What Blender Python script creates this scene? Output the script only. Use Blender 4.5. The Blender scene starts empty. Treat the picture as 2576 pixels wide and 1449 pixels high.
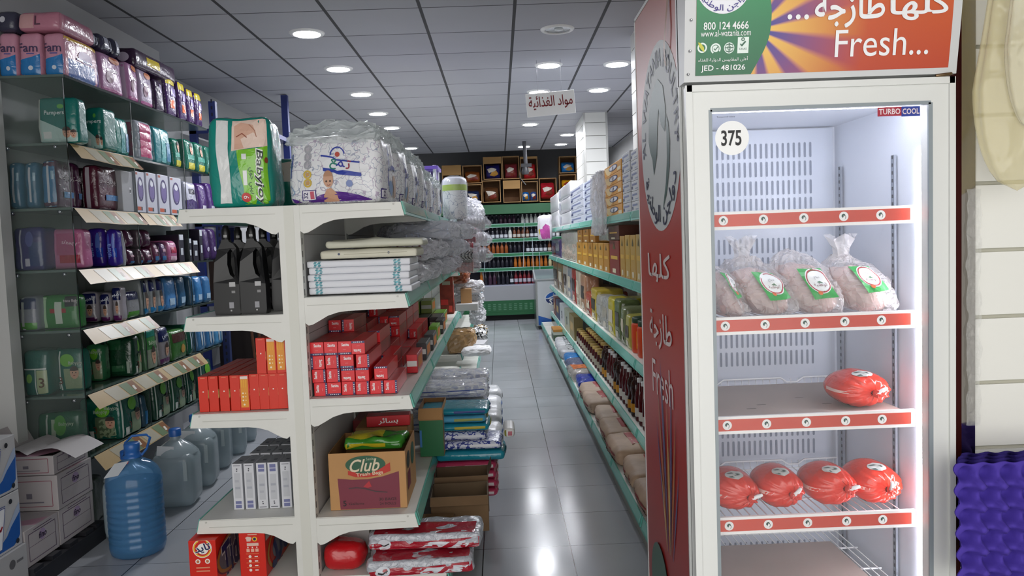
import bpy, math, random
from mathutils import Vector, Matrix, noise
from mathutils.geometry import tessellate_polygon

SC = bpy.context.scene
COL = SC.collection
PI = math.pi

# ---------------------------------------------------------------- camera
IW, IH, FPX, CAMH = 2576.0, 1449.0, 1930.0, 1.45
_vp, _roll = (1255.0, 603.0), 0.037
YD = Vector(((_vp[0]-IW/2)/FPX, -(_vp[1]-IH/2)/FPX, -1.0)).normalized()
_x0 = Vector((1.0, math.tan(_roll), 0.0))
XD = (_x0 - YD*YD.dot(_x0)).normalized()
ZD = XD.cross(YD)
ROT = Matrix((XD, YD, ZD))            # camera axes -> world axes
CAM = Vector((0, 0, CAMH))
cam_data = bpy.data.cameras.new('camera')
cam_data.sensor_width = 36.0
cam_data.lens = FPX/IW*36.0
cam_data.clip_start = 0.05
cam = bpy.data.objects.new('camera', cam_data)
COL.objects.link(cam)
cam.matrix_world = Matrix.Translation(CAM) @ ROT.to_4x4()
SC.camera = cam

# ---------------------------------------------------------------- daylight, exposure
world = bpy.data.worlds.new('daylight')
SC.world = world
world.use_nodes = True
wn = world.node_tree.nodes
wn['Background'].inputs[0].default_value = (1.0, 0.985, 0.955, 1)
wn['Background'].inputs[1].default_value = 2.9
SC.view_settings.view_transform = 'Standard'
SC.view_settings.look = 'None'
SC.view_settings.exposure = 0.0
SC.view_settings.gamma = 1.0
SC.cycles.use_denoising = True
SC.cycles.sample_clamp_indirect = 4.0
SC.cycles.max_bounces = 6
SC.cycles.transparent_max_bounces = 16
SC.cycles.adaptive_threshold = 0.02
LAMP_STRENGTH = 260.0
TUBE_STRENGTH = 36.0

# ---------------------------------------------------------------- pixel -> place (on a real plane of the shop)
def ray(px, py):
    return ROT @ Vector(((px-IW/2)/FPX, -(py-IH/2)/FPX, -1.0))
def atX(px, py, X):
    d = ray(px, py); return CAM + d*(X/d.x)
def atY(px, py, Y):
    d = ray(px, py); return CAM + d*(Y/d.y)
def atZ(px, py, Z):
    d = ray(px, py); return CAM + d*((Z-CAMH)/d.z)

# ---------------------------------------------------------------- materials
def lin(h):
    if not isinstance(h, str): return h
    out = []
    for i in (0, 2, 4):
        c = int(h[i:i+2], 16)/255.0
        out.append(c/12.92 if c <= 0.04045 else ((c+0.055)/1.055)**2.4)
    return (*out, 1.0)

_mc = {}
def _new(key):
    m = bpy.data.materials.new(key); m.use_nodes = True
    return m, m.node_tree.nodes, m.node_tree.links, m.node_tree.nodes['Principled BSDF']
def _bump(nt, nl, bsdf, scale, strength, kind='noise', dist=0.01):
    tc = nt.new('ShaderNodeTexCoord')
    if kind == 'voronoi':
        tx = nt.new('ShaderNodeTexVoronoi'); tx.inputs['Scale'].default_value = scale; out = tx.outputs['Distance']
    else:
        tx = nt.new('ShaderNodeTexNoise'); tx.inputs['Scale'].default_value = scale
        tx.inputs['Detail'].default_value = 2.5; tx.inputs['Distortion'].default_value = 0.8; out = tx.outputs['Fac']
    nl.new(tc.outputs['Object'], tx.inputs['Vector'])
    b = nt.new('ShaderNodeBump'); b.inputs['Strength'].default_value = strength; b.inputs['Distance'].default_value = dist
    nl.new(out, b.inputs['Height']); nl.new(b.outputs['Normal'], bsdf.inputs['Normal'])
    return b
def P(h, rough=0.5, metal=0.0, spec=0.5):
    """plain painted / printed surface"""
    k = ('P', h, rough, metal, spec)
    if k in _mc: return _mc[k]
    m, nt, nl, b = _new('paint_'+str(h))
    b.inputs['Base Color'].default_value = lin(h); b.inputs['Roughness'].default_value = rough
    b.inputs['Metallic'].default_value = metal; b.inputs['Specular IOR Level'].default_value = spec
    _mc[k] = m; return m
def G(h, rough=0.22, bs=28, st=0.55, dist=0.006):
    """glossy crinkled plastic packaging"""
    k = ('G', h, rough, bs, st, dist)
    if k in _mc: return _mc[k]
    m, nt, nl, b = _new('foil_print_'+str(h))
    b.inputs['Base Color'].default_value = lin(h); b.inputs['Roughness'].default_value = rough
    b.inputs['Specular IOR Level'].default_value = 0.7
    _bump(nt, nl, b, bs, st, dist=dist)
    _mc[k] = m; return m
def CB(h, var=0.12, sc=6, rough=0.8, bump=0.15):
    """matt surface with a mottled tone: cardboard, paint, cloth"""
    k = ('CB', h, var, sc, rough, bump)
    if k in _mc: return _mc[k]
    m, nt, nl, b = _new('board_'+str(h))
    c = lin(h)
    tc = nt.new('ShaderNodeTexCoord'); tx = nt.new('ShaderNodeTexNoise')
    tx.inputs['Scale'].default_value = sc; tx.inputs['Detail'].default_value = 4
    nl.new(tc.outputs['Object'], tx.inputs['Vector'])
    r = nt.new('ShaderNodeValToRGB')
    r.color_ramp.elements[0].position = 0.3; r.color_ramp.elements[1].position = 0.7
    r.color_ramp.elements[0].color = tuple(x*(1-var) for x in c[:3])+(1,)
    r.color_ramp.elements[1].color = tuple(min(1, x*(1+var)) for x in c[:3])+(1,)
    nl.new(tx.outputs['Fac'], r.inputs['Fac']); nl.new(r.outputs['Color'], b.inputs['Base Color'])
    b.inputs['Roughness'].default_value = rough
    if bump: _bump(nt, nl, b, sc*9, bump, dist=0.002)
    _mc[k] = m; return m
def FILM(h='ffffff', op=0.3, rough=0.12, bs=30, st=0.9, dist=0.01):
    """clear plastic film: part see-through, part crinkled gloss"""
    k = ('F', h, op, rough, bs, st)
    if k in _mc: return _mc[k]
    m, nt, nl, b = _new('clear_film_'+str(h))
    b.inputs['Base Color'].default_value = lin(h); b.inputs['Roughness'].default_value = rough
    b.inputs['Specular IOR Level'].default_value = 1.0
    _bump(nt, nl, b, bs, st, dist=dist)
    t = nt.new('ShaderNodeBsdfTransparent'); t.inputs[0].default_value = (0.97, 0.97, 0.97, 1)
    mx = nt.new('ShaderNodeMixShader'); mx.inputs[0].default_value = op
    nl.new(t.outputs[0], mx.inputs[1]); nl.new(b.outputs[0], mx.inputs[2])
    nl.new(mx.outputs[0], nt['Material Output'].inputs['Surface'])
    _mc[k] = m; return m
def TINT(h, op=0.5, rough=0.05, spec=0.5):
    """tinted see-through solid: bottle plastic, shelf glass"""
    k = ('T', h, op, rough)
    if k in _mc: return _mc[k]
    m, nt, nl, b = _new('tinted_'+str(h))
    b.inputs['Base Color'].default_value = lin(h); b.inputs['Roughness'].default_value = rough
    b.inputs['Specular IOR Level'].default_value = spec
    t = nt.new('ShaderNodeBsdfTransparent'); c = lin(h); t.inputs[0].default_value = tuple(0.55+0.45*x for x in c[:3])+(1,)
    mx = nt.new('ShaderNodeMixShader'); mx.inputs[0].default_value = op
    nl.new(t.outputs[0], mx.inputs[1]); nl.new(b.outputs[0], mx.inputs[2])
    nl.new(mx.outputs[0], nt['Material Output'].inputs['Surface'])
    _mc[k] = m; return m
def EM(h, s):
    k = ('E', h, s)
    if k in _mc: return _mc[k]
    m, nt, nl, b = _new('glow')
    b.inputs['Base Color'].default_value = (0.8, 0.8, 0.8, 1)
    b.inputs['Emission Color'].default_value = lin(h); b.inputs['Emission Strength'].default_value = s
    _mc[k] = m; return m
def SPECK(base, inks, sc=40, width=0.02, rough=0.3, bump=0.5):
    """film printed all over with thin scribbled outlines in several inks"""
    k = ('S', base, tuple(inks), sc, width)
    if k in _mc: return _mc[k]
    m, nt, nl, b = _new('scribble_print')
    tc = nt.new('ShaderNodeTexCoord')
    col = None
    for i, ink in enumerate(inks):
        mp = nt.new('ShaderNodeMapping'); mp.inputs['Location'].default_value = (i*3.1, i*1.7, i*2.3)
        nl.new(tc.outputs['Object'], mp.inputs['Vector'])
        tx = nt.new('ShaderNodeTexNoise'); tx.inputs['Scale'].default_value = sc; tx.inputs['Detail'].default_value = 1.0
        nl.new(mp.outputs[0], tx.inputs['Vector'])
        s1 = nt.new('ShaderNodeMath'); s1.operation = 'SUBTRACT'; s1.inputs[1].default_value = 0.52
        nl.new(tx.outputs['Fac'], s1.inputs[0])
        s2 = nt.new('ShaderNodeMath'); s2.operation = 'ABSOLUTE'; nl.new(s1.outputs[0], s2.inputs[0])
        s3 = nt.new('ShaderNodeMath'); s3.operation = 'LESS_THAN'; s3.inputs[1].default_value = width
        nl.new(s2.outputs[0], s3.inputs[0])
        mx = nt.new('ShaderNodeMixRGB'); nl.new(s3.outputs[0], mx.inputs[0])
        if col is None: mx.inputs[1].default_value = lin(base)
        else: nl.new(col, mx.inputs[1])
        mx.inputs[2].default_value = lin(ink); col = mx.outputs[0]
    nl.new(col, b.inputs['Base Color'])
    b.inputs['Roughness'].default_value = rough; b.inputs['Specular IOR Level'].default_value = 0.7
    if bump: _bump(nt, nl, b, 26, bump, dist=0.006)
    _mc[k] = m; return m
def STRIPE(a, c, freq, axis='X', duty=0.5, rough=0.4):
    k = ('ST', a, c, freq, axis, duty)
    if k in _mc: return _mc[k]
    m, nt, nl, b = _new('stripes')
    tc = nt.new('ShaderNodeTexCoord'); sp = nt.new('ShaderNodeSeparateXYZ'); nl.new(tc.outputs['Object'], sp.inputs[0])
    mu = nt.new('ShaderNodeMath'); mu.operation = 'MULTIPLY'; mu.inputs[1].default_value = freq; nl.new(sp.outputs[axis], mu.inputs[0])
    fr = nt.new('ShaderNodeMath'); fr.operation = 'FRACT'; nl.new(mu.outputs[0], fr.inputs[0])
    lt = nt.new('ShaderNodeMath'); lt.operation = 'LESS_THAN'; lt.inputs[1].default_value = duty; nl.new(fr.outputs[0], lt.inputs[0])
    mx = nt.new('ShaderNodeMixRGB'); nl.new(lt.outputs[0], mx.inputs[0])
    mx.inputs[1].default_value = lin(c); mx.inputs[2].default_value = lin(a)
    nl.new(mx.outputs[0], b.inputs['Base Color']); b.inputs['Roughness'].default_value = rough
    _mc[k] = m; return m
def BLEND(h0, h1, axis, a0, a1, rough=0.35, mid=None):
    """printed colour fade along one object axis (a0..a1 in metres)"""
    k = ('BL', h0, h1, axis, a0, a1, mid)
    if k in _mc: return _mc[k]
    m, nt, nl, b = _new('fade_print')
    tc = nt.new('ShaderNodeTexCoord'); sp = nt.new('ShaderNodeSeparateXYZ'); nl.new(tc.outputs['Object'], sp.inputs[0])
    mr = nt.new('ShaderNodeMapRange'); mr.inputs[1].default_value = a0; mr.inputs[2].default_value = a1
    nl.new(sp.outputs[axis], mr.inputs[0])
    r = nt.new('ShaderNodeValToRGB'); r.color_ramp.elements[0].color = lin(h0); r.color_ramp.elements[1].color = lin(h1)
    if mid:
        e = r.color_ramp.elements.new(mid[0]); e.color = lin(mid[1])
    nl.new(mr.outputs[0], r.inputs[0]); nl.new(r.outputs[0], b.inputs['Base Color']); b.inputs['Roughness'].default_value = rough
    _mc[k] = m; return m
def BURST(cx, cz, ax, az, rin, rout, base, base2, nray, spread=PI, phase=0.0, rough=0.3, hd=1):
    """printed sun-ray burst: yellow and blue rays fading into the ground colour"""
    m, nt, nl, b = _new('ray_burst_print')
    def mth(op, a, c=None):
        n = nt.new('ShaderNodeMath'); n.operation = op
        for i, q in enumerate((a, c)):
            if q is None: continue
            if isinstance(q, (int, float)): n.inputs[i].default_value = q
            else: nl.new(q, n.inputs[i])
        return n.outputs[0]
    tc = nt.new('ShaderNodeTexCoord'); sp = nt.new('ShaderNodeSeparateXYZ'); nl.new(tc.outputs['Object'], sp.inputs[0])
    dx = mth('MULTIPLY', mth('SUBTRACT', sp.outputs[ax], cx), hd); dz = mth('SUBTRACT', sp.outputs[az], cz)
    rr = mth('SQRT', mth('ADD', mth('MULTIPLY', dx, dx), mth('MULTIPLY', dz, dz)))
    an = mth('ARCTAN2', dz, dx)
    w = mth('ADD', mth('MULTIPLY', mth('SINE', mth('ADD', mth('MULTIPLY', an, nray), phase)), 0.5), 0.5)
    ramp = nt.new('ShaderNodeValToRGB'); el = ramp.color_ramp.elements
    el[0].position = 0.22; el[0].color = lin('3f4496'); el[1].position = 0.72; el[1].color = lin('efc15c')
    e = el.new(0.45); e.color = lin('b98a86')
    nl.new(w, ramp.inputs[0])
    mr = nt.new('ShaderNodeMapRange'); mr.inputs[1].default_value = rin; mr.inputs[2].default_value = rout
    nl.new(rr, mr.inputs[0])
    mb = nt.new('ShaderNodeMixRGB'); mr2 = nt.new('ShaderNodeMapRange'); mr2.inputs[1].default_value = cz-0.15; mr2.inputs[2].default_value = cz+0.2
    nl.new(sp.outputs[az], mr2.inputs[0]); nl.new(mr2.outputs[0], mb.inputs[0])
    mb.inputs[1].default_value = lin(base2); mb.inputs[2].default_value = lin(base)
    mx = nt.new('ShaderNodeMixRGB'); nl.new(mr.outputs[0], mx.inputs[0]); nl.new(ramp.outputs[0], mx.inputs[1]); nl.new(mb.outputs[0], mx.inputs[2])
    nl.new(mx.outputs[0], b.inputs['Base Color']); b.inputs['Roughness'].default_value = rough
    return m
def GRIDMAT(name, base, line, axes, pitch, off, lw, rough=0.5, spec=0.5, var=0.05, bump=None, rvar=0):
    """tiles with joints, laid out in metres"""
    m, nt, nl, b = _new(name)
    tc = nt.new('ShaderNodeTexCoord'); sp = nt.new('ShaderNodeSeparateXYZ'); nl.new(tc.outputs['Object'], sp.inputs[0])
    masks, cells = [], []
    for ax, p, o, w in zip(axes, pitch, off, lw):
        a = nt.new('ShaderNodeMath'); a.operation = 'SUBTRACT'; a.inputs[1].default_value = o-w/2; nl.new(sp.outputs[ax], a.inputs[0])
        d = nt.new('ShaderNodeMath'); d.operation = 'DIVIDE'; d.inputs[1].default_value = p; nl.new(a.outputs[0], d.inputs[0])
        f = nt.new('ShaderNodeMath'); f.operation = 'FRACT'; nl.new(d.outputs[0], f.inputs[0])
        l = nt.new('ShaderNodeMath'); l.operation = 'LESS_THAN'; l.inputs[1].default_value = w/p; nl.new(f.outputs[0], l.inputs[0])
        fl = nt.new('ShaderNodeMath'); fl.operation = 'FLOOR'; nl.new(d.outputs[0], fl.inputs[0])
        masks.append(l.outputs[0]); cells.append(fl.outputs[0])
    mk = masks[0]
    cb = nt.new('ShaderNodeCombineXYZ'); nl.new(cells[0], cb.inputs[0])
    if len(masks) > 1:
        mm = nt.new('ShaderNodeMath'); mm.operation = 'MAXIMUM'; nl.new(masks[0], mm.inputs[0]); nl.new(masks[1], mm.inputs[1]); mk = mm.outputs[0]
        nl.new(cells[1], cb.inputs[1])
    wn_ = nt.new('ShaderNodeTexWhiteNoise'); wn_.noise_dimensions = '3D'; nl.new(cb.outputs[0], wn_.inputs['Vector'])
    c = lin(base)
    rp = nt.new('ShaderNodeValToRGB'); rp.color_ramp.elements[0].color = tuple(x*(1-var) for x in c[:3])+(1,); rp.color_ramp.elements[1].color = tuple(min(1, x*(1+var)) for x in c[:3])+(1,)
    nl.new(wn_.outputs['Value'], rp.inputs[0])
    ns = nt.new('ShaderNodeTexNoise'); ns.inputs['Scale'].default_value = 1.3; ns.inputs['Detail'].default_value = 5; nl.new(tc.outputs['Object'], ns.inputs['Vector'])
    mr = nt.new('ShaderNodeMapRange'); mr.inputs[1].default_value = 0.3; mr.inputs[2].default_value = 0.7; mr.inputs[3].default_value = 1-var; mr.inputs[4].default_value = 1+var
    nl.new(ns.outputs['Fac'], mr.inputs[0])
    mu = nt.new('ShaderNodeMixRGB'); mu.blend_type = 'MULTIPLY'; mu.inputs[0].default_value = 1; nl.new(rp.outputs[0], mu.inputs[1]); nl.new(mr.outputs[0], mu.inputs[2])
    mx = nt.new('ShaderNodeMixRGB'); nl.new(mk, mx.inputs[0]); nl.new(mu.outputs[0], mx.inputs[1]); mx.inputs[2].default_value = lin(line)
    nl.new(mx.outputs[0], b.inputs['Base Color']); b.inputs['Roughness'].default_value = rough; b.inputs['Specular IOR Level'].default_value = spec
    if rvar:
        m2 = nt.new('ShaderNodeMapRange'); m2.inputs[1].default_value = 0.3; m2.inputs[2].default_value = 0.7; m2.inputs[3].default_value = rough; m2.inputs[4].default_value = rough+rvar
        nl.new(ns.outputs['Fac'], m2.inputs[0]); nl.new(m2.outputs[0], b.inputs['Roughness'])
    if bump: _bump(nt, nl, b, bump[0], bump[1], dist=0.003)
    return m

# ---------------------------------------------------------------- writing
_AR = {'ا': (0xFE8D, 2), 'ب': (0xFE8F, 4), 'ة': (0xFE93, 2), 'ت': (0xFE95, 4), 'ج': (0xFE9D, 4), 'د': (0xFEA9, 2), 'ذ': (0xFEAB, 2),
       'ر': (0xFEAD, 2), 'ز': (0xFEAF, 2), 'س': (0xFEB1, 4), 'ط': (0xFEC1, 4), 'ع': (0xFEC9, 4), 'غ': (0xFECD, 4), 'ف': (0xFED1, 4),
       'ق': (0xFED5, 4), 'ك': (0xFED9, 4), 'ل': (0xFEDD, 4), 'م': (0xFEE1, 4), 'ن': (0xFEE5, 4), 'ه': (0xFEE9, 4), 'و': (0xFEED, 2),
       'ي': (0xFEF1, 4), 'ئ': (0xFE89, 4), 'ى': (0xFEEF, 2), 'ء': (0xFE80, 1), 'أ': (0xFE83, 2), 'ح': (0xFEA1, 4), 'ش': (0xFEB5, 4), 'ص': (0xFEB9, 4)}
def ar(s):
    """joined letter shapes of an Arabic phrase, laid out left to right"""
    out = []
    for w in s.split(' '):
        g = []
        for i, ch in enumerate(w):
            if ch not in _AR: g.append(ch); continue
            base, n = _AR[ch]
            prev = i > 0 and w[i-1] in _AR and _AR[w[i-1]][1] == 4
            nxt = i+1 < len(w) and w[i+1] in _AR and _AR[w[i+1]][1] >= 2 and n == 4
            k = 3 if prev and nxt else 2 if nxt else 1 if prev else 0
            g.append(chr(base+min(k, n-1)))
        out.append(''.join(reversed(g)))
    return ' '.join(reversed(out))
class Layers(list):
    n = 10**9            # points per overlaid copy; each copy lies a hair above the one before
_tc = {}
def text2d(s, bold=0.0, shear=0.0, res=2):
    k = (s, bold, shear, res)
    if k in _tc: return _tc[k]
    if bold and any(ord(ch) > 0xFB00 for ch in s):      # joined letters: thicken by overlaying shifted copies
        vs, fs, asp = text2d(s, 0.0, shear, res); V, F = Layers(), []; b = bold*0.9; V.n = len(vs)
        for dx, dy in ((-b, 0), (b, 0), (0, -b), (0, b)):
            F += [tuple(i+len(V) for i in f) for f in fs]; V += [(x+dx, y+dy) for x, y in vs]
        _tc[k] = (V, F, asp); return _tc[k]
    c = bpy.data.curves.new('lettering', 'FONT'); c.body = s; c.size = 1; c.offset = bold; c.shear = shear; c.resolution_u = res
    o = bpy.data.objects.new('lettering', c); COL.objects.link(o)
    dg = bpy.context.evaluated_depsgraph_get()
    me = bpy.data.meshes.new_from_object(o.evaluated_get(dg))
    vs = [(v.co.x, v.co.y) for v in me.vertices]; fs = [tuple(p.vertices) for p in me.polygons]
    bpy.data.objects.remove(o); bpy.data.meshes.remove(me); bpy.data.curves.remove(c)
    x0 = min(v[0] for v in vs); x1 = max(v[0] for v in vs); y0 = min(v[1] for v in vs); y1 = max(v[1] for v in vs)
    h = (y1-y0) or 1
    vs = [((x-(x0+x1)/2)/h, (y-(y0+y1)/2)/h) for x, y in vs]
    _tc[k] = (vs, fs, (x1-x0)/h); return _tc[k]

# ---------------------------------------------------------------- mesh collecting
class MB:
    def __init__(s): s.v = []; s.f = []; s.m = []; s.s = []; s.mats = []
    def mi(s, mat):
        if mat not in s.mats: s.mats.append(mat)
        return s.mats.index(mat)
    def add(s, vs, fs, mat, smooth=False, T=None):
        o = len(s.v); k = s.mi(mat)
        s.v += [tuple(T @ Vector(v)) for v in vs] if T else [tuple(v) for v in vs]
        for f in fs:
            s.f.append(tuple(i+o for i in f)); s.m.append(k); s.s.append(smooth)
        return s
    def box(s, x0, x1, y0, y1, z0, z1, mat, T=None, fm=None):
        vs = [(x0,y0,z0),(x1,y0,z0),(x1,y1,z0),(x0,y1,z0),(x0,y0,z1),(x1,y0,z1),(x1,y1,z1),(x0,y1,z1)]
        fs = {'bottom':(0,3,2,1),'top':(4,5,6,7),'front':(0,1,5,4),'right':(1,2,6,5),'back':(2,3,7,6),'left':(3,0,4,7)}
        for k, f in fs.items():
            s.add([vs[i] for i in f], [(0,1,2,3)], (fm or {}).get(k, mat), False, T)
        return s
    def quad(s, a, b, c, d, mat): return s.add([a,b,c,d], [(0,1,2,3)], mat)
    def lathe(s, prof, mat, c=(0,0,0), n=16, T=None, smooth=True, capb=True, capt=True):
        vs = []; fs = []
        for r, z in prof:
            for i in range(n):
                a = 2*PI*i/n; vs.append((c[0]+r*math.cos(a), c[1]+r*math.sin(a), c[2]+z))
        for j in range(len(prof)-1):
            for i in range(n):
                a = j*n+i; b = j*n+(i+1) % n
                fs.append((a, b, b+n, a+n))
        s.add(vs, fs, mat, smooth, T)
        if capb and prof[0][0] > 1e-4: s.add(vs[:n], [tuple(range(n-1, -1, -1))], mat, False, T)
        if capt and prof[-1][0] > 1e-4: s.add(vs[-n:], [tuple(range(n))], mat, False, T)
        return s
    def tube(s, pts, r, mat, n=6, smooth=True):
        pts = [Vector(p) for p in pts]; vs = []; fs = []
        for i, p in enumerate(pts):
            d = (pts[min(i+1, len(pts)-1)]-pts[max(i-1, 0)]).normalized()
            up = Vector((0,0,1)) if abs(d.z) < 0.9 else Vector((1,0,0))
            a = d.cross(up).normalized(); b = a.cross(d)
            rr = r[i] if isinstance(r, (list, tuple)) else r
            for k in range(n):
                t = 2*PI*k/n; vs.append(p+(a*math.cos(t)+b*math.sin(t))*rr)
        for i in range(len(pts)-1):
            for k in range(n):
                x = i*n+k; y = i*n+(k+1) % n; fs.append((x, x+n, y+n, y))
        s.add(vs, fs, mat, smooth)
        s.add(vs[:n], [tuple(range(n))], mat); s.add(vs[-n:], [tuple(range(n-1, -1, -1))], mat)
        return s
    def prism(s, poly, y0, y1, mat, T=None, smooth=False):
        """outline in XZ (counter-clockwise seen from -Y) given a thickness along Y"""
        n = len(poly)
        a = [(x, y0, z) for x, z in poly]; b = [(x, y1, z) for x, z in poly]
        tri = tessellate_polygon([[Vector((x, z, 0)) for x, z in poly]])
        ft = []
        for t in tri:
            (x1, z1), (x2, z2), (x3, z3) = (poly[i] for i in t)
            ar_ = (x2-x1)*(z3-z1)-(x3-x1)*(z2-z1)
            ft.append(t if ar_ > 0 else (t[0], t[2], t[1]))
        area = sum(poly[i][0]*poly[(i+1) % n][1]-poly[(i+1) % n][0]*poly[i][1] for i in range(n))
        s.add(a, ft, mat, False, T); s.add(b, [(t[0], t[2], t[1]) for t in ft], mat, False, T)
        side = [((i+1) % n, i, i+n, (i+1) % n+n) if area > 0 else (i, (i+1) % n, (i+1) % n+n, i+n) for i in range(n)]
        s.add(a+b, side, mat, smooth, T)
        return s
    def sheet(s, fn, nu, nv, mat, smooth=True, T=None):
        vs = [fn(i/nu, j/nv) for j in range(nv+1) for i in range(nu+1)]
        fs = [(j*(nu+1)+i, j*(nu+1)+i+1, (j+1)*(nu+1)+i+1, (j+1)*(nu+1)+i) for j in range(nv) for i in range(nu)]
        return s.add(vs, fs, mat, smooth, T)
    def mesh(s, name, off=(0,0,0)):
        me = bpy.data.meshes.new(name)
        me.from_pydata([(x-off[0], y-off[1], z-off[2]) for x, y, z in s.v], [], s.f)
        for m in s.mats: me.materials.append(m)
        me.polygons.foreach_set('material_index', s.m); me.polygons.foreach_set('use_smooth', s.s)
        me.update(); return me
    def build(s, name, parent=None, off=(0,0,0)):
        o = bpy.data.objects.new(name, s.mesh(name, off)); COL.objects.link(o)
        if parent: o.parent = parent
        return o

_FACES = {'front': lambda u, v: (u, -1, v), 'back': lambda u, v: (-u, 1, v), 'right': lambda u, v: (1, u, v),
          'left': lambda u, v: (-1, -u, v), 'top': lambda u, v: (u, v, 1), 'bottom': lambda u, v: (u, -v, -1)}
_NRM = {'front': (0,-1,0), 'back': (0,1,0), 'right': (1,0,0), 'left': (-1,0,0), 'top': (0,0,1), 'bottom': (0,0,-1)}
class Pk(MB):
    """a carton or a soft pack: base centre at the origin, front facing -Y; printed shapes follow its surface"""
    def __init__(s, w, d, h, mat, r=0.003, bulge=(0,0,0), wr=0.0, fr=9, seed=0, n=1, fm=None, pinch=0.0, pillow=0.0, slump=0.0, lean=0.0, crumple=0.0):
        super().__init__()
        s.a = (w/2, d/2, h/2); s.r = min(r, w/2.01, d/2.01, h/2.01); s.bu = bulge; s.wr = wr; s.fr = fr
        s.sd = Vector((seed*1.37, seed*2.11, seed*0.73)); s.n = n; s.soft = n > 1; s.pinch = pinch; s.pillow = pillow; s.slump = slump; s.lean = lean
        def coords(a):
            e = s.r/a
            if n == 1: return [-1, -1+e, 1-e, 1]
            return [-1, -1+e*0.4]+[-1+e+(2-2*e)*i/n for i in range(n+1)]+[1-e*0.4, 1]
        cs = [coords(a) for a in s.a]
        idx = {}; vs = []
        for face, ff in _FACES.items():
            ax = {'front': (0,2), 'back': (0,2), 'right': (1,2), 'left': (1,2), 'top': (0,1), 'bottom': (0,1)}[face]
            cu, cv = cs[ax[0]], cs[ax[1]]; ids = {}
            for i, u in enumerate(cu):
                for j, v in enumerate(cv):
                    p = ff(u, v); key = tuple(round(q, 4) for q in p)
                    if key not in idx: idx[key] = len(vs); vs.append(s.shape(p))
                    ids[i, j] = idx[key]
            mm = (fm or {}).get(face, mat); k = s.mi(mm)
            for i in range(len(cu)-1):
                for j in range(len(cv)-1):
                    s.f.append((ids[i,j], ids[i+1,j], ids[i+1,j+1], ids[i,j+1])); s.m.append(k); s.s.append(s.soft)
        if crumple:          # sharp folds of stiff film
            rn = random.Random(seed+7)
            vs = [(x+rn.uniform(-crumple, crumple), y+rn.uniform(-crumple, crumple), max(0.0, z+rn.uniform(-crumple, crumple)) if z > 0.001 else z) for x, y, z in vs]
            s.s = [False]*len(s.s)
        s.v = vs
    def shape(s, p):
        a, r = s.a, s.r
        Q = [p[i]*a[i] for i in range(3)]
        I = [max(-(a[i]-r), min(a[i]-r, Q[i])) for i in range(3)]
        D = Vector([Q[i]-I[i] for i in range(3)])
        if D.length > 1e-9:
            D = D.normalized()*r; Q = [I[i]+D[i] for i in range(3)]
        if s.soft:
            sq = [1-min(1, abs(x))**2 for x in p]
            Q[0] += p[0]*s.bu[0]*sq[1]*sq[2]; Q[1] += p[1]*s.bu[1]*sq[0]*sq[2]; Q[2] += p[2]*s.bu[2]*sq[0]*sq[1]
            if s.pillow: Q[1] *= (1-s.pillow)+s.pillow*math.sqrt(max(0, 1-p[2]**4))
            if s.pinch:
                t = max(0, (p[2]+1)/2); Q[1] *= 1-s.pinch*t**2.2; Q[0] *= 1-0.35*s.pinch*t**3
            if s.wr:
                nn = noise.noise(Vector(Q)*s.fr+s.sd)+0.5*noise.noise(Vector(Q)*s.fr*2.3+s.sd)
                d = Vector(p).normalized()
                if p[2] > -0.98: Q = [Q[i]+d[i]*nn*s.wr for i in range(3)]
            if s.lean: Q[0] -= s.lean*p[2]*a[2]
            if s.slump: Q[1] += s.slump*((p[2]+1)/2)**2
        return (Q[0], Q[1], max(0.0, Q[2]+a[2]))
    def pt(s, face, u, v, off):
        q = s.shape(_FACES[face](u, v)); n = _NRM[face]
        return (q[0]+n[0]*off, q[1]+n[1]*off, q[2]+n[2]*off)
    def size(s, face):
        return {'front': (s.a[0], s.a[2]), 'back': (s.a[0], s.a[2]), 'right': (s.a[1], s.a[2]), 'left': (s.a[1], s.a[2]), 'top': (s.a[0], s.a[1]), 'bottom': (s.a[0], s.a[1])}[face]
    def off(s, k): return (0.0022 if s.soft else 0.0007)+0.0007*k
    def rect(s, face, u0, u1, v0, v1, mat, k=0):
        n = 6 if s.soft else 1
        o = s.off(k)
        vs = [s.pt(face, u0+(u1-u0)*i/n, v0+(v1-v0)*j/n, o) for j in range(n+1) for i in range(n+1)]
        fs = [(j*(n+1)+i, j*(n+1)+i+1, (j+1)*(n+1)+i+1, (j+1)*(n+1)+i) for j in range(n) for i in range(n)]
        s.add(vs, fs, mat, s.soft); return s
    def ell(s, face, cu, cv, ru, rv, mat, k=0, n=20, rin=0.0, a0=0, a1=2*PI):
        o = s.off(k); rings = [rin, 0.5+rin/2, 1.0]; vs = []; m = n+1
        for q in rings:
            for i in range(m):
                t = a0+(a1-a0)*i/n; vs.append(s.pt(face, cu+ru*q*math.cos(t), cv+rv*q*math.sin(t), o))
        fs = [(j*m+i, (j+1)*m+i, (j+1)*m+i+1, j*m+i+1) for j in range(2) for i in range(n)]
        s.add(vs, fs, mat, s.soft); return s
    def disc(s, face, cu, cv, rm, mat, k=0, rin=0.0, n=20, a0=0, a1=2*PI):
        su, sv = s.size(face); return s.ell(face, cu, cv, rm/su, rm/sv, mat, k, n, rin, a0, a1)
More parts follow.
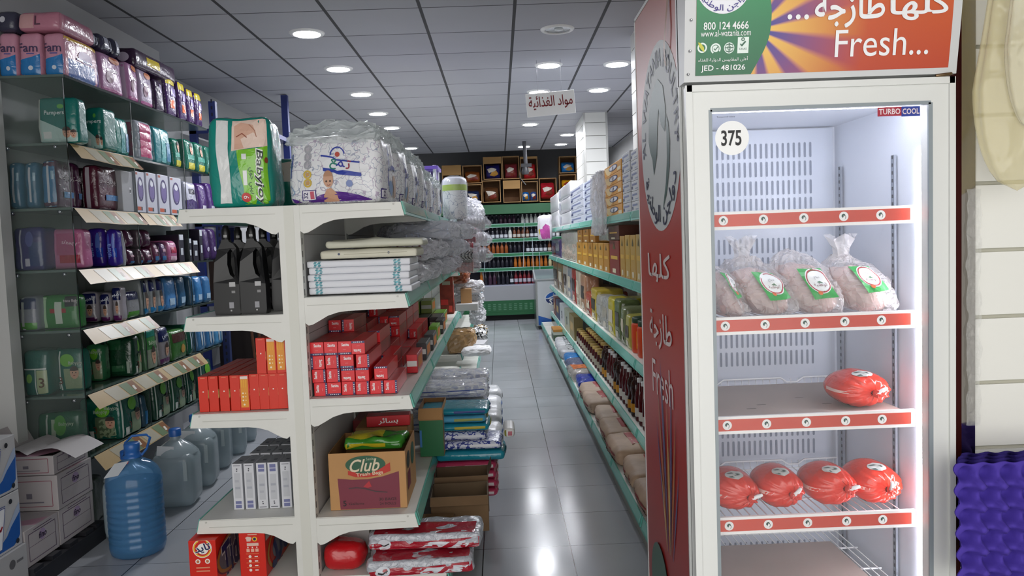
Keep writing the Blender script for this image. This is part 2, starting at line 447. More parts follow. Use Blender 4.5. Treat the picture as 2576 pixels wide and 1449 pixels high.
    def poly(s, face, pts, mat, k=0):
        o = s.off(k); tri = tessellate_polygon([[Vector((x, y, 0)) for x, y in pts]])
        todo = [tuple(pts[i] for i in t) for t in tri]; vs = []; fs = []
        while todo:
            t = todo.pop(); e = [math.dist(t[i], t[(i+1) % 3]) for i in range(3)]
            if s.soft and max(e) > 0.24:      # follow the bulge of a soft pack
                i = e.index(max(e)); a, b, c = t[i], t[(i+1) % 3], t[(i+2) % 3]; m_ = ((a[0]+b[0])/2, (a[1]+b[1])/2)
                todo += [(a, m_, c), (m_, b, c)]; continue
            (x1, y1), (x2, y2), (x3, y3) = t
            if (x2-x1)*(y3-y1)-(x3-x1)*(y2-y1) < 0: t = (t[0], t[2], t[1])
            n0 = len(vs); vs += [s.pt(face, x, y, o) for x, y in t]; fs.append((n0, n0+1, n0+2))
        s.add(vs, fs, mat, s.soft); return s
    def line(s, face, pts, w, mat, k=0):
        """a drawn stroke of width w metres through (u, v) points"""
        su, sv = s.size(face)
        if s.soft: pts = [(a[0]+(b[0]-a[0])*i/4, a[1]+(b[1]-a[1])*i/4) for a, b in zip(pts, pts[1:]) for i in range(4)]+[pts[-1]]
        for (u0, v0), (u1, v1) in zip(pts, pts[1:]):
            dx, dy = (u1-u0)*su, (v1-v0)*sv; L = math.hypot(dx, dy) or 1
            nx, ny = -dy/L*w/2/su, dx/L*w/2/sv
            s.add([s.pt(face, u0-nx, v0-ny, s.off(k)), s.pt(face, u1-nx, v1-ny, s.off(k)), s.pt(face, u1+nx, v1+ny, s.off(k)), s.pt(face, u0+nx, v0+ny, s.off(k))], [(0,1,2,3)], mat)
        return s
    def text(s, face, t, cu, cv, H, mat, rot=0.0, k=1, bold=0.0, shear=0.0, W=None, res=2):
        vs, fs, asp = text2d(t, bold, shear, res); su, sv = s.size(face)
        sx = (W/asp) if W else H
        c, q = math.cos(rot), math.sin(rot)
        out = []
        n_ = getattr(vs, 'n', 10**9)
        for i, (x, y) in enumerate(vs):
            X, Y = x*sx, y*H
            out.append(s.pt(face, cu+(X*c-Y*q)/su, cv+(X*q+Y*c)/sv, s.off(k)+0.0003*(i//n_)))
        s.add(out, fs, mat); return s
    def arc_text(s, face, t, cu, cv, R, H, a_mid, mat, k=1, outward=True, bold=0.0, spread=1.0):
        """letters set round a circle of R metres; outward: tops point away from the centre"""
        su, sv = s.size(face); vs, fs, asp = text2d(t, bold)
        out = []
        n_ = getattr(vs, 'n', 10**9)
        for i, (x, y) in enumerate(vs):
            X, Y = x*H*spread, y*H
            if outward: a = a_mid-X/R; rr = R+Y
            else: a = a_mid+X/R; rr = R-Y
            out.append(s.pt(face, cu+rr*math.cos(a)/su, cv+rr*math.sin(a)/sv, s.off(k)+0.0003*(i//n_)))
        s.add(out, fs, mat); return s

# ---------------------------------------------------------------- things
def tag(o, label=None, cat=None, group=None, kind=None):
    if label: o['label'] = label
    if cat: o['category'] = cat
    if group: o['group'] = group
    if kind: o['kind'] = kind
    return o
def put(o, loc=None, rz=0.0, rx=0.0, ry=0.0):
    if loc is not None: o.location = loc
    o.rotation_euler = (rx, ry, rz)
    return o
def thing(name, label, cat, loc=(0,0,0), rz=0.0, group=None):
    o = bpy.data.objects.new(name, None); COL.objects.link(o); o.empty_display_size = 0.05
    put(o, loc, rz); return tag(o, label, cat, group)
def struct(name, mb, off=(0,0,0)):
    o = mb.build(name, None, off); o['kind'] = 'structure'; put(o, off); return o
_kids = {}
def dup(root, loc, rz=None, label=None, group=None):
    r = root.copy(); COL.objects.link(r); r.location = loc
    if rz is not None: r.rotation_euler = (root.rotation_euler[0], root.rotation_euler[1], rz)
    if label: r['label'] = label
    if group: r['group'] = group
    for ch in [c for c in _kids.get(root.name, [])]:
        c = ch.copy(); COL.objects.link(c); c.parent = r; c.matrix_parent_inverse = ch.matrix_parent_inverse
        for g in _kids.get(ch.name, []):
            d = g.copy(); COL.objects.link(d); d.parent = c
    return r
def kid(name, mb, parent, off=(0,0,0), label=None):
    o = mb.build(name, parent, off); _kids.setdefault(parent.name, []).append(o)
    if label: o['label'] = label
    return o
ORD = ['first', 'second', 'third', 'fourth', 'fifth', 'sixth', 'seventh', 'eighth', 'ninth', 'tenth', 'eleventh', 'twelfth', 'thirteenth',
       'fourteenth', 'fifteenth', 'sixteenth', 'seventeenth', 'eighteenth', 'nineteenth', 'twentieth', 'twenty-first', 'twenty-second',
       'twenty-third', 'twenty-fourth', 'twenty-fifth', 'twenty-sixth', 'twenty-seventh', 'twenty-eighth', 'twenty-ninth', 'thirtieth']
WHITE = P('f2f2f0', 0.45); BLACK = P('141416', 0.5)
# ================================================================ the shop: floor, ceiling, walls
CEIL = 2.93
floor_m = GRIDMAT('floor_tiles', 'a9acb1', '2c2c2e', ('X', 'Y'), (0.408, 0.43), (0.281, 3.955), (0.005, 0.003), rough=0.13, spec=0.5, var=0.05, rvar=0.1)
m = MB(); m.box(-2.9, 2.2, -2.6, 15.0, -0.1, 0.0, floor_m); struct('floor', m)
ceil_m = GRIDMAT('ceiling_tiles', 'a2a2a8', '3e3e40', ('X', 'Y'), (0.6, 0.6), (0.157, 4.36), (0.022, 0.012), rough=0.7, spec=0.2, var=0.04, bump=(90, 0.15))
m = MB(); m.box(-2.9, 2.2, -1.3, 12.95, CEIL, CEIL+0.06, ceil_m); struct('ceiling', m)
dark = P('6a6a6c', 0.8)
m = MB(); m.box(-2.9, 2.2, 12.95, 15.0, 3.3, 3.36, dark); m.box(-2.9, 2.2, 12.95, 12.98, CEIL, 3.3, dark); struct('ceiling_back', m)
wall_m = CB('a4a4a6', 0.04, 1.5, 0.6, 0.05)
m = MB(); m.box(-2.56, -2.46, -1.3, 5.82, 0, CEIL, wall_m); struct('wall_left', m)
m = MB(); m.box(-2.85, -2.72, 5.82, 15.0, 0, 3.3, wall_m); m.box(-2.85, -2.5, 5.70, 5.82, 0, CEIL, wall_m); struct('wall_left_far', m)
m = MB(); m.box(-2.459, -2.375, 3.72, 3.80, 0, 2.305, P('b9bab8', 0.4)); struct('trim_1', m)
m = MB(); m.box(2.0, 2.15, -1.3, 15.0, 0, 3.3, CB('b4b4b4', 0.03, 1.5, 0.6, 0)); struct('wall_right', m)
m = MB(); m.box(-2.85, 2.2, 14.8, 14.95, 0, 3.36, P('7a7a7d', 0.8)); struct('wall_back', m)

def slat_pillar(name, x0, x1, y0, y1, z1, off):
    """square pillar clad in horizontal grooved panels"""
    mb = MB(); core = P('8f8d86', 0.7); face = P('e9e9e4', 0.32)
    mb.box(x0+0.008, x1-0.008, y0+0.008, y1-0.008, 0, z1, core)
    pitch, g = 0.155, 0.007
    z = off
    while z > 0: z -= pitch
    while z < z1:
        a, b = max(0, z+g/2), min(z1, z+pitch-g/2)
        mb.box(x0, x1, y0, y1, a, b, face); z += pitch
    tr = P('d4d4d0', 0.25, 0.6)
    for x in (x0, x1):
        mb.box(x-0.012, x+0.012, y0-0.004, y0+0.012, 0, z1, tr)
    return struct(name, mb)
slat_pillar('pillar_1', 1.075, 1.345, 9.3, 10.3, CEIL, 0.02)
slat_pillar('pillar_2', 1.04, 1.32, 4.9, 5.83, CEIL, 0.02)
# bright clad pillar just right of the cooler, edged with steel trim
m = MB()
face = P('efeee6', 0.3)
zg = atY(2500, 460, 1.86).z
m.box(1.164, 1.9, 1.87, 2.35, 0, CEIL, P('b9b7a8', 0.7))
z = zg-0.1635*12
while z < CEIL:
    a, b = max(0, z+0.005), min(CEIL, z+0.1585)
    if b > a: m.box(1.156, 1.9, 1.86, 2.36, a, b, face)
    z += 0.1635
struct('pillar_3', m)
m = MB()
chrome = P('b4aea4', 0.07, 1.0)
m.box(1.124, 1.158, 1.85, 1.856, 0, CEIL, chrome); m.box(1.124, 1.128, 1.856, 1.90, 0, CEIL, chrome)
struct('trim_2', m)
m = MB(); m.box(1.08, 1.155, 1.902, 1.915, 0, CEIL, P('6a2226', 0.35)); struct('trim_3', m)
# wrinkled clear wrap left on the lower steel trim
wrap = MB()
wrap.sheet(lambda u, v: (1.134+0.034*u+0.008*noise.noise(Vector((u*3, v*14, 1))), 1.846-0.008*abs(noise.noise(Vector((u*5, v*30, 5)))), 0.95+0.58*v), 5, 46, FILM('e8e8e4', 0.28, 0.04, 60, 1.0), False)
tag(wrap.build('plastic_wrap'), 'wrinkled clear plastic wrap on the steel trim beside the drinks cooler', 'plastic wrap')

# ---------------------------------------------------------------- downlights
lamp_m = EM('f7f9ff', LAMP_STRENGTH); ring_m = P('d8d8d8', 0.35)
lights = [('left row on the ceiling', [(772, 83), (851, 172), (908, 236), (950, 285), (985, 321), (1034, 372)]),
          ('row above the aisle', [(1402, 73), (1380, 163), (1355, 230), (1333, 312), (1318, 368)]),
          ('row above the right shelves', [(1552, 160), (1506, 225), (1427, 338), (1411, 362), (1588, 357)])]
xs_row = {0: -1.28, 1: 0.485, 2: 1.08}
for ri, (rname, pts) in enumerate(lights):
    for i, (px, py) in enumerate(pts):
        p = atZ(px, py, CEIL)
        on = not (ri == 1 and i == 0)
        lab = (f'lit round downlight, {ORD[i]} from the front, {rname}' if on else 'unlit round ceiling downlight nearest the front, above the aisle')
        t = thing('ceiling_downlight', lab, 'ceiling light', (p.x, p.y, CEIL), 0, 'recessed ceiling downlights')
        mb = MB(); mb.lathe([(0.094, -0.012), (0.115, -0.010), (0.122, 0.0)], ring_m, n=28, capb=False, capt=False)
        mb.lathe([(0.094, -0.012), (0.09, -0.002)], ring_m, n=28, capb=False, capt=False)
        kid('ring', mb, t)
        mb = MB()
        if on: mb.lathe([(0.001, -0.006), (0.093, -0.005)], lamp_m, n=28, capb=False, capt=False)
        else:
            mb.lathe([(0.001, -0.0015), (0.03, -0.002), (0.093, -0.005)], P('8a8f92', 0.2, 0.5), n=28, capb=False, capt=False)
            mb.lathe([(0.012, -0.014), (0.03, -0.01), (0.034, -0.002)], P('c9ced2', 0.15), n=16, c=(0.01, 0, 0))
        kid('lamp', mb, t)

# ---------------------------------------------------------------- hanging aisle sign
t = thing('hanging_sign', 'small white hanging board with dark red Arabic lettering above the aisle', 'sign')
a, b_, c, d = atY(1325, 240, 6.5), atY(1447, 228, 6.5), atY(1449, 281, 6.5), atY(1330, 298, 6.5)
ang = math.atan2(b_.z-a.z, b_.x-a.x)
w_, h_ = (b_-a).length, (a-d).length
t.location = ((a+c)/2-Vector((0, 0, h_/2)))
pk = Pk(w_, 0.012, h_, P('ececea', 0.5), r=0.002)
pk.text('front', ar('مواد الغذائية'), 0.0, 0.12, 0.115, P('7c1a22', 0.6), W=w_*0.9, bold=0.012)
bd = kid('board', pk, t); bd.rotation_euler = (0, -ang, 0)
for i, px in enumerate((1352, 1412)):
    mb = MB(); q = atY(px, 236, 6.5)-t.location
    mb.tube([q, (q.x, 0, CEIL-t.location.z)], 0.0012, P('55555a'), 4); kid('hanging_wire', mb, t)

# ---------------------------------------------------------------- glass-door cooler
FX0, FX1, FYD, FYB, FYR, FZT = 0.448, 1.0745, 1.80, 1.846, 2.41, 2.11
L = Vector(((FX0+FX1)/2, (FYD+FYR)/2, 0))
fr = thing('drinks_cooler', 'tall red and white glass-door display cooler with chickens inside, at the right', 'refrigerator', L)
body_m = P('d6d7d4', 0.35); lin_m = P('dfe4ee', 0.3); white_m = P('e8e9e6', 0.3)
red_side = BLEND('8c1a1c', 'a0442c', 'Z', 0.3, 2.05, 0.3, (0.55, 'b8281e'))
mb = MB()
mb.box(FX0, FX0+0.04, FYB, FYR, 0.1, FZT, body_m)              # left wall
mb.box(FX1-0.035, FX1, FYB, FYR, 0.1, FZT, body_m)
mb.box(FX0+0.04, FX1-0.035, 2.355, FYR, 0.1, FZT, body_m)
mb.box(FX0+0.04, FX1-0.035, FYB, 2.355, 0.1, 0.40, body_m)
mb.box(FX0+0.04, FX1-0.035, FYB, 2.355, 1.765, FZT, body_m)
mb.box(FX0+0.04, FX0+0.046, FYB, 2.355, 0.4, 1.765, lin_m); mb.box(FX1-0.041, FX1-0.035, FYB, 2.355, 0.4, 1.765, lin_m)
mb.box(FX0+0.04, FX1-0.035, 2.345, 2.355, 0.4, 1.765, lin_m); mb.box(FX0+0.04, FX1-0.035, FYB, 2.355, 1.755, 1.765, lin_m)
kid('cabinet', mb, fr, L)
for x in (FX0+0.06, FX1-0.06):
    for y in (FYB+0.06, FYR-0.06):
        mb = MB(); mb.lathe([(0.022, 0), (0.022, 0.03), (0.012, 0.035), (0.012, 0.1)], BLACK, (x, y, 0), 12); kid('foot', mb, fr, L)
# red printed side with the round emblem
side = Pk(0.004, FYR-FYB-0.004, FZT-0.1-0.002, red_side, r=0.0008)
T0 = Vector((FX0-0.0022, (FYB+FYR)/2, 0.1))
def suv(px, py):
    q = atX(px, py, FX0-0.004); return (-(q.y-T0.y)/(side.a[1]), (q.z-T0.z-side.a[2])/side.a[2])
cu, cv = suv(1659, 346); R = 0.252
orange = P('b4552f', 0.3)
side.disc('left', cu, cv, R, P('ccd0d0', 0.45), 0, n=48)
navy, dgreen = P('23264f', 0.4), P('14463a', 0.35)
side.arc_text('left', 'AL WATANIA POULTRY', cu, cv, R*0.83, 0.048, PI/2, navy, 2, True, 0.004)
side.arc_text('left', ar('دواجن الوطنية'), cu, cv, R*0.84, 0.062, -PI/2, navy, 2, False, 0.006, 1.25)
su, sv = side.size('left')
for sx in (-1, 1): side.disc('left', cu+sx*R*0.86/su, cv-0.03, 0.008, navy, 2, n=10)
bird = [(-.55,.02),(-.5,.3),(-.3,.52),(0,.62),(.25,.5),(.36,.25),(.3,.02),(.12,.12),(.02,.3),(-.06,.1),(-.12,-.18),(-.3,-.38),(-.36,-.2),(-.48,-.1)]
side.poly('left', [(cu+x*R/su, cv+y*R/sv) for x, y in bird], dgreen, 2)
tail = [(.36,.2),(.46,.1),(.52,-.1),(.48,-.36),(.32,-.62),(.12,-.78),(.3,-.5),(.38,-.25),(.38,0)]
side.poly('left', [(cu+x*R/su, cv+y*R/sv) for x, y in tail], dgreen, 2)
cream = P('e2d2d0', 0.35)
for s_, px, py, hh in ((ar('كلها'), 1658, 677, 0.085), (ar('طازجة'), 1662, 833, 0.105), ('Fresh', 1667, 962, 0.1)):
    u, v = suv(px, py); side.text('left', s_, u, v, hh, cream, 0, 1, 0.012 if s_ != 'Fresh' else 0.0, W=0.29 if s_ != 'Fresh' else 0.27)
u, v = suv(1690, 1500)
for k, (a_, ln, w_, hx) in enumerate([(-0.30, .5, .016, '5a4678'), (-0.2, .6, .02, 'a8603c'), (-0.1, .68, .024, '584674'), (0.0, .56, .02, 'b88a4c'), (0.1, .62, .022, '5a4674'), (0.2, .55, .018, 'b06a3a'), (0.32, .42, .018, '5a4a74'), (-0.26, .36, .016, 'c6a45a'), (0.05, .44, .014, 'c8a85c')]):
    e1, e2 = a_-0.03, a_+0.03
    side.poly('left', [(u+math.sin(a_-0.012)*0.12/su, v+math.cos(a_)*0.12/sv), (u+math.sin(a_+0.012)*0.12/su, v+math.cos(a_)*0.12/sv), (u+math.sin(e2)*ln*0.62/su, v+math.cos(e2)*ln*0.62/sv), (u+math.sin(a_)*ln/su, v+math.cos(a_)*ln/sv), (u+math.sin(e1)*ln*0.62/su, v+math.cos(e1)*ln*0.62/sv)], P(hx, 0.35), 1+k % 3)
side.disc('left', *suv(1664, 1470), 0.12, P('3a5b4c', 0.35), 5, n=32)
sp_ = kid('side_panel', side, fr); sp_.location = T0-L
mb = MB()
for y in (FYB, FYR-0.008): mb.box(FX0-0.006, FX0+0.001, y, y+0.008, 0.1, FZT, P('c9cbc9', 0.3))
mb.box(FX0-0.006, FX0+0.001, FYB, FYR, FZT-0.008, FZT+0.002, P('c9cbc9', 0.3))
kid('side_trim', mb, fr, L)
# torn strip of tape hanging over the top of the emblem
mb = MB()
q0, q1 = atX(1684, 60, FX0-0.008), atX(1676, 165, FX0-0.008)
mb.sheet(lambda u, v: (FX0-0.0075-0.012*math.sin(v*3)*v, q0.y+(q1.y-q0.y)*v+0.02*(u-0.5)*(1-0.3*v)+0.004*math.sin(v*9), q0.z+0.1+(q1.z-q0.z-0.1)*v), 2, 10, P('a87a5c', 0.35))
kid('tape', mb, fr, L)
# lit-box canopy
mb = MB()
def cany(z): return FYD-0.004-0.04*math.sin(max(0, min(1, (z-1.80)/0.36))*PI/2)
zc0, zc1 = 1.797, 2.125
prof = [(FYB+0.02, zc0), (cany(zc0), zc0)]+[(cany(zc0+(zc1-zc0)*i/10), zc0+(zc1-zc0)*i/10) for i in range(1, 11)]+[(FYB+0.02, zc1)]
T = Matrix(((0, 1, 0, 0), (1, 0, 0, 0), (0, 0, 1, 0), (0, 0, 0, 1)))
mb.prism(prof, FX0-0.006, FX1+0.004, P('cfd0d0', 0.35), T)
cn = kid('canopy', mb, fr, L)
gx0, gx1, gz0, gz1 = atY(1748, 100, 1.79).x, atY(2400, 100, 1.77).x, atY(2000, 182, 1.79).z, 2.115
orange_m = BURST(atY(1900, 75, 1.78).x-L.x, atY(1900, 75, 1.78).z, 'X', 'Z', 0.03, 0.26, 'd8692c', 'b8402c', 11, phase=1.2)
green_m = BLEND('12603c', '2f9a5c', 'Z', 1.8, 2.05, 0.25, (0.5, '1f7a4c'))
def cpt(x, z, o=0.001): return (x, cany(z)-o, z)
mb = MB()
mb.sheet(lambda u, v: cpt(gx0+(gx1-gx0)*u, gz0+(gz1-gz0)*v), 4, 12, orange_m)
gb = [(1895, 182), (1912, 150), (1927, 120), (1937, 90), (1940, 60), (1940, 30), (1936, 0), (1928, -40), (1915, -90)]
edge = [(atY(px, py, 1.775).x, atY(px, py, 1.775).z) for px, py in gb]
def green(u, v):
    z = gz0+(gz1-gz0)*v
    for (xa, za), (xb, zb) in zip(edge, edge[1:]):
        if za <= z <= zb: x = xa+(xb-xa)*(z-za)/(zb-za); break
    else: x = edge[0][0] if z < edge[0][1] else edge[-1][0]
    return cpt(gx0+(x-gx0)*u, z, 0.0018)
mb.sheet(green, 3, 24, green_m)
wt = P('f2f2f2', 0.3)
def ctext(s_, px, py, wpx, hpx, mat=wt, bold=0.0, res=3, py2=None):
    vs, fs, asp = text2d(s_, bold, 0.0, res); q = atY(px, py, 1.776); sc = 1.776/FPX
    n_ = getattr(vs, 'n', 10**9); mb.add([cpt(q.x+x*wpx*sc/asp, q.z+y*hpx*sc, 0.003+0.0003*(i//n_)) for i, (x, y) in enumerate(vs)], fs, mat)
def cdisc(px, py, rp, mat, o=0.0026, rin=0.0, n=28, a0=0.0, a1=2*PI):
    q = atY(px, py, 1.776); r = rp*1.776/FPX; vs = []
    for i in range(n+1):
        t = a0+(a1-a0)*i/n
        vs += [cpt(q.x+r*rin*math.cos(t), q.z+r*rin*math.sin(t), o), cpt(q.x+r*math.cos(t), q.z+r*math.sin(t), o)]
    mb.add(vs, [(2*i, 2*i+1, 2*i+3, 2*i+2) for i in range(n)], mat)
def cpoly(pts, mat, o=0.0032):
    q = [(atY(px, py, 1.776).x, atY(px, py, 1.776).z) for px, py in pts]
    tri = tessellate_polygon([[Vector((x, z, 0)) for x, z in q]])
    mb.add([cpt(x, z, o) for x, z in q], [tuple(t) for t in tri], mat)
ctext('800 124 4666', 1826, 65, 112, 18, bold=0.012)
ctext('www.al-watania.com', 1826, 83, 125, 15)
ctext('JED - 481026', 1823, 169, 111, 17, bold=0.012)
ctext(ar('أعلى المقاييس الدولية للغذاء'), 1822, 147, 124, 12)
ctext('Fresh...', 2222, 105, 236, 64, res=5)
ctext(ar('كلها'), 2312, 18, 150, 62, bold=0.022, res=5); ctext(ar('طازجة'), 2135, 25, 172, 84, bold=0.022, res=5)
for px in (1985, 2006, 2027): cdisc(px, 44, 6, wt, 0.003, n=14)
lgr, dkg = P('e4f0e8', 0.3), P('1d5a40', 0.3)
cdisc(1768, 119, 12, lgr, rin=0.68); cpoly([(1757, 106), (1764, 108), (1772, 118), (1774, 130), (1766, 124), (1760, 116)], P('c8c83a', 0.3))
cdisc(1802, 121, 13, lgr, rin=0.72, a0=-0.6, a1=4.2); cdisc(1802, 121, 8, lgr); cpoly([(1798, 120), (1801, 123), (1807, 115), (1808, 117), (1801, 126), (1797, 122)], dkg, 0.0036)
cdisc(1836, 119, 13, lgr); cdisc(1836, 119, 10.5, dkg, 0.0029, rin=0.88); cdisc(1836, 119, 5, dkg, 0.0029, rin=0.75)
cpoly([(1825, 118), (1847, 117), (1847, 119), (1825, 120)], dkg); cpoly([(1835, 107), (1837, 107), (1837, 131), (1835, 131)], dkg); cpoly([(1828, 111), (1845, 110), (1845, 111.5), (1828, 112.5)], dkg); cpoly([(1828, 126.5), (1845, 125.5), (1845, 127), (1828, 128)], dkg)
cpoly([(1857, 93), (1885, 92), (1885, 131), (1857, 132)], lgr, 0.0026); cdisc(1870, 98, 4.5, dkg, 0.0032, rin=0.5, n=12); cpoly([(1864, 108), (1867, 111), (1875, 102), (1878, 104), (1868, 116), (1863, 111)], dkg, 0.0036); ctext('UKAS', 1871, 121, 18, 5, P('5b6b64'))
qq = atY(1816, -34, 1.776)
cdisc(1816, -34, 68, P('ececf2', 0.3), n=48)
vs, fs, asp = text2d(ar('دواجن الوطنية'), 0.004, 0.0, 3); R_ = 56*1.776/FPX; H_ = 19*1.776/FPX
o_ = []; n_ = getattr(vs, 'n', 10**9)
for i, (x, y) in enumerate(vs):
    a_ = -PI/2+x*H_*1.25/R_; rr = R_-y*H_; z_ = min(2.115, qq.z+rr*math.sin(a_)); o_.append(cpt(qq.x+rr*math.cos(a_), z_, 0.0036+0.0003*(i//n_)))
mb.add(o_, fs, P('3b2f8c', 0.3))
cpoly([(1826, 3), (1842, -4), (1850, -12), (1838, -9), (1824, -2)], P('7e8a86', 0.3), 0.0036)
pn = kid('canopy_sign', mb, cn, L)
mb = MB()
for px, py in ((1731, 59), (1731, 133), (1729, 189)):
    q = atY(px, py, 1.80); mb.lathe([(0.004, 0), (0.003, 0.003), (0.001, 0.004)], P('e8e8e8', 0.1, 1), n=8, T=Matrix.Translation((q.x, cany(q.z)-0.001, q.z)) @ Matrix.Rotation(PI/2, 4, 'X'))
kid('rivets', mb, cn, L)
# door
gx_0, gx_1, gz_0, gz_1 = 0.503, 1.021, 0.44, 1.733
dr = MB(); fm_ = P('dfe0dc', 0.28)
for (x0, x1, z0, z1) in ((FX0, gx_0, 0.13, 1.788), (gx_1, FX1, 0.13, 1.788), (gx_0, gx_1, 0.13, gz_0), (gx_0, gx_1, gz_1, 1.788)):
    dr.box(x0, x1, FYD, FYB-0.004, z0, z1, fm_)
for x0, x1 in ((FX0-0.003, FX0+0.012), (FX1-0.012, FX1+0.002)): dr.box(x0, x1, FYD-0.006, FYD, 0.13, 1.79, fm_)
dr.box(FX0, FX1, FYD-0.006, FYD, 1.775, 1.79, fm_)
door = kid('door', dr, fr, L)
mb = MB(); gk = P('8e979b', 0.3)
for (x0, x1, z0, z1) in ((gx_0-0.004, gx_0+0.004, gz_0, gz_1), (gx_1-0.006, gx_1+0.004, gz_0, gz_1), (gx_0, gx_1, gz_1-0.004, gz_1+0.004)):
    mb.box(x0, x1, FYD-0.001, FYD+0.004, z0, z1, gk)
kid('gasket', mb, door, L)
mb = MB()
glass_m = FILM('ffffff', 0.03, 0.02, 1, 0.0)
mb.box(gx_0, gx_1, FYD+0.006, FYD+0.012, gz_0, gz_1, glass_m)
kid('glass_pane', mb, door, L, 'clear glass pane')
def gq(px, py): q = atY(px, py, FYD+0.004); return q.x, q.z
mb = MB(); y_ = FYD+0.005
x, z = gq(1842, 347); r = 0.0398
mb.lathe([(0.0005, 0), (r, 0)], P('f4f4f2', 0.4), n=40, T=Matrix.Translation((x, y_, z)) @ Matrix.Rotation(PI/2, 4, 'X'), capb=False, capt=False)
vs, fs, asp = text2d('375', 0.02, 0, 5); mb.add([(x-0.002+a*0.0335*0.75, y_-0.0006, z+b*0.0365) for a, b in vs], fs, BLACK)
kid('number_sticker', mb, door, L, 'round white sticker reading 375')
mb = MB()
for (p0, p1, col_, s_) in (((2208, 293), (2268, 268), 'a8283c', 'TURBO'), ((2268, 293), (2315, 266), '2b3f98', 'COOL')):
    x0, z0 = gq(*p0); x1, z1 = gq(*p1); mb.box(x0, x1, y_-0.0004, y_, z0, z1, P(col_, 0.3))
    vs, fs, asp = text2d(s_, 0.02); mb.add([((x0+x1)/2+a*(x1-x0)*0.9/asp, y_-0.001, (z0+z1)/2+b*0.0135) for a, b in vs], fs, P('e8d6da', 0.4))
kid('maker_sticker', mb, door, L, 'small red and blue sticker')
mb = MB(); x, z = gq(1826, 294); vs, fs, asp = text2d('Tempered Glass'); mb.add([(x+a*0.043/asp, y_, z+b*0.004) for a, b in vs], fs, P('44444c')); kid('glass_mark', mb, door, L)
mb = MB(); mb.tube([(1.03, FYD-0.004, 1.793), (1.06, FYD-0.01, 1.795), (1.066, FYD-0.004, 1.797)], 0.004, P('8a7358', 0.3, 0.9)); kid('hinge', mb, door, L)
# inside: louvred back, uprights, light tube, shelves
mb = MB(); slot = P('7c8494', 0.5); YB_ = 2.325
xb0, xb1 = FX0+0.055, atY(2098, 700, YB_).x
mb.box(xb0, xb1, YB_, 2.345, 0.45, 1.75, P('c9d0dd', 0.3))
x_last, pitch = atY(2042, 700, YB_).x, 0.01665
for ya, yb in ((362, 400), (408, 446), (456, 492), (500, 530), (600, 638), (648, 686), (838, 874), (884, 920), (1085, 1100), (1108, 1145), (1330, 1345), (1362, 1392)):
    za, zb = atY(1900, yb, YB_).z, atY(1900, ya, YB_).z
    for k in range(26):
        x = x_last-k*pitch
        if x < xb0+0.01: break
        hw = 0.0034; pts = []
        for i in range(7): t_ = PI*i/6; pts.append((x+hw*math.cos(t_), YB_-0.0008, zb-hw+hw*math.sin(t_)))
        for i in range(7): t_ = PI+PI*i/6; pts.append((x+hw*math.cos(t_), YB_-0.0008, za+hw+hw*math.sin(t_)))
        mb.add(pts, [tuple(range(14))], slot)
bp = kid('louvred_back_panel', mb, fr, L)
up = P('9aa0aa', 0.3, 0.7)
for x, y in ((FX1-0.046, 2.29), (FX1-0.046, 1.98), (FX0+0.046, 2.29), (FX0+0.046, 1.98)):
    mb = MB(); s_ = -1 if x > 0.7 else 1
    mb.box(min(x, x+s_*0.006), max(x, x+s_*0.006), y-0.008, y+0.008, 0.42, 1.63, up)
    for k in range(60): z = 0.44+k*0.02; mb.box(min(x+s_*0.006, x+s_*0.0066), max(x+s_*0.006, x+s_*0.0066), y-0.003, y+0.003, z, z+0.009, P('3a3c42'))
    kid('shelf_upright', mb, fr, L)
mb = MB()
mb.box(1.027, 1.041, 1.852, 1.874, 0.42, 1.62, EM('f4f4ff', TUBE_STRENGTH))
kid('light_tube', mb, fr, L, 'glowing white light tube')
mb = MB(); mb.box(FX0+0.05, FX1-0.045, 1.852, 1.87, 1.735, 1.753, EM('f0f2ff', TUBE_STRENGTH*0.55)); kid('top_light', mb, fr, L)
SHZ = []
wire = P('eef1f4', 0.25); red_strip = BLEND('d0503e', 'c2402f', 'X', -0.3, 0.3, 0.3)
sx0, sx1 = FX0+0.05, 1.012
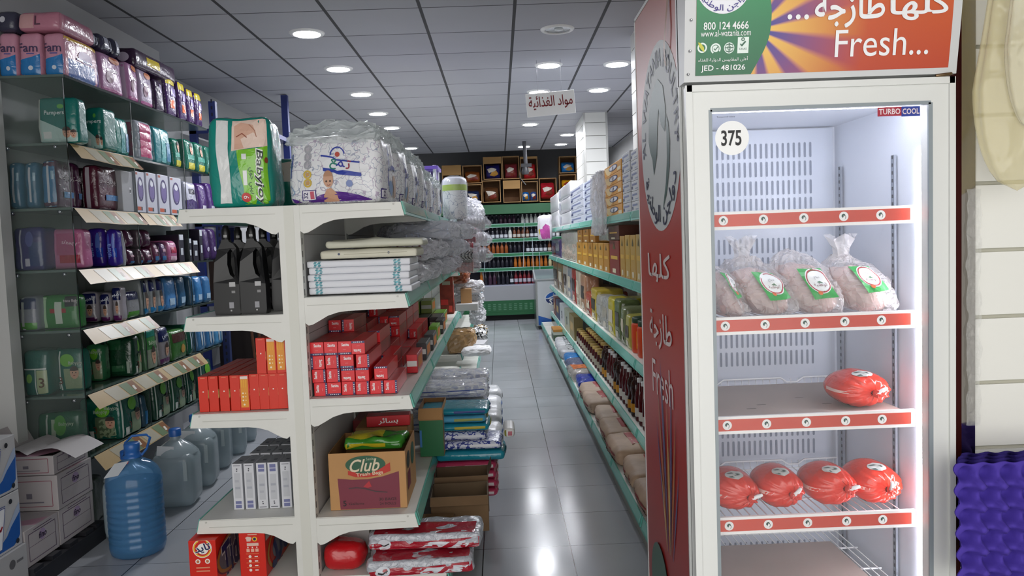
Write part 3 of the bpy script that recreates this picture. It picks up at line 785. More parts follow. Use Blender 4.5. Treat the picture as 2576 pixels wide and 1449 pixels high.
for i, py in enumerate((517, 781, 1030, 1282, None)):
    zt = atY(2262, py, 1.868).z if py else 0.535
    SHZ.append(zt-0.012)
    mb = MB()
    for k in range(24): x = sx0+0.012+k*(sx1-sx0-0.024)/23; mb.tube([(x, 1.875, zt-0.016), (x, 2.30, zt-0.016), (x, 2.303, zt+0.004)], 0.0017, wire, 5)
    for y in (1.89, 2.03, 2.17, 2.30): mb.tube([(sx0, y, zt-0.0195), (sx1, y, zt-0.0195)], 0.0025, wire, 6)
    mb.tube([(sx0, 2.303, zt+0.006), (sx0+0.1, 2.303, zt+0.006), (sx0+0.12, 2.303, zt-0.008), (sx0+0.15, 2.303, zt-0.008), (sx0+0.17, 2.303, zt+0.006), (sx1-0.17, 2.303, zt+0.006), (sx1-0.15, 2.303, zt-0.008), (sx1-0.12, 2.303, zt-0.008), (sx1-0.1, 2.303, zt+0.006), (sx1, 2.303, zt+0.006)], 0.003, wire, 6)
    sh = kid('wire_shelf', mb, fr, L)
    mb = MB(); mb.box(sx0-0.004, sx1+0.004, 1.864, 1.872, zt-0.044, zt, P('f4f4f2', 0.3)); mb.box(sx0, sx1-0.006, 1.8632, 1.864, zt-0.036, zt-0.007, red_strip)
    for k in range(5):
        x = [0.541, 0.639, 0.738, 0.836, 0.927][k]+0.006; z = zt-0.0215
        Td = Matrix.Translation((x, 1.8630, z)) @ Matrix.Rotation(PI/2, 4, 'X')
        mb.lathe([(0.0005, 0.0002), (0.0115, 0.0002)], P('f2f2f0', 0.3), n=20, T=Td, capb=False, capt=False)
        mb.add([(x+a*0.0105, 1.8624, z+b*0.0105) for a, b in bird], [tuple(t) for t in tessellate_polygon([[Vector((a, b, 0)) for a, b in bird]])], dgreen)
        mb.add([(x+a*0.0105, 1.8624, z+b*0.0105) for a, b in tail], [tuple(t) for t in tessellate_polygon([[Vector((a, b, 0)) for a, b in tail]])], dgreen)
    kid('price_strip', mb, sh, L, 'red strip with round white emblems')
# cardboard sheets lying on two of the shelves
for i, lab in ((2, 'stained brown cardboard sheet lying on the cooler shelf under one red chicken'), (4, 'clean brown cardboard sheet lying on the lowest cooler shelf')):
    z = SHZ[i]; mb = MB(); y1 = 2.29 if i == 2 else 2.2
    mb.box(sx0+0.004, sx1-0.006-(0 if i == 2 else 0.06), 1.876, y1, z-0.001, z+0.002, CB('a89a92', 0.1, 5, 0.7))
    if i == 2:
        for px, py in ((2010, 1000), (1915, 1018), (1890, 1028), (2080, 1015)):
            q = atZ(px, py, z+0.002); mb.box(q.x-0.012, q.x+0.012, q.y-0.003, q.y+0.003, z+0.002, z+0.0023, P('6c625c', 0.6))
    tag(mb.build('cardboard_sheet'), lab, 'cardboard', 'cardboard sheets in the cooler')
# ================================================================ shelving
STEEL = CB('e3e3dc', 0.035, 7, 0.38, 0.04); TEAL = P('5fb3a2', 0.35); PANEL = P('cfcfd0', 0.45)
def bracket_poly(L_, s):
    pts = [(0, 0), (L_-0.012, 0), (L_, -0.052), (L_*0.42, -0.056), (L_*0.32, -0.06), (L_*0.22, -0.072), (L_*0.14, -0.09), (L_*0.07, -0.105), (0.012, -0.108), (0, -0.098)]
    pts = [(s*x, z) for x, z in pts]
    return pts if s < 0 else pts[::-1]
def gondola(name, label, xc, y0, nb, bl, sides, height, base_z, hw=0.042, group=None):
    """double- or single-sided shop shelving; sides: list of (direction, shelf heights, depth, base depth)"""
    root = thing(name, label, 'shelf unit', (xc, y0, 0), 0, group)
    for i in range(nb+1):
        y = i*bl; mb = MB()
        mb.box(-hw, hw, y, y+0.05, 0, height, STEEL)
        mb.box(-hw*0.45, hw*0.45, y-0.0015, y, 0, height-0.004, P('dcdcd2', 0.4))
        for s in (-1, 1):
            for k in range(int(height/0.05)):
                mb.box(s*hw*0.998 if s > 0 else -hw*1.02, s*hw*1.02 if s > 0 else -hw*0.998, y+0.012, y+0.02, 0.06+k*0.05, 0.085+k*0.05, P('55554f'))
        kid('upright', mb, root)
    for i in range(nb):
        mb = MB(); mb.box(-hw*0.8, hw*0.8, i*bl+0.05, (i+1)*bl, 0.05, height-0.01, PANEL)
        for z in (0.3, 0.7, 1.1, 1.5):
            mb.box(-hw*0.82, hw*0.82, i*bl+0.05, (i+1)*bl, z, z+0.003, P('8b8b8a'))
        kid('back_panel', mb, root)
    for s, tiers, dep, bdep in sides:
        for ti, z in enumerate(tiers+[base_z]):
            D = bdep if ti == len(tiers) else dep
            for i in range(nb):
                ya, yb = i*bl+0.006, (i+1)*bl-0.003
                x0, x1 = sorted((s*hw, s*(hw+D-0.012)))
                mb = MB(); mb.box(x0, x1, ya, yb, z-0.018, z, STEEL)
                if ti == len(tiers): mb.box(x0, x1, ya, yb, 0.0, z-0.05, P('8d8d86', 0.5)) if s*D < 0 or True else None
                sh = kid('shelf', mb, root)
                if ti < len(tiers):
                    for yy in (ya-0.004, yb-0.006):
                        mb = MB(); T = Matrix.Translation((s*hw, yy, z-0.002))
                        mb.prism(bracket_poly(D, s), 0, 0.008, STEEL, T)
                        mb.prism([(s*(0.01), -0.03), (s*(D-0.05), -0.028), (s*(D-0.05), -0.0255), (s*0.01, -0.0275)][::s], -0.0015, 0, P('c9c9c0', 0.4), T)
                        mb.tube([(s*(hw+D*0.9), yy-0.001, z-0.008), (s*(hw+D*0.9), yy-0.003, z-0.008)], 0.004, P('c4c4bc', 0.3), 8)
                        kid('bracket', mb, sh)
                mb = MB(); xf = s*(hw+D-0.012); c = (s*0.016)
                pf = [(xf, z+0.003), (xf+s*0.004, z+0.003), (xf+c, z-0.042), (xf+c+s*0.002, z-0.05), (xf+c-s*0.006, z-0.05), (xf, z-0.002)]
                mb.prism(pf if s < 0 else pf[::-1], ya+0.006, yb-0.002, TEAL)
                mb.prism([(xf+s*0.0045, z+0.001), (xf+s*0.0065, z+0.001), (xf+c+s*0.0015, z-0.038), (xf+c-s*0.0005, z-0.038)][::-s], ya+0.03, yb-0.03, P('7cc4b5', 0.15))
                kid('price_rail', mb, sh)
    return root
GX = -0.811
TR, TL, BASEZ = [1.612, 1.252, 0.85, 0.372], [1.612, 1.19, 0.807, 0.381], 0.13
gondola('gondola_shelving', 'white metal shop shelving with teal price rails, nearest end at the left of the aisle', GX, 3.0, 4, 0.9,
        [(1, TR, 0.405, 0.52), (-1, TL, 0.39, 0.46)], 1.612, BASEZ)
gondola('gondola_shelving', 'white metal shop shelving standing farther down the left of the aisle', GX, 6.72, 4, 0.92,
        [(1, [1.60, 1.20, 0.82, 0.45], 0.405, 0.5), (-1, [1.60, 1.19, 0.8, 0.4], 0.39, 0.46)], 1.612, BASEZ)
RZ = [1.583, 1.178, 0.715, 0.30]
gondola('gondola_shelving', 'white metal shop shelving with teal price rails along the right of the aisle', 1.205, 2.55, 7, 0.95,
        [(-1, RZ, 0.405, 0.56)], 1.66, BASEZ, 0.03)
gondola('gondola_shelving', 'shallow white shelving in front of the clad pillar on the right', 1.03, 9.22, 1, 1.1, [(-1, RZ, 0.24, 0.395)], 1.66, BASEZ, 0.02)
gondola('gondola_shelving', 'white metal shelving past the clad pillar at the far right', 1.205, 10.41, 2, 0.81, [(-1, RZ, 0.405, 0.56)], 1.66, BASEZ, 0.03)

def goods(name, label, cat, w, d, h, mat, loc, rz=0.0, design=None, group=None, rx=0.0, ry=0.0, mid=False, **kw):
    pk = Pk(w, d, h, mat, **kw)
    if design: design(pk)
    if mid: pk.v = [(x, y, z-h/2) for x, y, z in pk.v]
    o = pk.build(name); tag(o, label, cat, group); return put(o, loc, rz, rx, ry)
SOFT = dict(r=0.025, bulge=(0.006, 0.012, 0.008), wr=0.008, fr=11, n=6)
SOFT4 = dict(r=0.02, bulge=(0.005, 0.01, 0.006), wr=0.006, fr=12, n=4)
HARD = dict(r=0.0025)

# ---- top shelf, left side: the big nappy pack and the ones behind it
def d_babypack(p):
    teal, lime, wh = G('0d8a7e', 0.2, 24, 0.5), G('7fc52c', 0.2, 24, 0.5), G('e6e8e6', 0.25, 24, 0.6)
    skin, skin2 = G('e0b39c', 0.22, 24, 0.5), G('f0d6c6', 0.22, 24, 0.5)
    p.poly('front', [(-.2, .2), (.02, .25), (.62, .28), (.98, .34), (.98, -1), (.12, -1), (.08, -.6), (-.02, -.2)], lime, 0)
    p.poly('front', [(-.2, .97), (.98, .97), (.98, .32), (.6, .3), (.1, .26), (-.2, .22)], skin2, 0)
    p.poly('front', [(-.12, .8), (.1, .9), (.5, .8), (.62, .5), (.4, .3), (-.1, .26)], skin, 1)
    p.poly('front', [(.1, .5), (.5, .62), (.86, .42), (.8, .32), (.2, .28)], skin2, 2)
    p.line('front', [(-.05, .55), (.15, .62), (.3, .52)], 0.004, P('9c5a44'), 3); p.line('front', [(.38, .82), (.55, .66), (.6, .52)], 0.003, P('b07a62'), 3)
    p.poly('front', [(-.72, .96), (-.34, .96), (-.3, .3), (-.26, -.4), (-.28, -.94), (-.66, -.94), (-.6, -.55), (-.66, 0), (-.7, .5)], wh, 2)
    p.poly('front', [(-.24, .22), (-.04, .24), (.0, -.1), (.14, -.6), (.1, -.98), (-.28, -.9), (-.26, -.4)], teal, 1)
    p.text('front', 'Babyjoy', .63, -.36, 0.036, P('f4f6ee', 0.3), -PI/2, 4, 0.06, 0.15, W=0.225)
    p.text('front', 'Babyjoy', .65, -.37, 0.034, P('20302a', 0.3), -PI/2, 5, 0.012, 0.15, W=0.218)
    p.text('front', ar('بيبي جوي'), .36, -.42, 0.02, P('2a5a34', 0.3), -PI/2, 4, W=0.1)
    p.rect('front', .14, .26, -.52, -.2, wh, 3); p.disc('front', .2, -.78, 0.018, P('c8302c', 0.3), 4); p.text('front', '6', .2, -.78, 0.02, WHITE, -PI/2, 5)
    p.rect('front', .12, .26, .04, .16, wh, 3); p.disc('front', .93, .02, 0.012, P('8a3a20'), 4, n=12)
    p.rect('top', -.95, .95, -.9, .9, wh, 0); p.text('top', '6', -.5, -.5, 0.04, P('2a62a8'), 0, 2, 0.02)
lp = atY(617, 518, 3.1)
goods('diaper_pack', 'large teal and lime green diaper pack standing on the gondola end above the black jugs', 'diaper pack', 0.242, 0.24, 0.352, G('0d8a7e', 0.2, 24, 0.5),
      (lp.x, 3.15, 1.614), 0.06, d_babypack, r=0.03, bulge=(0.008, 0.012, 0.01), wr=0.01, fr=8, n=8, pinch=0.18, seed=3)
def d_tealpk(p):
    p.rect('front', -.9, -.55, -.9, .9, G('12665c'), 0); p.rect('front', -.5, -.4, -.95, .95, G('c9dede'), 1)
    p.rect('front', -.3, .9, .1, .85, G('cbb5a8'), 0); p.disc('front', .3, .42, 0.035, G('a98672'), 1)
    for k in range(4): p.rect('front', -.86, -.6, -.8+k*.35, -.6+k*.35, P('2c4a78'), 1)
    p.rect('right', -.8, .8, -.2, .7, G('3f9a8c'), 0)
for i in range(2):
    y = 3.62+i*0.34
    goods('diaper_pack', f'dark teal diaper pack with pale top, {ORD[i]} behind the large green diaper pack', 'diaper pack', 0.3, 0.28, 0.235, G('15705f'),
          (-1.03+0.015*(i % 2), y, 1.614), 0, d_tealpk, 'teal diaper packs on the gondola top', seed=i+9, **SOFT)

# ---- top shelf, right side: white scribble-printed packs
DOOD = SPECK('e9eaec', ('a4acbe', 'b9adc0'), 30, 0.016)
PURP = G('5a2a8c', 0.25)
def d_white(p, big=True):
    blue, lil = P('2d3fa0', 0.35), P('e8e9ec', 0.35)
    p.poly('front', [(-.6, -.98), (-.55, -.86), (-.3, -.72), (0, -.66), (.3, -.68), (.55, -.78), (.8, -.9), (.9, -.98)], PURP, 0)
    p.poly('front', [(-.99, -.98), (-.99, -.78), (-.8, -.82), (-.7, -.9), (-.66, -.98)], PURP, 0)
    p.poly('front', [(-.22, .38), (.58, .16), (.6, -.22), (-.18, 0)], lil, 0)
    p.line('front', [(-.24, .4), (.02, .33), (.1, .26), (.6, .16)], 0.006, blue, 2); p.poly('front', [(-.2, .06), (.04, 0), (.12, -.06), (.24, -.04), (.62, -.14), (.62, -.24), (.14, -.16), (.04, -.1), (-.2, -.04)], blue, 2)
    p.disc('front', .12, .42, 0.03, blue, 2, 0.84, 20, 0.1, PI+0.1); p.disc('front', .12, .42, 0.01, P('b84a3a'), 2, n=10)
    p.text('front', '\ufedf'[0:0]+ar('تمع')[2], .36, .1, 0.034, P('9a2c40'), -.2, 3, 0.02); p.text('front', ar('تمع')[1], .2, .13, 0.022, P('3a3fa0'), -.2, 3, 0.02); p.text('front', ar('تمع')[0], .04, .14, 0.04, P('1f7f6c'), -.2, 3, 0.02)
    sk, sk2 = P('c99a7c', 0.4), P('b28466', 0.4)
    p.ell('front', -.09, -.28, .105, .24, sk, 3); p.poly('front', [(-.24, -.98), (-.22, -.76), (-.14, -.56), (-.05, -.54), (.06, -.72), (.1, -.98)], sk, 2)
    p.ell('front', -.09, -.2, .1, .17, sk2, 4, a0=0, a1=PI); p.disc('front', -.13, -.34, 0.004, P('4a3024'), 5, n=8); p.disc('front', -.05, -.34, 0.004, P('4a3024'), 5, n=8); p.line('front', [(-.12, -.44), (-.09, -.46), (-.05, -.44)], 0.003, P('8a4638'), 5)
    for k, z in enumerate((.62, .4, .16, -.12, -.36)):
        p.disc('front', -.55, z, 0.017, P('a9a9b0' if k < 3 else 'd0b24a', 0.4), 1, 0.6, 16); p.disc('front', -.55, z, 0.008, P('b4b0b8' if k < 3 else 'c79a5a'), 1, n=10)
    p.rect('front', -.68, -.38, -.86, -.56, P('42357e'), 1); p.rect('front', -.66, -.4, -.84, -.58, P('ece9f0'), 2); p.text('front', '32', -.6, -.71, 0.018, P('2a2560'), PI/2, 3, 0.02)
    p.rect('front', -.5, -.42, -.82, -.6, P('c4566a'), 3)
    p.line('front', [(-.93, .5), (-.93, -.2)], 0.006, blue, 2); p.text('front', ar('تمع'), -.96, .2, 0.022, P('1f5f7c'), PI/2, 3, 0.02)
    p.ell('front', .36, -.42, .07, .1, P('8494c4'), 1); p.line('front', [(-.98, -.4), (-.9, -.5), (-.84, -.62), (-.92, -.7)], 0.004, P('8aa4c4'), 2)
def d_white_side(p):
    blue = P('2d3fa0', 0.35)
    d_white(p)
    p.line('right', [(-.1, .7), (-.1, -.5)], 0.006, blue, 2); p.disc('right', -.1, .2, 0.035, blue, 2, 0.84, 16, -PI/2, PI/2); p.disc('right', 0, .2, 0.012, P('443a8c'), 2, n=10)
    p.poly('right', [(.2, .1), (.5, .16), (.85, .04), (.85, -.06), (.5, .02), (.2, -.04)], blue, 2)
    p.rect('right', -.9, -.35, -.9, -.6, P('42357e'), 1); p.rect('right', -.86, -.4, -.86, -.64, P('ece9f0'), 2); p.text('right', '32', -.64, -.75, 0.022, P('2a2560'), PI/2, 3, 0.02)
    p.ell('right', .55, -.5, .2, .35, P('c9a58e', 0.4), 1); p.ell('right', .1, -.55, .16, .22, P('87a4cc', 0.4), 1)
film_top = FILM('e6eeee', 0.36, 0.08, 20, 1.0, 0.02)
def white_pack(label, loc, rz, w, d, h, seed):
    t = thing('diaper_pack', label, 'diaper pack', loc, rz, 'white scribble-printed diaper packs on the gondola top')
    pk = Pk(w, d, h, DOOD, r=0.03, bulge=(0.008, 0.014, 0.006), wr=0.009, fr=8, n=8, pinch=0.12, seed=seed); d_white_side(pk); kid('pack', pk, t)
    pk = Pk(w*1.0, d*1.02, 0.085, film_top, r=0.02, bulge=(0, 0, 0.02), wr=0.016, fr=13, n=7, pinch=0.75, seed=seed+4, crumple=0.012)
    e = kid('film_top', pk, t, (0, 0, -(h-0.035)))
    return t
pa = atY(866, 512, 3.14)
white_pack('large white diaper pack with purple base and baby print, nearest on the shelf top', (pa.x, 3.155, 1.614), -0.16, 0.372, 0.22, 0.27, 1)
for i, (y, h, w) in enumerate([(3.47, 0.262, .34), (3.78, 0.245, .35), (4.1, 0.25, .35), (4.44, 0.23, .34), (4.8, 0.24, .34), (5.2, 0.225, .35)]):
    white_pack(f'white scribble-printed diaper pack, {ORD[i]} behind the large nearest one', (-0.585+0.01*(i % 3), y, 1.614), -0.1+0.05*(i % 3), w, 0.2, h, 20+i)
# rolled pack with a lime band
t = thing('roll_pack', 'white plastic-wrapped roll pack with a lime green band on the far gondola top', 'roll pack', (-0.325, 5.92, 1.619))
mb = MB(); w1 = SPECK('e2e4e8', ('9aa2b8',), 26, 0.02)
mb.lathe([(0.088, 0), (0.094, 0.02), (0.094, 0.22)], w1, n=24); mb.lathe([(0.0945, 0.215), (0.0945, 0.26)], P('a3bf1c', 0.3), n=24, capb=False, capt=False)
mb.lathe([(0.094, 0.26), (0.09, 0.3), (0.07, 0.318), (0.0, 0.32)], G('d8dae6', 0.2), n=24)
kid('rolls', mb, t); pk = Pk(0.205, 0.205, 0.33, FILM('f2f4f8', 0.16, 0.08, 30, 0.8), r=0.07, wr=0.006, fr=12, n=6); kid('film', pk, t)
# basket on top
t = thing('plastic_basket', 'purple plastic basket on white legs on top of the left gondola', 'basket', (-0.62, 6.15, 1.614))
mb = MB(); pu = P('6a4bb8', 0.35)
mb.box(-0.14, 0.14, -0.14, 0.14, 0.28, 0.40, pu); mb.box(-0.17, 0.17, -0.17, 0.17, 0.40, 0.425, pu)
for k in range(14):
    x = -0.12+k*0.0185; mb.box(x-0.004, x+0.004, -0.142, -0.14, 0.34, 0.385, P('30205c'))
kid('basket_body', mb, t)
for x in (-0.135, 0.135):
    for y in (-0.135, 0.135):
        mb = MB(); mb.tube([(x, y, 0), (x*1.05, y*1.05, 0.43)], 0.014, P('e9e9ee', 0.3), 8); kid('leg', mb, t)
goods('plastic_tub', 'sea-green plastic tub on the gondola top beside the purple basket', 'tub', 0.2, 0.2, 0.36, TINT('5fae98', 0.75, 0.15), (-0.66, 5.72, 1.619), 0, None, r=0.03, n=4, pinch=0.1)
for i, (x, y, z, w, h) in enumerate([(-.30, 6.45, 1.619, .2, .16), (-.27, 6.95, 1.609, .24, .2), (-.3, 7.4, 1.609, .24, .22), (-.32, 7.9, 1.609, .22, .17), (-.36, 8.5, 1.609, .24, .15)]):
    goods('plastic_bag', f'silvery clear crinkled plastic pack, {ORD[i]} past the lime-banded roll pack', 'plastic pack', w, 0.24, h, FILM('e4e4ea', 0.62, 0.1, 26, 1.0, 0.02), (x, y, z), 0.2*i, None,
          'silvery packs on the far gondola top', r=0.05, bulge=(0.02, 0.02, 0.02), wr=0.02, fr=12, n=7, pinch=0.4, seed=i+40, crumple=0.016)

# ---- second shelf, left side: black jugs
def jug():
    t = thing('detergent_jug', 'black plastic detergent jug with a looped handle', 'jug', (0, 0, 0))
    bk = P('0a0a0c', 0.38); mb = MB()
    # body outline with a handle opening
    out = [(-.048, 0), (.05, 0), (.054, .02), (.054, .12), (.05, .17), (.047, .22), (.043, .265), (.03, .283), (.016, .29), (.013, .30), (-.013, .30), (-.016, .288), (-.03, .262), (-.042, .21), (-.05, .13), (-.053, .03)]
    hole = [(.009, .247), (.022, .262), (.032, .25), (.036, .2), (.034, .16), (.029, .145), (.014, .16), (.006, .2)]
    tri = tessellate_polygon([[Vector((x, z, 0)) for x, z in out], [Vector((x, z, 0)) for x, z in hole]])
    allp = out+hole; hd = [0.036]*len(out)+[0.022]*len(hole)
    for i, (x, z) in enumerate(out): hd[i] = 0.03 if z < 0.24 else 0.016
    fr_ = [(x, -hd[i], z) for i, (x, z) in enumerate(allp)]; bk_ = [(x, hd[i], z) for i, (x, z) in enumerate(allp)]
    def cc(t_): (a, b), (c, d), (e, f) = (allp[i] for i in t_); return (c-a)*(f-b)-(e-a)*(d-b) > 0
    ft = [t_ if cc(t_) else (t_[0], t_[2], t_[1]) for t_ in tri]
    mb.add(fr_, ft, bk); mb.add(bk_, [(a, c, b) for a, b, c in ft], bk)
    n = len(out); mb.add(fr_[:n]+bk_[:n], [(i, (i+1) % n+0, (i+1) % n+n, i+n) for i in range(n)], bk, True)
    h = len(hole); mb.add(fr_[n:]+bk_[n:], [((i+1) % h, i, i+h, (i+1) % h+h) for i in range(h)], bk, True)
    kid('body', mb, t)
    mb = MB(); mb.lathe([(0.015, .298), (0.017, .302), (0.017, .335), (0.012, .345), (0.012, .352), (0.006, .356)], bk, n=14); kid('cap', mb, t)
    for x0, x1, z0, z1, m_ in ((.012, .036, .112, .13, P('b9b9b9')), (.02, .034, .086, .096, P('8a8a8a')), (.008, .026, .026, .05, P('9b9ba0')), (.012, .018, .014, .02, P('b5b5b5')), (-.004, .01, .308, .318, P('9a9a9a'))):
        yy = 0.0305 if z0 < 0.25 else 0.0175
        mb = MB(); mb.box(x0, x1, -yy-0.0006, -yy, z0, z1, m_); kid('label', mb, t)
    return t
j0 = jug(); q = atY(578, 790, 3.08); j0.location = (q.x, 3.09, TL[1]+0.001); j0['label'] = 'black handled detergent jug, left of the front pair under the green diaper pack'; j0['group'] = 'black detergent jugs'
q2 = atY(642, 790, 3.08)
dup(j0, (q2.x, 3.09, TL[1]+0.001), 0, 'black handled detergent jug, right of the front pair under the green diaper pack')
dup(j0, (q2.x+0.092, 3.2, TL[1]+0.001), 0.2, 'black detergent jug half hidden behind the end post of the shelving')
for i in range(5):
    dup(j0, (q.x-0.03+0.106*(i % 3), 3.32+0.16*(i//3), TL[1]+0.001), 0.1, f'black detergent jug, {ORD[i % 3]} from the left in the {ORD[1+i//3]} row of jugs')

# ---- third shelf, left side: lamp boxes
def lamp_box(yel):
    red = P('d83018', 0.4)
    pk = Pk(0.0375, 0.09, 0.143, red, r=0.0012, fm={'top': P('a84428', 0.5)})
    if yel:
        pk.rect('front', -.8, .8, -.82, .8, P('e8982c', 0.4), 0); pk.rect('front', -.8, .8, .78, .93, P('ead9d0', 0.4), 1)
        for k in range(3): pk.rect('front', -.55+k*.42, -.42+k*.42, .3, .72, P('f3b93c'), 1); pk.disc('front', -.3, -.02-k*.2, 0.0035, P('f7ecd0'), 1, n=8); pk.disc('front', .25, -.02-k*.2, 0.0025, P('f7dca0'), 1, n=8)
        pk.disc('front', -.1, -.66, 0.004, P('f7ecd0'), 1, n=8)
    else:
        pk.rect('front', -.13, .13, .1, .17, P('f3e4da'), 0)
        pk.rect('front', -.5, .5, .88, .93, P('e07a5a'), 0)
        pk.ell('right', -.9, 0, .5, .25, P('e8c27a'), 0); pk.ell('left', .9, 0, .5, .25, P('e8c27a'), 0)
    return pk
mbx = lamp_box(False).mesh('lamp_box'); mby = lamp_box(True).mesh('lamp_box')
def simple(name, me, label, cat, loc, rz=0, group=None, rx=0, ry=0, scale=None):
    o = bpy.data.objects.new(name, me); COL.objects.link(o); tag(o, label, cat, group); put(o, loc, rz, rx, ry)
    if scale: o.scale = scale
    return o
xs = [514.5, 540, 567, 594, 618, 643, 667, 691, 714]
for i, px in enumerate(xs):
    q = atY(px, 1036, 3.04); yel = i == 4
    simple('lamp_box', mby if yel else mbx, f'{"orange-fronted" if yel else "red"} lamp box, {ORD[i]} from the left in the bottom row of nine', 'box', (q.x, 3.085, TL[2]+0.001+(0.002 if i > 4 else 0)), 0.0, 'red lamp boxes on the gondola end')
for i, px in enumerate((659, 684.5, 709)):
    q = atY(px, 940, 3.04)
    simple('lamp_box', mby if i else mbx, f'{"red" if i == 0 else "orange-fronted"} lamp box, {ORD[i]} from the left in the upper row of three', 'box', (q.x, 3.085, TL[2]+0.146), 0.0, 'red lamp boxes on the gondola end')
for r_ in range(4):
    for i in range(9):
        simple('lamp_box', mbx, f'red lamp box, {ORD[i]} from the left in row {r_+2} behind the front row', 'box', (atY(xs[i], 1036, 3.04).x, 3.18+r_*0.093, TL[2]+0.001), 0, 'red lamp boxes on the gondola end')
# ---- fourth shelf, left side: white lamp boxes
def d_wbox(inv):
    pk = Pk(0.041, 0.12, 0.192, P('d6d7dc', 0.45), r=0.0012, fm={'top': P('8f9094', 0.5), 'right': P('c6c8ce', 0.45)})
    s = -1 if inv else 1
    pk.rect('front', -.6, .6, s*-.93, s*-.62, P('7478a4', 0.5), 0); pk.rect('front', -.6, .6, s*-.78, s*-.74, P('c9cada', 0.5), 1)
    pk.rect('front', -.62, .62, s*-.5, s*.6, P('c3c5ca', 0.5), 0); pk.rect('front', -.1, .14, s*.74, s*.8, P('4a4c54'), 1); pk.rect('front', -.14, .1, s*.66, s*.71, P('55575f'), 1); pk.rect('front', -.7, .7, s*.9, s*.93, P('6a6c74'), 1)
    pk.rect('front', -.5, .5, s*-.1, s*.0, P('abaeb8', 0.5), 1); pk.rect('front', -.5, .3, s*.2, s*.3, P('b4b6be', 0.5), 1)
    pk.rect('right', .2, .9, -.2, .5, P('2c3c8c', 0.4), 0); pk.rect('top', -.2, .5, -.4, -.1, P('4c4e54'), 0)
    return pk.mesh('lamp_carton')
ma, mb_ = d_wbox(False), d_wbox(True)
xw = [602, 631, 662, 690, 721]
for i, px in enumerate(xw):
    q = atY(px, 1300, 3.1)
    simple('lamp_carton', mb_ if i in (2, 3) else ma, f'white narrow lamp carton, {ORD[i]} from the left in the front row', 'box', (q.x, 3.17, TL[3]+0.001), 0.02*(i-2), 'white lamp cartons on the lower gondola shelf')
for r_ in range(2):
    for i in range(4):
        q = atY(xw[i]+14, 1300, 3.1)
        simple('lamp_carton', ma, f'white lamp carton, {ORD[i]} from the left in row {r_+2} of the lower gondola shelf', 'box', (q.x+0.03*(r_ > 1), 3.32+r_*0.135, TL[3]+0.001), 0, 'white lamp cartons on the lower gondola shelf')
# ---- base, left side: washing powder cartons
def d_powder(p):
    yel, wh, navy, ddr = P('f2c234', 0.35), P('f4f0ea', 0.35), P('1d2358', 0.35), P('8a1420', 0.35)
    c = (0.02, .66)
    p.disc('front', *c, 0.037, yel, 0, n=32); p.disc('front', *c, 0.030, P('cf2416', 0.35), 1, n=32); p.disc('front', 0.06, .64, 0.022, wh, 2, n=28); p.disc('front', *c, 0.0375, wh, 1, 0.94, 32)
    p.text('front', ar('تايد'), 0.05, .665, 0.034, navy, 0.25, 4, 0.03, W=0.062); p.text('front', ar('تايد'), 0.05, .665, 0.036, wh, 0.25, 3, 0.07, W=0.066)
    p.rect('front', -.3, .3, .33, .335, P('e8a090'), 1)
    for x in (-.35, .35): p.disc('front', x, .1, 0.01, wh, 1, n=14); p.disc('front', x, .1, 0.006, P('c47a4a'), 2, n=10)
    for z in (-.2, -.35): p.rect('front', -.5, .5, z, z+.06, P('e08a6a'), 1)
    p.rect('right', -1, 1, -1, 1, ddr, 0)
    p.ell('right', -.15, -.1, .85, .78, P('b0702a', 0.35), 1, 40, 0.84); p.ell('right', -.15, -.1, .72, .66, P('6d6a72', 0.35), 1, 40); p.ell('right', -.15, -.1, .9, .84, P('7c1330', 0.35), 1, 40, 0.93)
    p.text('right', 'Tide', -.05, -.2, 0.15, navy, 0.12, 3, 0.03, W=0.24); p.text('right', 'Tide', -.05, -.2, 0.155, P('d9d4cc', 0.4), 0.12, 2, 0.06, W=0.25)
def d_powder2(p):
    yel, wh, navy = P('f2c234', 0.35), P('f4e4da', 0.35), P('1d2358', 0.35)
    p.rect('front', -.3, .4, .9, .94, P('eeb49c'), 0)
    p.poly('front', [(-.5, .78), (-.35, .84), (-.1, .82), (0, .78), (-.06, .7), (-.12, .62), (-.4, .62), (-.42, .72)], P('e2c6b8'), 0); p.disc('front', .22, .72, 0.01, yel, 0, n=14); p.disc('front', .22, .72, 0.006, navy, 1, n=10)
    p.rect('front', -.4, .5, .42, .55, P('e8c4b4'), 0)
    for k in range(3): p.rect('front', -.45+k*.34, -.2+k*.34, .16, .3, P('eeb49c'), 0); p.disc('front', -.32+k*.34, .36, 0.003, wh, 1, n=8)
    for k in range(4): p.rect('front', -.5, .5, .06-k*.2, .1-k*.2, P('e0643c'), 0); p.disc('front', -.2, -.04-k*.2, 0.006, wh, 1, n=10); p.rect('front', .15, .4, -.07-k*.2, -.02-k*.2, wh, 1)
    p.rect('right', -1, 1, -1, 1, P('8a1420', 0.35), 0); p.rect('right', -.98, .0, .6, .95, P('b9a8a4', 0.35), 2)
    p.ell('right', .1, -.2, 1.0, .95, P('b57a26', 0.35), 1, 40, 0.88); p.ell('right', .1, -.2, .8, .75, P('b52a1c', 0.35), 1, 40, 0.8); p.ell('right', .1, -.2, .62, .58, P('706c74', 0.35), 1, 40)
    p.text('right', ar('تايد'), 0.1, -.2, 0.2, navy, 0.1, 3, 0.04, W=0.26)
def corner_box(name, label, w, d, h, base, xl, y0, z, des, rz=0.0):
    return goods(name, label, 'box', w, d, h, base, (xl+w/2, y0+d/2, z), rz, des, 'washing powder cartons', **HARD)
tred = P('d62412', 0.35)
corner_box('washing_powder_carton', 'red washing powder carton with a round yellow emblem, left one on the base shelf', 0.107, 0.38, 0.186, tred, atY(475, 1400, 2.96).x, 2.96, BASEZ+0.001, d_powder)
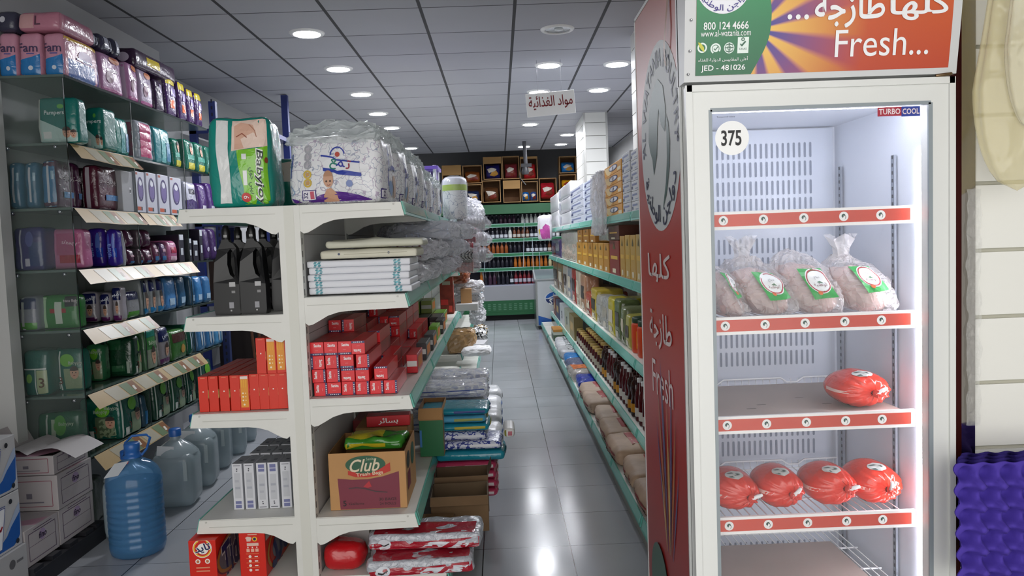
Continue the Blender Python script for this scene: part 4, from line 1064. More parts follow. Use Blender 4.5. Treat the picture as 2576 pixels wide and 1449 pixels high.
corner_box('washing_powder_carton', 'red washing powder carton with small white pictures, right one on the base shelf', 0.104, 0.36, 0.186, tred, atY(603, 1400, 3.02).x, 3.02, BASEZ+0.001, d_powder2)

# ---- second shelf, right side: folded table covers, cups
def d_cover(p):
    tl = P('2f8c98', 0.4)
    for u in (-.84, -.76, .7, .78):
        for j in range(4): p.ell('front', u+0.012*(j % 2), -.75+j*.5, .03, .2, tl, 0, 8)
    for u in (-.8, .74): p.ell('front', u, 0, .025, .3, P('7cc8d4'), 1, 8)
xl, xr = atY(775, 700, 3.05).x, atY(1036, 700, 3.05).x
for i in range(5):
    goods('table_cover_pack', f'white folded table cover with teal edging, {ORD[i]} from the bottom of the stack', 'folded cover', xr-xl-0.006*(i in (1, 2, 3)), 0.3, 0.0262, P('e6e8ee', 0.5), ((xl+xr)/2-0.004*(i % 3), 3.205, TR[1]+0.006+i*0.0268), -0.01+0.008*(i % 3), d_cover,
          'white folded table covers', r=0.006, bulge=(0.002, 0.004, 0.0), n=3)
for i, (pa_, pb_) in enumerate(((802, 1050), (815, 1062))):
    xa, xb = atY(pa_, 650, 3.08).x, atY(pb_, 650, 3.08).x
    def d_cream(p):
        for u in (-.6, .42): p.disc('front', u, 0.1, 0.005, P('44506a'), 0, n=10)
        p.line('front', [(-.5, .05), (-.2, .0), (.3, .1), (.8, .1)], 0.002, P('a8a48c'), 0)
    goods('table_cover_pack', ('cream folded cover lying just above the white stack', 'wavy cream folded cover lying topmost on the stack')[i], 'folded cover', xb-xa, 0.26, 0.034-0.004*i, CB('dcd9c6' if i == 0 else 'cfcfbe', 0.05, 8, 0.6), ((xa+xb)/2, 3.22+0.02*i, TR[1]+0.145+i*0.042), 0.02*i, d_cream if i == 0 else None,
          None, r=0.012, bulge=(0.002, 0.004, 0.004), n=6, wr=0.006+0.006*i, fr=7, seed=i+60)
REDC, STC = P('a82338', 0.35), STRIPE('f0f0ee', '2a2226', 60, 'Z', 0.5)
def cup_pack(col, label, loc, rz, ry=0.0, L_=0.3, r=0.045, grp='bagged stacks of disposable cups', nn=9, film=None):
    t = thing('cup_pack', label, 'cup pack', loc, rz, grp); t.rotation_euler = (0, ry, rz)
    mb = MB(); pr = []
    for k in range(nn): z = k*L_/nn; pr += [(r*0.86, z), (r*0.97, z+L_/nn*0.7), (r*1.06, z+L_/nn*0.8), (r*1.06, z+L_/nn*0.98)]
    mb.lathe(pr, col, n=14, T=Matrix.Rotation(PI/2, 4, 'Y')); kid('cups', mb, t)
    pk = Pk(L_*1.22, r*2.2, r*2.2, film or FILM('f4f4fa', 0.4, 0.07, 30, 0.8, 0.02), r=r*0.9, wr=0.006, fr=24, n=7, crumple=0.011, seed=int(loc[1]*50), bulge=(0.02, 0, 0))
    kid('film_bag', pk, t, (-L_*0.52, 0, r*1.1))
    return t
STX = STRIPE('d8d6d2', '241c20', 90, 'Y', 0.45)
for i, (y, z, x) in enumerate([(3.56, TR[1]+.055, -.7), (3.72, TR[1]+.055, -.7), (3.64, TR[1]+.16, -.68), (3.9, TR[1]+.055, -.68), (3.8, TR[1]+.165, -.66), (4.02, TR[1]+.16, -.64)]):
    cup_pack([STC, P('5a1c2c', 0.4)][i in (2, 4)], f'clear bag of {"dark red" if i in (2, 4) else "black and white striped"} cups, {ORD[i]} in the heap behind the cream covers', (x, y, z), 0.05, 0, 0.31, 0.042)
cols = [P('f6f6f8', 0.3), STRIPE('f4f4f4', 'b8bcc8', 60, 'Y', .6), P('cdd4e6', 0.3), P('f2f2f2', 0.3)]
k = 0
for y in (4.08, 4.24, 4.40, 4.56, 4.72, 4.90, 5.06, 5.22, 5.38):
    for lv in range(3):
        c = cols[(k*7) % 4]; nm = 'white'
        if (k in (15, 16)): c, nm = REDC, 'dark red'
        cup_pack(c, f'clear crinkled bag of {nm} cups, level {("one", "two", "three")[lv]}, {ORD[k//3]} column past the covers', (-0.64+0.05*((k*5) % 4)*(0.4+.3*lv), y+0.004*(lv % 2), TR[1]+0.064+lv*0.094), 0.05*((k*3) % 3-1), -0.02, 0.28, 0.043)
        k += 1
for i, (px, py, c, nm) in enumerate([(1165, 590, REDC, 'dark red'), (1158, 618, REDC, 'dark red'), (1156, 640, STX, 'striped'), (1160, 665, P('d8a9a9', 0.4), 'pale pink'), (1190, 560, P('e2e2e6', 0.3), 'white'), (1196, 600, P('e2e2e6', 0.3), 'white'), (1194, 640, P('dcdce2', 0.3), 'white')]):
    q = atY(px, py, 5.52+0.1*(i % 2)+(0.5 if i > 3 else 0))
    cup_pack(c, f'clear bag of {nm} cups bulging over the rail, {ORD[i]} downward from the lime-banded roll', (q.x-0.13, q.y, q.z), 0.15*(i % 3), 0.05, 0.22, 0.05, film=FILM('f4f4fa', 0.2, 0.06, 30, 0.8, 0.02))

# ---- third shelf, right side: foil boxes
def d_foil(p):
    nv, wh = P('1c2560', 0.35), P('f2e8e8', 0.35)
    p.rect('front', -.98, .98, -.98, -.66, nv, 0)
    for k in range(5): p.rect('front', -.62+k*.28, -.48+k*.28, -.9+.03*(k % 2), -.74, wh, 1)
    p.text('front', 'Sanita', .12, .5, 0.0125, wh, 0, 1, 0.03, W=0.03)
    p.rect('front', -.25, .2, -.28, -.2, P('e87a7a'), 1)
    p.disc('front', -.2, -.2, 0.026, P('e84848', 0.35), 0, 0.93, 20, 0.2, 1.4)
fk = Pk(0.0535, 0.31, 0.0535, P('e01220', 0.32), r=0.0012, fm={'top': CB('a83c3a', 0.2, 20, 0.4, 0), 'right': CB('b82c2c', 0.2, 20, 0.4, 0)}); d_foil(fk)
fk.v = [(x, y, z-0.02675) for x, y, z in fk.v]; fm0 = fk.mesh('foil_box')
grid = [(0, [(807, 3), (841, 0), (877, 3), (912, 3), (948, 3), (983, 3)]), (1, [(804, 3), (840, 3), (877, 2), (913, 2), (958, 2)]), (2, [(802, 1), (839, 3), (876, 0), (916, 3)]), (3, [(802, 0), (837, 0), (872, 0), (906, 2)])]
rown = ['bottom row', 'second row up', 'third row up', 'top row']
for r_, row in grid:
    for i, (px, rot) in enumerate(row):
        q = atY(px, 990, 3.045); yy = 3.205+(0.02 if i == 4 and r_ == 1 else 0)
        simple('foil_box', fm0, f'red foil box seen end-on, {ORD[i]} from the post in the {rown[r_]}', 'box', (q.x, yy, TR[2]+0.0285+r_*0.0545), 0, 'red foil boxes on the third shelf', 0, rot*PI/2)
for b in range(5):
    nc = (5, 5, 5, 5, 5)[b]
    for i in range(nc):
        for lv in range((5 if i < 2 else 4 if i < 4 else 2)-(1 if b in (1,) else 0)):
            if (b*7+i*3+lv) % 9 == 0 and lv: continue
            simple('foil_box', fm0, f'red foil box, {ORD[i]} from the back panel, level {lv+1}, block {b+2} along the shelf', 'box',
                   (-0.737+i*0.056, 3.53+b*0.33+0.01*(i % 2), TR[2]+0.0285+lv*0.0545), 0.0, 'red foil boxes on the third shelf', 0, ((i+lv) % 4)*PI/2)
def d_small(p): p.rect('front', -.9, .9, -.3, .3, P('d8d8d4'), 0); p.rect('right', -.7, .7, -.6, .6, P('e8842c'), 0)
mix = [(5.35, 0, 0, 'c81c28', 'red'), (5.35, 1, 0, '303034', 'black'), (5.35, 2, 0, '2a2a2e', 'black'), (5.35, 3, 0, '3a3a3e', 'dark grey'), (5.35, 0, 1, '5a8a1c', 'green'), (5.35, 1, 1, '6fae20', 'lime green'), (5.67, 0, 0, '4c7a20', 'green'), (5.67, 1, 0, '7f9a3a', 'olive'), (5.67, 2, 0, '8a9a4a', 'olive'), (5.67, 3, 0, '6fae20', 'lime green'), (5.67, 0, 1, 'a8202a', 'red'), (5.67, 1, 1, '5a8a1c', 'green'), (5.67, 2, 1, '8a9a4a', 'olive'), (5.99, 0, 0, '7f9a3a', 'olive'), (5.99, 1, 0, '9a2a28', 'red')]
for i, (y, col, lv, hx, nm) in enumerate(mix):
    goods('carton', f'{nm} small carton, {ORD[i]} in the mixed cartons past the foil boxes', 'box', 0.08, 0.30, 0.088, P(hx, 0.35), (-0.715+0.087*col, y, TR[2]+0.002+lv*0.0895), 0, d_small, 'mixed cartons past the foil boxes', **HARD)
for i, (x, y, hx, nm) in enumerate([(-.42, 3.62, 'c81c28', 'red'), (-.415, 4.0, '303034', 'black'), (-.41, 4.35, '3a3a3e', 'dark grey'), (-.42, 4.75, '6fae20', 'lime green'), (-.41, 5.1, '2a2a2e', 'black')]):
    goods('carton', f'{nm} carton standing by itself at the rail, {ORD[i]} past the foil boxes', 'box', 0.05, 0.24, 0.085, P(hx, 0.35), (x, y, TR[2]+0.004), 0, d_small, 'cartons at the third shelf rail', **HARD)
def d_tea(p):
    for f in ('front', 'right'):
        p.rect(f, -1, 1, .45, 1, P('2f3126', 0.4), 0); p.rect(f, -.6, .6, .6, .8, P('9a9a86', 0.4), 1); p.rect(f, -.9, .2, -.5, -.2, P('c8241c'), 1); p.rect(f, .3, .8, -.9, -.55, P('e04a38'), 1)
goods('carton', 'dark-topped red printed carton near the far end of the third shelf', 'box', 0.11, 0.12, 0.30, CB('8a3a2c', 0.3, 20), (-0.45, 6.4, TR[2]+0.003), 0, d_tea, **HARD)

# ---- fourth shelf, right side: the trash bag carton and its neighbours
def open_carton(name, label, loc, w, d, h, base, inner, des=None, rz=0.0, flaps=(), group=None, back_cut=0.0):
    t = thing(name, label, 'cardboard box', loc, rz, group); th = 0.004
    pk = Pk(w, d, h, base, r=0.0015)
    # open top: keep the printed outside, add inside faces lower down
    keep = [i for i in range(len(pk.f)) if not all(pk.v[j][2] > h-0.0001 for j in pk.f[i])]
    pk.f = [pk.f[i] for i in keep]; pk.m = [pk.m[i] for i in keep]; pk.s = [pk.s[i] for i in keep]
    if des: des(pk)
    x, y = w/2-th, d/2-th; z0, z1 = 0.01, h-0.0005
    pk.quad((-x, y, z0), (-x, y, z1), (x, y, z1), (x, y, z0), inner) ; pk.quad((x, -y, z0), (x, -y, z1), (-x, -y, z1), (-x, -y, z0), inner)
    pk.quad((x, y, z0), (x, y, z1), (x, -y, z1), (x, -y, z0), inner); pk.quad((-x, -y, z0), (-x, -y, z1), (-x, y, z1), (-x, y, z0), inner)
    pk.quad((-x, -y, z0), (x, -y, z0), (x, y, z0), (-x, y, z0), inner)
    W_, D_ = w/2, d/2
    for a, b, c, e in (((-W_, -D_), (W_, -D_), (x, -y), (-x, -y)), ((W_, -D_), (W_, D_), (x, y), (x, -y)), ((W_, D_), (-W_, D_), (-x, y), (x, y)), ((-W_, D_), (-W_, -D_), (-x, -y), (-x, y))):
        pk.quad((*a, h), (*b, h), (*c, h), (*e, h), inner)
    kid('box_body', pk, t)
    for side_, ln, an in flaps:
        mb = MB()
        if side_ == 'front': mb.sheet(lambda u, v: (-W_+w*u, -D_-ln*v*math.cos(an), h+ln*v*math.sin(an)), 2, 2, base)
        if side_ == 'back': mb.sheet(lambda u, v: (-W_+w*u, D_+ln*v*math.cos(an), h+ln*v*math.sin(an)), 2, 2, base)
        if side_ == 'right': mb.sheet(lambda u, v: (W_+ln*v*math.cos(an), -D_+d*u, h+ln*v*math.sin(an)), 2, 2, base)
        if side_ == 'left': mb.sheet(lambda u, v: (-W_-ln*v*math.cos(an), -D_+d*u, h+ln*v*math.sin(an)), 2, 2, base)
        kid('flap', mb, t)
    return t
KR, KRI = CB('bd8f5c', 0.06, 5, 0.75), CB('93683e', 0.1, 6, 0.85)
def d_club(p):
    gr, rd, mv, crm = P('2c5a40', 0.5), P('c03226', 0.5), P('7c3040', 0.55), P('e0cfb0', 0.5)
    p.poly('front', [(-.78, .12), (-.4, .06), (0, .06), (.4, .14), (.82, .3), (.82, -.98), (-.74, -.98)], mv, 0)
    p.poly('front', [(-.5, .38), (-.2, .3), (.1, .3), (.3, .4), (.6, .62), (.6, .32), (.3, .18), (0, .13), (-.3, .15), (-.5, .24)], rd, 1)
    p.ell('front', -.04, .58, .52, .31, gr, 2, 32); p.poly('front', [(-.5, .36), (-.2, .27), (.1, .28), (.3, .38), (.6, .62), (.6, .34), (.3, .19), (0, .13), (-.3, .15), (-.5, .24)], rd, 3)
    p.text('front', 'Club', -.06, .56, 0.052, crm, 0.03, 4, 0.012, 0.35, W=0.122, res=4); p.text('front', 'Sanita', .1, .78, 0.011, P('b9c2a4'), 0.05, 4, W=0.036)
    p.text('front', 'Trash Bags', .06, .245, 0.019, crm, 0.08, 4, 0.015, W=0.11)
    p.poly('front', [(-.12, -.2), (-.06, -.12), (.04, .0), (.08, -.14), (.1, -.2), (0, -.24)], P('b83038', 0.5), 2)
    p.line('front', [(-.5, -.24), (-.3, -.22), (-.1, -.26), (.2, -.38), (.5, -.42)], 0.004, P('4a3a3c'), 3)
    p.text('front', '5', -.62, -.76, 0.024, P('2c1c20'), 0, 3, 0.02); p.text('front', 'Gallons', -.32, -.78, 0.010, P('3a2428'), 0, 3, W=0.062); p.text('front', '30 BAGS', .5, -.66, 0.012, P('3a2428'), 0, 3, W=0.07); p.text('front', '24 ROLLS', .5, -.82, 0.010, P('3a2428'), 0, 3, W=0.066)
    p.ell('right', -.5, .5, .3, .3, P('3a3a2c', 0.5), 1); p.ell('right', .35, .4, .34, .4, gr, 1); p.rect('right', -.75, -.2, -.5, .1, mv, 1)
xa, xb = atY(829, 1240, 3.07).x, atY(1023, 1240, 3.07).x
club = open_carton('trash_bag_carton', 'open brown trash bag carton with green oval logo on the fourth shelf', ((xa+xb)/2, 3.075+0.17, TR[3]+0.002), xb-xa, 0.34, 0.235, KR, KRI, d_club, 0.0)
pg = goods('snack_bag', 'folded green and yellow plastic bag lying in the trash bag carton', 'plastic bag', 0.25, 0.16, 0.05, G('3c8a2c', 0.25), ((xa+xb)/2+0.01, 3.3, TR[3]+0.205), -0.05, lambda p: (p.rect('front', -.9, .4, -.6, .2, G('d8c22c'), 0), p.rect('top', -.9, .2, -.8, .8, G('c9b82c'), 0)), None, r=0.02, wr=0.02, fr=14, n=6, seed=5)
goods('red_banner_box', 'red box with white Arabic lettering behind the trash bag carton', 'box', 0.2, 0.08, 0.05, P('c01a26', 0.35), (-0.55, 3.58, TR[3]+0.229), 0.06, lambda p: p.text('front', ar('بسائر'), 0, 0, 0.03, WHITE, W=0.09, bold=0.02), **HARD)
goods('carton', 'brown carton base holding the red lettered box behind the trash bag carton', 'cardboard box', 0.24, 0.26, 0.225, CB('a07648', 0.1), (-0.58, 3.66, TR[3]+0.002), 0, **HARD)
q = atY(985, 1085, 3.9)
goods('foil_pouch', 'silver plastic pouch with black print behind the trash bag carton', 'pouch', 0.2, 0.07, 0.12, G('a9abb2', 0.15), (-0.58, 3.86, TR[3]+0.232), 0.3, lambda p: (p.disc('front', -.3, -.2, 0.03, P('26262a'), 0, 0.6), p.line('front', [(-.1, -.4), (.2, -.3), (.5, -.5)], 0.008, P('26262a'), 0), p.disc('front', -.2, .3, 0.008, P('8a9a3c'), 0)), r=0.02, n=6, pillow=.6, wr=0.01, seed=8)
goods('red_carton', 'long dark red carton lying at the back of the fourth shelf', 'box', 0.06, 0.5, 0.2, P('8c1c20', 0.4), (-0.735, 4.05, TR[3]+0.002), 0, lambda p: p.rect('front', -1, 1, -.9, -.5, P('c8362c'), 0), **HARD)
def d_green(p): p.rect('front', -1, 1, -1, .5, P('0c6a3a', 0.4), 0); p.rect('front', -.98, -.8, -.6, .1, P('3a7cc0'), 1); p.rect('right', -.8, .8, -.8, .6, P('b9b2a4'), 0)
qa, qb = atY(1066, 1150, 3.75), atY(1128, 1150, 3.75)
open_carton('open_carton', 'open brown carton with a green front beside the trash bag carton', (-0.375, 3.93, TR[3]+0.004), 0.12, 0.26, 0.245, KR, KRI, d_green, 0, [('front', 0.06, -0.9)])
# clear packs of plates jutting out over the rail
def d_plate(p): p.line('front', [(-.9, .2), (.9, .3)], 0.006, P('3a58a8'), 0); p.line('right', [(-.9, .3), (0, .35), (.8, .2)], 0.006, P('3a58a8'), 0); p.line('front', [(-.9, -.5), (.8, -.4)], 0.004, P('7a8ac0'), 0)
for i in range(6):
    lv = i % 3
    goods('plate_pack', f'clear-wrapped pack of white plates, {ORD[lv]} up in the {("near", "far")[i//3]} pile over the rail', 'plate pack', 0.42, 0.26, 0.07, SPECK('e6e8f0', ('c6cae0', 'f4f4f8'), 14, 0.03, 0.1, 1.0), (-0.33+0.01*lv, 4.42+0.36*(i//3), TR[3]+0.008+lv*0.092), 0.02*(lv-1), d_plate, 'clear packs of plates', r=0.025, bulge=(0.006, 0.006, 0.004), wr=0.009, fr=16, n=7, seed=70+i, crumple=0.005)
for i, (x, y, z, hx) in enumerate([(-.42, 5.2, .45, 'c8ccd6'), (-.42, 5.55, .6, 'd4d6dc')]):
    goods('plate_pack', f'clear bag with a red label, {ORD[i]} past the plate piles', 'plate pack', 0.4, 0.3, 0.1, FILM('d8d8e2', 0.65, 0.1, 26, 1.0), (x, y, TR[3]+0.008), 0, lambda p: p.rect('front', -.2, .5, 0, .8, P('a81c2c'), 0), 'clear bags with red labels', r=0.03, wr=0.02, n=6, seed=90+i)
# rolls and tissue packs on the wide base
TQ, BLU, PNK = G('1f8ea4', 0.22), G('58a8cc', 0.22), G('c83a62', 0.22)
def d_roll(c2):
    def f(p): p.rect('right', -.6, .7, -.3, .5, c2, 0); p.rect('front', .0, .9, -.4, .4, c2, 0)
    return f
zz = BASEZ+0.006; xr_ = -0.02
stack = [('pink', PNK, P('f0dfe2'), .04), ('pink', PNK, P('f0dfe2'), .04), ('pink', PNK, P('f2e6e6'), .04), ('pink', PNK, P('f0dfe2'), .04), ('turquoise', TQ, TQ, .052), ('dotted white', SPECK('d8dcec', ('3c4a9c',), 38, 0.06), P('eceef4'), .042), ('dotted white', SPECK('d8dcec', ('3c4a9c',), 38, 0.06), P('dfe2ee'), .042), ('turquoise', TQ, P('c2b23a'), .036), ('sky blue', BLU, P('9aa050'), .034), ('turquoise', TQ, P('3a4a8c'), .032)]
for i, (nm, mt, c2, h) in enumerate(stack):
    goods('tissue_pack', f'{nm} wrapped tissue pack, {ORD[i]} from the bottom of the stack jutting into the aisle', 'tissue pack', 0.32+(0.03 if nm == 'turquoise' else 0), 0.24, h, mt, (xr_-0.165-(0.03 if nm == 'pink' else 0), 3.985, zz), 0.02*((i*3) % 3-1), d_roll(c2), 'tissue packs stacked on the base shelf', r=0.02, bulge=(0.006, 0.005, 0.002), wr=0.005, fr=18, n=5, seed=100+i); zz += h+0.007
    if i == 5: zroll = zz; xr_ -= .075
goods('tissue_roll', 'small white tissue roll jutting from the right side of the turquoise stack', 'tissue roll', 0.06, 0.2, 0.05, P('e8e6e4', 0.4), (0.015, 3.985, zroll), 0.0, lambda p: (p.rect('front', -1, -.5, -.8, .8, P('8a8a3a'), 0), p.rect('front', -.2, .5, -.5, .4, P('c06a78'), 0)), r=0.02, n=4)
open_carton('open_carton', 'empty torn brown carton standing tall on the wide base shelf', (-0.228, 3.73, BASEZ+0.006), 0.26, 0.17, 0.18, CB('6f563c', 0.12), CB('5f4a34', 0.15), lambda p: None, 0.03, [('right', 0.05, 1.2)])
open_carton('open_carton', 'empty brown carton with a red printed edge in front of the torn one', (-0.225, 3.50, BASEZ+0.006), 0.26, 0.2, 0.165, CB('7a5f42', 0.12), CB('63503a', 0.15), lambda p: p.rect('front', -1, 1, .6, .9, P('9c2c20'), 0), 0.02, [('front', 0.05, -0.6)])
goods('carton', 'flat brown carton with a torn white flap under the open cartons', 'cardboard box', 0.30, 0.14, 0.10, CB('8a6a48', 0.12), (-0.40, 3.31, BASEZ+0.006), -0.05, lambda p: p.poly('front', [(-.9, .3), (0, .5), (.9, .95), (.98, .1), (0, -.1), (-.9, .1)], P('d8d4cc'), 0), **HARD)
# base front: silver and red foil packs, red bag, white box
def d_silver(p):
    rd = G('a8182c', 0.15, 40, .4); wh = P('d9dde4', 0.3); bk = P('1c1c20', 0.3)
    p.poly('front', [(-1, -.2), (-.5, .2), (.0, .1), (1, .5), (1, -1), (-1, -1)], rd, 0); p.poly('front', [(-.1, -.9), (.1, .0), (.45, .0), (.25, -.9)], wh, 1); p.poly('front', [(.4, -.9), (.6, .1), (.9, .1), (.7, -.9)], wh, 1)
    p.disc('front', -.72, -.35, 0.028, wh, 1, n=12); p.line('front', [(-.8, -.3), (-.72, -.5), (-.64, -.2)], 0.006, bk, 2); p.rect('top', -.9, .9, -.9, .2, rd, 0)
for i, (x, y, z, w, rz) in enumerate([(-.345, 3.13, BASEZ+0.082, .46, -.03), (-.36, 3.06, BASEZ+0.006, .42, .04)]):
    goods('foil_pack', ('silver and red foil pack with white shapes, upper one at the base shelf front', 'silver and red foil pack, lower one at the base shelf front')[i], 'foil pack', w, 0.2, 0.066, G('b9bcc4', 0.08, 34, 1.0, 0.012), (x, y, z), rz, d_silver, 'silver and red foil packs', r=0.02, wr=0.012, fr=14, n=7, seed=i+120)
goods('red_bag', 'plain glossy red plastic bag on the base shelf next to the post', 'plastic bag', 0.17, 0.16, 0.11, G('c0141c', 0.25), (-0.68, 3.1, BASEZ+0.002), 0, None, r=0.05, wr=0.01, n=6, seed=4)
goods('white_box', 'white box with a red printed line behind the red plastic bag', 'box', 0.14, 0.12, 0.17, P('d6d4d2', 0.4), (-0.67, 3.28, BASEZ+0.002), 0, lambda p: (p.rect('front', -.8, .9, .72, .76, P('a83a4a'), 0), p.disc('front', .1, .5, 0.006, BLACK, 0, n=10), p.rect('front', -1, 1, -.9, .3, CB('8a7a62'), 0)), **HARD)
# far gondola goods along the left of the aisle
fg = 'assorted packs on the far left shelving'
far = [(1150, 712, 7.0, .2, .12, 'brown crinkled snack pack', CB('7a3c20', 0.5, 30, .3)), (1158, 700, 7.6, .18, .14, 'gold snack pack', G('8a6a3a')), (1140, 692, 6.9, .14, .1, 'orange and brown box', P('7a3a20')), (1172, 690, 7.6, .12, .2, 'yellow-green tall pack', G('a8ac3c')),
       (1180, 735, 7.2, .26, .1, 'white crinkled film pack', None), (1178, 760, 7.4, .26, .12, 'white crinkled film pack', None), (1176, 778, 7.0, .2, .06, 'flat white box', P('c4c4c4')), (1196, 765, 7.8, .12, .14, 'pale blue film pack', G('8ab4c8')), (1200, 785, 8.2, .1, .12, 'white crinkled film pack', None),
       (1176, 825, 7.1, .1, .19, 'plain tan cardboard box', CB('b58a5c')), (1203, 812, 8.6, .14, .16, 'white crinkled film pack', None), (1162, 872, 6.9, .24, .2, 'gold and brown plastic sack', G('a8865c', .2, 14, .9)), (1198, 850, 7.6, .18, .1, 'white film pack with black print', SPECK('e4e4e4', ('2a2a2a',), 20, .05)),
       (1208, 850, 8.0, .14, .1, 'white film pack with gold print', SPECK('dcdcdc', ('a8842c', '2c2c2c'), 20, .05)), (1200, 870, 7.2, .14, .06, 'dark metallic pack', G('4a4a4c', .12)), (1190, 892, 6.9, .24, .08, 'plain white carton', P('c9cace')), (1200, 905, 6.7, .24, .06, 'white flat pack', P('dcdcde'))]
for i, (px, py, y, w, h, nm, mt) in enumerate(far):
    q = atY(px, py, y); mt = mt or FILM('e0e0e4', 0.75, 0.1, 26, 1.0, 0.02)
    for t_ in (1.60, 1.20, 0.82, 0.45, 0.13):
        if q.z-0.05 < t_ < q.z+h: q.z = t_+0.006
    goods('packet', f'{nm}, {ORD[i]} from the top in the far left shelving goods', 'packet', w, 0.3, h, mt, q, 0.05*((i*7) % 5-2), None, fg, **(dict(r=0.03, wr=0.008, fr=14, n=6, seed=200+i, bulge=(.01, .01, .01), crumple=(.012 if 'film' in nm else .005)) if 'box' not in nm and 'carton' not in nm else HARD))
for i, (px, py, y, w, h, nm, hx) in enumerate([(1165, 940, 5.55, .36, .1, 'blue-printed white sack', '3a62b0'), (1160, 975, 5.2, .34, .12, 'white sack with a blue band', '2c56a8'), (1185, 955, 5.9, .2, .08, 'white sack with blue corner', '4a7ac8'), (1150, 1008, 4.75, .36, .1, 'dusty white sack with blue text band', '24509c'), (1188, 925, 6.3, .26, .1, 'plain white sack', 'c8c8d0')]):
    q = atY(px, py, y); z = BASEZ+0.004
    goods('sack', f'{nm}, {ORD[i]} of the sacks past the plate piles', 'sack', .40, 0.28, h, G('d8dade', .3, 18, .7), (-.235, (4.98, 5.3, 5.94, 5.62, 6.26)[i], z+.004), 0.03*(i-2), (lambda hx: lambda p: (p.rect('front', .1, .8, -.6, .1, P(hx), 0), p.rect('right', -.6, .4, -.5, .3, P(hx), 0)))(hx), 'white sacks on the left base', r=0.035, wr=0.012, n=6, seed=i+300, bulge=(.01, .01, .012))
# ================================================================ glass shelving on the left wall
LX, LWALL = -2.12, -2.455
LZ = [2.34, 2.01, 1.69, 1.38, 1.075, 0.742, 0.42]
SHN = ['top', 'second', 'third', 'fourth', 'fifth', 'sixth', 'lowest']
Y0, Y1 = 3.87, 5.72
DV = [Y0, atX(362, 800, LX).y, atX(486, 800, LX).y]
unit = thing('glass_shelving', 'glass wall shelving full of diaper and sanitary packs along the left wall', 'shelf unit', (-2.26, 4.8, 0))
UL = Vector((-2.26, 4.8, 0))
gl_sh = P('5f6d68', 0.12); gl_dv = FILM('8fa09a', 0.10, 0.04, 1, 0.0)
mb = MB(); mb.box(LWALL, LWALL+0.006, Y0, Y1+0.08, 0.35, 2.5, P('7f8482', 0.25)); kid('back_panel', mb, unit, UL)
for y in DV:
    mb = MB(); mb.box(LWALL+0.006, LX+0.004, y-0.004, y+0.004, 0.38, 2.33, gl_dv)
    mb.box(LX+0.003, LX+0.0045, y-0.0045, y+0.0045, 0.38, 2.33, P('1c2422', 0.2)); kid('glass_divider', mb, unit, UL)
for i, z in enumerate(LZ):
    mb = MB(); mb.box(LWALL+0.007, LX+(0.012 if i == 0 else 0), Y0-(0.01 if i == 0 else 0), Y1+(0.06 if i in (4, 5) else 0), z-0.012, z, gl_sh)
    mb.box(LX+(0.012 if i == 0 else 0), LX+(0.0135 if i == 0 else 0.0015), Y0, Y1, z-0.012, z, P('1f2a28', 0.1))
    sh = kid('glass_shelf', mb, unit, UL)
    if i:
        for x in (LWALL+0.05, LX-0.05):
            mb = MB(); mb.lathe([(0.009, 0), (0.009, 0.012), (0.004, 0.014)], P('c9ccd0', 0.2, 1), (0, 0, 0), 10, Matrix.Translation((x, Y0-0.004, z-0.022)) @ Matrix.Rotation(PI/2, 4, 'X')); kid('clamp', mb, sh, UL)
tan = BLEND('c9a06c', 'd8c9a8', 'Y', -0.9, 0.6, 0.3)
for i, spans in {1: [(172, 345)], 2: [(180, 352), (357, 442)], 3: [(190, 364), (361, 484)], 4: [(197, 372)], 5: [(207, 388), (372, 498)], 6: [(216, 395)]}.items():
    for a, b in spans:
        z = LZ[i]; ya = max(Y0+0.02, atX(a, 500+60*i, LX+0.005).y); yb = atX(b, 500+60*i, LX+0.005).y
        mb = MB()
        def sp_(u, v, o=0.0): return (LX+0.004+0.055*v+o, ya+(yb-ya)*u, z-0.003-0.075*v+0.002*math.sin(u*9)*v)
        mb.sheet(lambda u, v: sp_(u, v), 10, 2, CB('b89c6c', 0.1, 4, 0.35, 0))
        def patch(us, col, o): mb.sheet(lambda u, v: sp_(us[0]+(us[1]-us[0])*u+us[2]*v, 0.08+0.86*v, o), 3, 2, P(col, 0.3))
        for k in range(2):
            o_ = 0.42*k+0.02 if (b-a) > 150 else 0.02+0.3*k
            patch((o_+.16, o_+.34, .05), 'b4ad98', 0.0012); patch((o_+.36, o_+.47, .05), '6f8460', 0.0012); patch((o_+.47, o_+.55, .04), '8a5a34', 0.0014)
            mb.sheet(lambda u, v: sp_(o_+.5+.03*u, 0.4+0.3*v, 0.002), 1, 1, P('e6e0d6'))
        kid('price_strip', mb, sh if False else [c for c in _kids[unit.name] if c.name.startswith('glass_shelf')][i], UL)
# blue slotted post at the far end
m = MB(); m.box(-2.13, -2.08, 5.84, 5.88, 0, 2.56, P('1e2a5c', 0.4))
for k in range(50): m.box(-2.111, -2.099, 5.8385, 5.84, 0.1+k*0.05, 0.125+k*0.05, P('0c1024'))
tag(m.build('slotted_post'), 'dark blue slotted steel post at the far end of the glass shelving', 'post')

